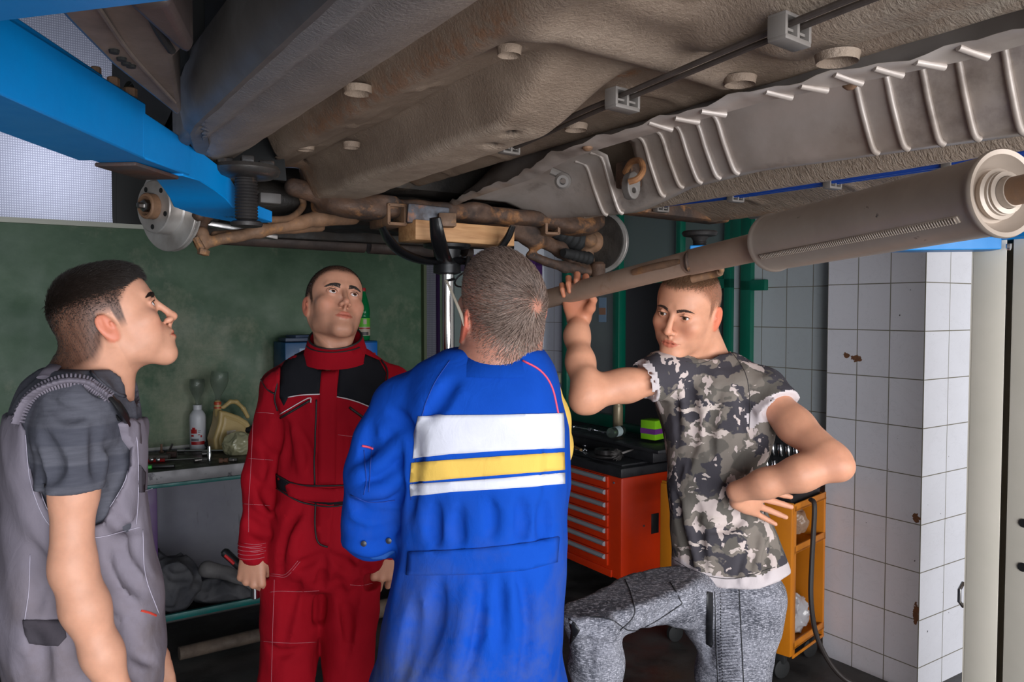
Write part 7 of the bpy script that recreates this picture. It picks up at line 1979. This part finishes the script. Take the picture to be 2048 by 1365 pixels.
# ================================================================== man in grey overalls at the left
pa_ = Person('person', (P(165, 700, 1.6).x, 1.6, 0), 'young man in grey T-shirt and lilac grey dungarees at the left, seen in profile')
fA = arr((.89, .456, 0)); lA = arr((.456, -.89, 0))
H = Head(P(224, 640, 1.60), (.81, .415, .40), (-.2, 0, 1), .98, chin=-.008, nose=1.0, jaw=.96, ear=.98, mouth=.0006)
S = H.sdf(); H.neck(S, P(200, 790, 1.60), 0.066, 0.056)
S.cone(H.W((.048, -.015, -.05)), P(238, 775, 1.59), .016, .012, .03); S.cone(H.W((0, -.06, -.05)), P(165, 745, 1.60), .046, .06, .04)
hv = S.nets(H.c - (.19, .19, .24), H.c + (.19, .19, .17), .0026, 1)
sh0, el0, wr0 = V3(P(150, 830, 1.46)), V3(P(143, 1140, 1.43)), V3(P(236, 1392, 1.44))
SA = SDF(); SA.chain([sh0, sh0 * .5 + el0 * .5, el0], [.042, .039, .036], .03); SA.chain([el0 + arr((.004, 0, .01)), V3(P(170, 1215, 1.43)), V3(P(205, 1310, 1.435)), wr0], [.035, .038, .032, .026], .03)
hand(SA, wr0, (.25, .05, -1), (-.3, 1, 0), -1, [(.4, .5, .3)] * 4, 1.0)
av = SA.nets((P(60, 0, 1.4).x, 1.26, P(0, 1600, 1.4).z), (P(330, 0, 1.45).x, 1.56, P(0, 800, 1.4).z), .0045, 1)
SB = SDF(); q_ = P(205, 860, 1.78); SB.chain([V3(q_), V3(q_) + arr((.0, .05, -.30)), V3(q_) + arr((.10, .02, -.54))], [.054, .044, .030], .03); hand(SB, V3(q_) + arr((.10, .02, -.54)), (.1, 0, -1), (.3, -1, 0), 1, [(.4, .5, .3)] * 4)
bvx = SB.nets(V3(q_) - (.12, .12, .78), V3(q_) + (.22, .16, .08), .008, 1)
ST = SDF(); ST.loft([st_(165, 790, 1.60, .10, .06, lA, fA), st_(155, 1000, 1.60, .11, .09, lA, fA)], .04)
tv = ST.nets((-1.25, 1.35, 1.2), (-.7, 1.85, 1.55), .016, 0)
me, V = np_mesh('body', [hv, av, bvx, tv])
T = np.ones((len(V), 3)); T[:len(hv[0])] = H.tints(hv[0], hair=(0.060, 0.040, 0.034), fade=(-.008, .014), beard=.18, ear=(1.02, .70, .66), lip=(.88, .56, .54))
vcol(me, T); link('body', me, skin_mat('light_skin', (0.60, 0.300, 0.195)), pa_.root)
nr = mesh_normals(me)[:len(hv[0])]; hb = bvh_of(me)
H.eyes(pa_.root, H.M @ arr((0, 1, .12)), (0.06, 0.05, 0.04)); H.lids(pa_.root, hb, MAT['dark_hair']); H.brows(pa_.root, hb, MAT['dark_hair'], 340, thick=1.5)
H.strands(pa_.root, hv[0], nr, 3, lambda L: np.stack([L[:, 0] * 2, L[:, 1] * 0 + 1.0, -.4 + 0 * L[:, 2]], 1), lambda L: 0.004 + 0.028 * np.clip((L[:, 2] - .045) / .045, 0, 1), lambda L: np.clip((H.hairline(L) + .001) / .008, 0, 1) * np.clip((L[:, 2] - .012) / .055, 0.0, 1), MAT['dark_hair'], r=.00048, lift=.62, wob=.20)
H.strands(pa_.root, hv[0], nr, 1, lambda L: np.stack([L[:, 0] * 0, L[:, 1] * 0 - .5, L[:, 2] * 0 - 1], 1), lambda L: 0.0035 + .004 * np.clip((L[:, 2] - .02) / .03, 0, 1), lambda L: .9 * np.clip((H.hairline(L) - .010) / .03, 0, 1) * (np.abs(L[:, 0]) < .079), MAT['dark_hair'], r=.00038, lift=.45, segs=2)
# T-shirt
M_tee = cloth_mat('dark_grey_melange_jersey', (.070, .072, .092), (.090, .092, .115), scale=3); g = N(M_tee); co = g.coord(); s_ = g.sep(co)
c_ = g.mix(g.fr(g.noise(g.mapping(co, (8, 8, 60)), 3, 4, .6), .3, .7), (.072, .072, .088), (.098, .098, .118))
bnd = g.math('ADD', g.math('MULTIPLY', g.fr(s_[2], 1.372, 1.376), g.fr(s_[2], 1.408, 1.404)), g.math('MULTIPLY', g.fr(s_[2], 1.300, 1.304), g.fr(s_[2], 1.340, 1.336)))
c_ = g.mix(g.math('MULTIPLY', bnd, .45), c_, (.040, .042, .058)); g.set(Base_Color=c_)
def torsoA(S, o=0.0):
    S.loft([st_(182, 775, 1.60, .105 + o, .068 + o, lA, fA), st_(160, 815, 1.60, .165 + o, .098 + o, lA, fA), st_(152, 880, 1.60, .165 + o, .112 + o, lA, fA), st_(154, 960, 1.60, .150 + o, .108 + o, lA, fA), st_(160, 1050, 1.60, .140 + o, .106 + o, lA, fA), st_(165, 1150, 1.60, .150 + o, .115 + o, lA, fA)], .045, power=2.25)
S = SDF(); torsoA(S)
S.cone(P(185, 765, 1.60), P(158, 815, 1.47), .060, .060, .03); S.cone(P(205, 780, 1.62), P(200, 815, 1.75), .06, .06, .03)
e_ = V3(P(141, 976, 1.44)); S.chain([V3(P(158, 822, 1.475)), V3(P(147, 880, 1.455))], [.062, .062], .018)
S.sleeve(P(147, 870, 1.455), P(141, 976, 1.44), .063, .060, e_, (-.02, 0, -1), (sh0, el0, .050), .018); S.cone(P(200, 820, 1.76), V3(q_) + arr((0, .02, -.14)), .062, .06, .02)
S.cone(P(222, 740, 1.60), P(232, 775, 1.60), .070, .056, .004, 'sub')
for pts, r in (([(80, 860), (110, 930), (95, 970)], .010), ([(190, 850), (200, 900), (195, 960)], .010), ([(70, 900), (75, 980), (95, 1040)], .010), ([(215, 870), (235, 950), (225, 1020)], .010), ([(170, 730), (190, 770), (230, 790)], .007), ([(90, 800), (130, 830), (170, 830)], .008), ([(205, 980), (215, 1030), (205, 1070)], .009)):
    crease(S, pts, r * 1.4, .7)
disp(S, .0050, 22, 33, (1, 1, .7)); disp(S, .0025, 50, 38)
me, V = np_mesh('t_shirt', [S.nets((-1.30, 1.30, P(0, 1180, 1.6).z), (-.62, 1.92, P(0, 735, 1.6).z), .0056, 1)])
ts = link('t_shirt', me, M_tee, pa_.root, angle=80); Bt = bvh_of(me)
m = MB(); sew_line(m, Bt, [(172, 728), (195, 760), (235, 790), (262, 792)], .0035, .001, maxjump=.1)
m.build('neck_rib', M_tee, ts, angle=None)
# dungarees
M_dun = cloth_mat('lilac_grey_workwear', (.205, .180, .215), (.165, .145, .175), dirt=(.13, .10, .095, .75), dz=(1.25, .95), scale=3)
M_dund = cloth_mat('dark_work_patch', (.045, .040, .048), (.06, .05, .06))
S = SDF(); torsoA(S, .011)
S.loft([st_(162, 1120, 1.60, .160, .126, lA, fA), st_(166, 1210, 1.60, .172, .142, lA, fA), st_(176, 1310, 1.60, .180, .148, lA, fA)], .05, power=2.3)
for sx, b_ in ((1, 1.47), (-1, 1.73)):
    S.chain([V3(P(185, 1330, 1.6)) + lA * .085 * sx, V3(P(195, 1500, 1.6)) + lA * .095 * sx, arr((P(200, 1500, 1.6).x, 1.6, .12)) + lA * .10 * sx], [.118, .100, .085], .03)
front = lambda q: -((q - arr(P(165, 900, 1.6))) @ fA) 
# arm openings: remove the cloth between bib and back on both sides
cut_px(S, [(-60, 700), (500, 700), (500, 838), (268, 838), (262, 935), (245, 975), (200, 1045), (160, 1062), (118, 1048), (92, 1010), (66, 940), (52, 860), (30, 830), (-60, 820)], k=.006)
for pts, r in (([(60, 1090), (80, 1150), (70, 1230)], .012), ([(110, 1100), (120, 1180), (110, 1250)], .010), ([(230, 1100), (260, 1150), (290, 1190)], .012), ([(200, 1130), (230, 1200), (280, 1240)], .011), ([(280, 1030), (270, 1090), (300, 1150)], .009), ([(60, 1260), (80, 1310), (90, 1365)], .012), ([(250, 1240), (270, 1300), (310, 1330)], .010), ([(225, 1000), (240, 1050), (280, 1060)], .008)):
    crease(S, pts, r * 1.4, .7)
disp(S, .0075, 18, 43, (1, 1, .7)); disp(S, .0040, 45, 48)
me, V = np_mesh('dungarees', [S.nets((-1.36, 1.30, .10), (-.60, 1.93, P(0, 800, 1.6).z), .0080, 1)])
dg = link('dungarees', me, M_dun, pa_.root, angle=80); Bd = bvh_of(me)
sew_patch('pocket_flap', Bd, [(48, 1240), (128, 1242), (133, 1275), (118, 1292), (58, 1288), (50, 1270)], M_dund, dg, .004, 7)
sew_patch('tool_pocket', Bd, [(276, 930), (286, 945), (284, 985), (276, 985)], M_dund, dg, .006, 5)
# elastic shoulder strap with side-release buckle
def on(bv, x, y, off=.006):
    h, nn, _, _ = bv.ray_cast(Vector((0, 0, EYE)), Pray(x, y))
    return None if h is None else h + (nn if nn.dot(Pray(x, y)) < 0 else -nn) * off
sp = []
for (x, y) in ((42, 850), (52, 822), (68, 800), (88, 783), (112, 772), (140, 766), (165, 768), (185, 778), (203, 790), (218, 803)):
    h = on(Bt, x, y) or P(x, y, 1.52)
    sp.append(h)
sp = smooth_path(sp, 9)
m = MB(); m.ring(sp, [.019 * (1 + .10 * (1 if i % 3 == 0 else -.3)) for i in range(len(sp))], 12, squash=(1, .30)); st1 = m.build('shoulder_strap', M_dun, dg, angle=50)
m = MB()
for i in range(2, len(sp) - 2, 2):
    t = (sp[i + 1] - sp[i - 1]).normalized(); d = Pray(100, 780); s2 = t.cross(d).normalized()
    m.ring([sp[i] - s2 * .012 - d * .003, sp[i] - d * .006, sp[i] + s2 * .012 - d * .003], .0022, 6)
m.build('elastic_gathers', M_dun, st1, angle=None)
bq = [(212, 798), (226, 812), (238, 830), (246, 848)]
bp = [on(Bt, x, y, .010) or P(x, y, 1.5) for x, y in bq]
bk = MB().ring(smooth_path(bp, 4), [.013] * 4 + [.017] * 6 + [.010] * 3, 10, squash=(1, .4)).build('buckle', M_black, dg)
o2 = MB().ring([bp[0] + Vector((-.016, -.004, -.004)), bp[1] + Vector((-.017, -.004, -.006)), bp[2] + Vector((-.008, -.003, -.010))], [.004, .0055, .003], 8).build('buckle_prong', M_black, bk)
sew_patch('bib_strap', Bt, [(236, 848), (250, 838), (268, 850), (270, 900), (262, 905), (244, 880)], M_dun, dg, .014, 6)
sp2 = [on(Bt, x, y, .004) or P(x, y, 1.7) for (x, y) in ((92, 758), (105, 740), (122, 722), (140, 708), (150, 716))]
MB().ring(smooth_path(sp2, 8), .014, 10, squash=(1, .3)).build('shoulder_strap', M_dun, dg)
sew_each('top_stitching', Bd, [[(60, 850), (68, 940), (92, 1015), (120, 1055)], [(50, 870), (58, 950), (80, 1020), (108, 1060), (140, 1075)], [(268, 845), (275, 900), (276, 990), (272, 1050)], [(140, 1075), (200, 1075), (280, 1055)], [(256, 905), (252, 960), (205, 1040)], [(60, 1110), (58, 1180), (50, 1240)], [(285, 1060), (290, 1150), (318, 1230)]], .0008, .0008, new_mat('pale_lilac_thread', (.42, .38, .46), .8), dg)
tb = MB().ring([P(268, 982, 1.62), P(285, 984, 1.60), P(304, 978, 1.59)], [.002, .009, .002], 8, squash=(1, .3)).build('pocket_loop', M_dun, dg)
m = MB(); sew_line(m, Bd, [(282, 1222), (298, 1226), (312, 1232)], .0022, .0002); m.build('red_paint_mark', new_mat('red_paint_smear', (.55, .05, .03), .6), dg)
shoe(pa_.root, arr((P(200, 1500, 1.6).x, 1.6, .1)) + lA * .10, fA, M_shoe); shoe(pa_.root, arr((P(200, 1500, 1.6).x, 1.6, .1)) - lA * .10, fA, M_shoe)
pa_.fix()

# ================================================================== man in the blue coat, seen from behind
pb_ = Person('person', (P(965, 700, 1.48).x, 1.48, 0), 'grey haired man with glasses seen from behind in a blue striped coverall')
H = Head(P(1003, 612, 1.47), (-.36, .74, .58), (-.03, -.3, 1), .96, ear=1.05, skull=1.0, jaw=1.05)
S = H.sdf(); H.neck(S, P(995, 722, 1.46), 0.080, 0.068, back=-.01)
S.cone(H.W((-.035, -.070, -.065)), H.W((.035, -.070, -.065)), .024, .024, .02)
S.cone(H.W((-.040, -.078, -.092)), H.W((.040, -.078, -.092)), .026, .026, .012)
hv = S.nets(H.c - (.19, .19, .24), H.c + (.19, .19, .18), .0026, 1)
ST = SDF(); ST.loft([st_(992, 760, 1.48, .08, .05), st_(972, 900, 1.49, .10, .07), st_(960, 1200, 1.50, .10, .07)], .04)
# arms inside the sleeves, hands on the far side
aL_ = [V3(P(822, 832, 1.50)), V3(P(752, 1040, 1.50)), V3(P(790, 1005, 1.74))]
aR_ = [V3(P(1062, 800, 1.54)), V3(P(1086, 895, 1.64)), V3(P(1035, 850, 1.80))]
ST.chain(aL_, [.035, .034, .028], .01); ST.chain(aR_, [.035, .034, .028], .01)
hand(ST, aL_[2], (.2, 1, .35), (0, .3, -1), -1, [(.4, .5, .3)] * 4); hand(ST, aR_[2], (-.3, .5, .8), (-.3, .9, -.3), 1, [(.4, .5, .3)] * 4)
tv = ST.nets((-.32, 1.36, 1.0), (.20, 2.02, 1.68), .008, 0)
me, V = np_mesh('body', [hv, tv])
T = np.ones((len(V), 3)); Lh = H.L(hv[0])
T[:len(hv[0])] = H.tints(hv[0], hair=(0.46, 0.36, 0.34), fade=(-.002, .024), ear=(1.1, .60, .54), cover=.66)
# fold line of the nape
zz = np.exp(-((Lh[:, 2] + .078) / .0022) ** 2) * (Lh[:, 1] < -.05) * (np.abs(Lh[:, 0]) < .05)
T[:len(hv[0])] *= (1 - .55 * zz)[:, None]
vcol(me, T); link('body', me, skin_mat('ruddy_skin', (0.60, 0.285, 0.20)), pb_.root)
nr = mesh_normals(me)[:len(hv[0])]; hb = bvh_of(me)
wc = arr((.030, -.088, .055))            # the crown whorl
def swirl(L):
    d = L - wc; d /= np.maximum(np.linalg.norm(d, axis=1), 1e-4)[:, None]
    n_ = L / np.maximum(np.linalg.norm(L, axis=1), 1e-4)[:, None]
    r_ = np.linalg.norm(L - wc, axis=1)[:, None]
    return d + np.cross(n_, d) * np.clip(1.1 - r_ * 16, 0, 1.1)
def mk(L): 
    r_ = np.linalg.norm(L - wc, axis=1)
    return np.clip((H.hairline(L) - .000) / .012, 0, 1) * np.clip((r_ - .003) / .016, .05, 1) * (np.abs(L[:, 0]) < .081)
lenf = lambda L: (0.007 + 0.015 * np.clip((L[:, 2] + .03) / .06, 0, 1)) * np.clip(1.25 - np.abs(L[:, 0]) / .09, .35, 1)
mk2 = lambda L: mk(L) * np.clip(1.7 - np.abs(L[:, 0]) / .055, .25, 1)
H.strands(pb_.root, hv[0], nr, 1, swirl, lenf, mk2, new_mat('grey_brown_hair', (.150, .098, .074), .5), r=.00040, lift=.30, wob=.12, seed=3)
H.strands(pb_.root, hv[0], nr, .8, swirl, lenf, mk2, new_mat('light_grey_hair', (.34, .245, .20), .45), r=.00040, lift=.34, wob=.14, seed=8)
H.strands(pb_.root, hv[0], nr, .45, swirl, lenf, mk2, new_mat('dark_grey_hair', (.045, .030, .025), .5), r=.00034, lift=.26, wob=.14, seed=12)
# glasses
gl_ = []
for x in (-1,):
    a = H.W((x * .085, .006, .004)); b_ = H.W((x * .082, .100, .006))
    MB().ring([Vector(H.W((x * .0855, -.030, -.012))), Vector(H.W((x * .086, -.010, .000))), Vector(H.W((x * .086, .03, .006))), Vector(b_)], [.0022, .0028, .0022, .0020], 8, squash=(1, 1.2)).build('glasses_temple', new_mat('cream_temple', (.55, .48, .38), .35), pb_.root)
MB().ring([Vector(H.W((.085, -.02, -.004))), Vector(H.W((.082, .100, .006)))], .0022, 8).build('glasses_temple', new_mat('cream_temple', (.55, .48, .38), .35), pb_.root)
m = MB()
for x in (-1, 1):
    pts = [Vector(H.W((x * .036 + .028 * math.cos(a), .108 - .008 * abs(math.cos(a)), -.002 + .018 * math.sin(a)))) for a in [i * math.pi / 8 for i in range(16)]]
    m.ring(pts, .0018, 6, closed=True)
m.ring([Vector(H.W((-.010, .112, .004))), Vector(H.W((.010, .112, .004)))], .0018, 6).ring([Vector(H.W((-.064, .104, .004))), Vector(H.W((-.083, .098, .006)))], .003, 6).ring([Vector(H.W((.064, .104, .004))), Vector(H.W((.083, .098, .006)))], .003, 6)
m.build('glasses_frame', M_black, pb_.root)
# coverall
M_bluec = cloth_mat('royal_blue_workwear', (.004, .062, .40), (.003, .052, .35), dirt=(.075, .090, .15, .85), dz=(1.30, .95), scale=3)
M_whitec = cloth_mat('white_stripe_cloth', (.66, .66, .74), (.60, .60, .68), dirt=(.40, .39, .42, .3))
M_yellc = cloth_mat('yellow_stripe_cloth', (.72, .46, .10), (.66, .42, .09))
S = SDF()
lB = arr((1, -.06, 0)); lB /= np.linalg.norm(lB); fB = arr((.06, 1, 0)); fB /= np.linalg.norm(fB)
S.loft([st_(995, 745, 1.48, .095, .070, lB, fB), st_(976, 790, 1.48, .124, .100, lB, fB), st_(970, 850, 1.49, .146, .122, lB, fB), st_(972, 930, 1.50, .146, .126, lB, fB), st_(970, 1010, 1.50, .144, .125, lB, fB), st_(965, 1110, 1.50, .144, .125, lB, fB), st_(952, 1210, 1.50, .153, .138, lB, fB), st_(940, 1310, 1.50, .163, .145, lB, fB), st_(935, 1400, 1.50, .170, .145, lB, fB)], .05, power=2.5)
S.cone(P(950, 765, 1.47), P(818, 815, 1.49), .050, .062, .03); S.cone(P(1030, 764, 1.48), P(1045, 780, 1.51), .058, .058, .03)
S.chain([V3(P(814, 818, 1.49)), V3(P(780, 885, 1.485)), V3(P(762, 950, 1.48)), V3(P(752, 1020, 1.49)), V3(P(748, 1062, 1.51))], [.064, .066, .064, .060, .056], .018)
S.chain([V3(P(748, 1050, 1.50)), V3(P(765, 1045, 1.60)), V3(P(788, 1020, 1.72))], [.060, .055, .048], .02)
S.plane(P(788, 1015, 1.69), (.1, 1, .1), 'sub', 0, P(740, 1100, 1.69), P(860, 940, 1.80))
for k, (sx) in enumerate((-1, 1)):
    bx = P(935, 1400, 1.5)
    S.chain([V3(bx) + lB * .085 * sx, arr((bx.x + .10 * sx, 1.52, .45)), arr((bx.x + .11 * sx, 1.54, .12))], [.115, .095, .080], .03)
for pts, r in (([(905, 760), (880, 800), (850, 840)], .007), ([(835, 850), (828, 930), (818, 1040)], .012), ([(790, 860), (760, 900), (720, 920)], .010), ([(800, 910), (770, 950), (715, 975)], .011), ([(805, 960), (780, 1000), (720, 1010)], .011), ([(700, 1000), (740, 1035), (800, 1030)], .011), ([(740, 850), (735, 900), (728, 950)], .008), ([(690, 1050), (740, 1070), (800, 1050)], .008),
               ([(960, 1150), (950, 1250), (930, 1365)], .013), ([(880, 1160), (860, 1260), (830, 1365)], .013), ([(1040, 1150), (1050, 1250), (1040, 1365)], .012), ([(1000, 1160), (1005, 1230), (1000, 1300)], .009), ([(920, 1010), (915, 1060), (920, 1090)], .007), ([(1040, 1000), (1045, 1050), (1040, 1080)], .008), ([(980, 1000), (985, 1040), (980, 1080)], .007), ([(870, 1010), (866, 1060), (872, 1090)], .008),
               ([(1090, 1000), (1092, 1050), (1088, 1090)], .008), ([(1095, 870), (1100, 940), (1098, 990)], .007), ([(830, 1200), (820, 1280), (800, 1365)], .010), ([(780, 820), (810, 850), (830, 900)], .009)):
    crease(S, pts, r * 1.35, .72)
for pts, r in (([(800, 880), (760, 925), (710, 950)], .009), ([(800, 935), (775, 975), (712, 990)], .009), ([(940, 1160), (925, 1260), (900, 1365)], .010), ([(1020, 1160), (1028, 1260), (1020, 1365)], .009), ([(690, 1085), (745, 1100), (800, 1080)], .006)):
    crease(S, pts, r, .5, 'add', .018)
disp(S, .0050, 17, 53, (1, 1, .55)); disp(S, .0026, 42, 58, (1, 1, .7))
me, V = np_mesh('coverall', [S.nets((P(660, 0, 1.5).x, 1.28, .10), (P(1150, 0, 1.56).x, 1.82, P(0, 700, 1.5).z), .0072, 1)])
cv = link('coverall', me, M_bluec, pb_.root, angle=80); B_ = bvh_of(me)
sew_patch('white_stripe', B_, [(838, 833), (900, 831), (1000, 830), (1124, 827), (1126, 862), (1126, 896), (1000, 902), (900, 908), (826, 917), (830, 870)], M_whitec, cv, .0035, 8)
sew_patch('yellow_stripe', B_, [(823, 926), (900, 920), (1000, 913), (1126, 905), (1127, 940), (1000, 950), (900, 958), (820, 965)], M_yellc, cv, .0035, 8)
sew_patch('white_stripe', B_, [(820, 969), (900, 964), (1000, 957), (1127, 946), (1127, 968), (1000, 978), (900, 984), (822, 993)], M_whitec, cv, .0035, 8)
sew_patch('waist_band', B_, [(818, 1104), (880, 1102), (960, 1097), (1050, 1087), (1116, 1074), (1112, 1124), (1050, 1140), (960, 1148), (880, 1150), (814, 1150)], M_bluec, cv, .004, 9)
sew_each('seams', B_, [[(900, 722), (868, 770), (845, 830), (832, 920), (822, 1000)], [(818, 1104), (880, 1102), (960, 1097), (1050, 1087), (1116, 1074)], [(814, 1150), (880, 1150), (960, 1148), (1050, 1140), (1112, 1124)], [(702, 990), (740, 1005), (790, 1002)], [(728, 900), (733, 960), (728, 990)], [(745, 892), (741, 940), (738, 985)]], .0009, .001 if pts[0][1] < 1100 else .0045, new_mat('dark_blue_seam', (.004, .035, .25), .8), cv)
sew_each('pocket_piping', B_, [[(724, 892), (736, 894), (747, 898)], ], .0022, .001, new_mat('red_pink_piping', (.60, .05, .10), .6), cv)
m = MB()
for (x, y) in ((728, 1088), (778, 1082)):
    h = on(B_, x, y, .002)
    if h: m.lathe([(.005, -.001), (.0055, .002), (.002, .003)], h, (0, -1, 0), n=12)
m.build('snap_button', new_mat('dark_snap', (.02, .02, .03), .4), cv)
# collar turned up behind the neck
m = MB()
c0 = V3(P(993, 742, 1.475)); c1 = V3(P(994, 712, 1.475))
band(m, c0, c1, [(0, .102, .090, -.004, 0), (.6, .096, .084, -.002, .0), (1.0, .088, .078, .0, .0)], lB, fB, thick=.006)
m.build('collar', M_bluec, cv, angle=70)
m = MB(); band(m, c0 - Z3 * .012, c1, [(0, .114, .102, -.008, 0), (1.0, .093, .083, .0, .001)], lB, fB, n=30, thick=.004, a0=-3.0, a1=-.15)
m.build('collar_fall', M_bluec, cv, angle=70)
# rolled cuff
S = SDF(); c_ = V3(P(746, 1085, 1.50)); ax_ = arr((.10, -.05, -1)); ax_ /= np.linalg.norm(ax_)
S.loft([(V3(P(750, 1048, 1.505)), X3, Y3, .063, .060), (V3(P(746, 1098, 1.51)), X3, Y3, .062, .062)], .01, power=2.6)
def cuffcut(q):
    pp, d = project(q); return -((np.interp(pp[..., 0], [670, 690, 715, 745, 770, 805, 830], [1060, 1090, 1112, 1124, 1120, 1092, 1080]) - pp[..., 1]) * d / FPX)
S._op('sub', lambda q: -cuffcut(q), None, None, 0.0)
S.cone(P(748, 1090, 1.51), P(745, 1150, 1.51), .048, .052, 0, 'sub')
S.plane(P(750, 1046, 1.5), (.05, 0, 1), 'sub', .006)
disp(S, .004, 30, 63)
me, _ = np_mesh('rolled_cuff', [S.nets((P(670, 0, 1.5).x, 1.40, P(0, 1150, 1.5).z), (P(830, 0, 1.5).x, 1.62, P(0, 1030, 1.5).z), .005, 1)])
link('rolled_cuff', me, cloth_mat('faded_blue_lining', (.02, .085, .33), (.015, .07, .28)), cv, angle=80)
# yellow right sleeve with pink piping
S = SDF(); S.chain([V3(P(1066, 792, 1.53)), V3(P(1082, 840, 1.58)), V3(P(1090, 900, 1.63))], [.060, .058, .056], .02)
S.chain([V3(P(1088, 895, 1.65)), V3(P(1065, 865, 1.74)), V3(P(1042, 850, 1.78))], [.060, .052, .044], .02)
disp(S, .0045, 26, 73)
me, _ = np_mesh('yellow_sleeve', [S.nets((.0, 1.42, 1.25), (.22, 1.95, 1.56), .007, 1)])
link('yellow_sleeve', me, M_yellc, cv, angle=80)
Bs = bvh_of(me)
m = MB(); sew_line(m, B_, [(1045, 722), (1080, 742), (1103, 775), (1116, 830)], .0020, .001, maxjump=.1)
m.build('shoulder_piping', new_mat('pink_piping', (.65, .06, .12), .6), cv, angle=None)
bx = P(935, 1400, 1.5)
shoe(pb_.root, (bx.x - .11, 1.54, .1), (-.2, 1, 0), M_shoe); shoe(pb_.root, (bx.x + .11, 1.54, .1), (.2, 1, 0), M_shoe)
pb_.fix()
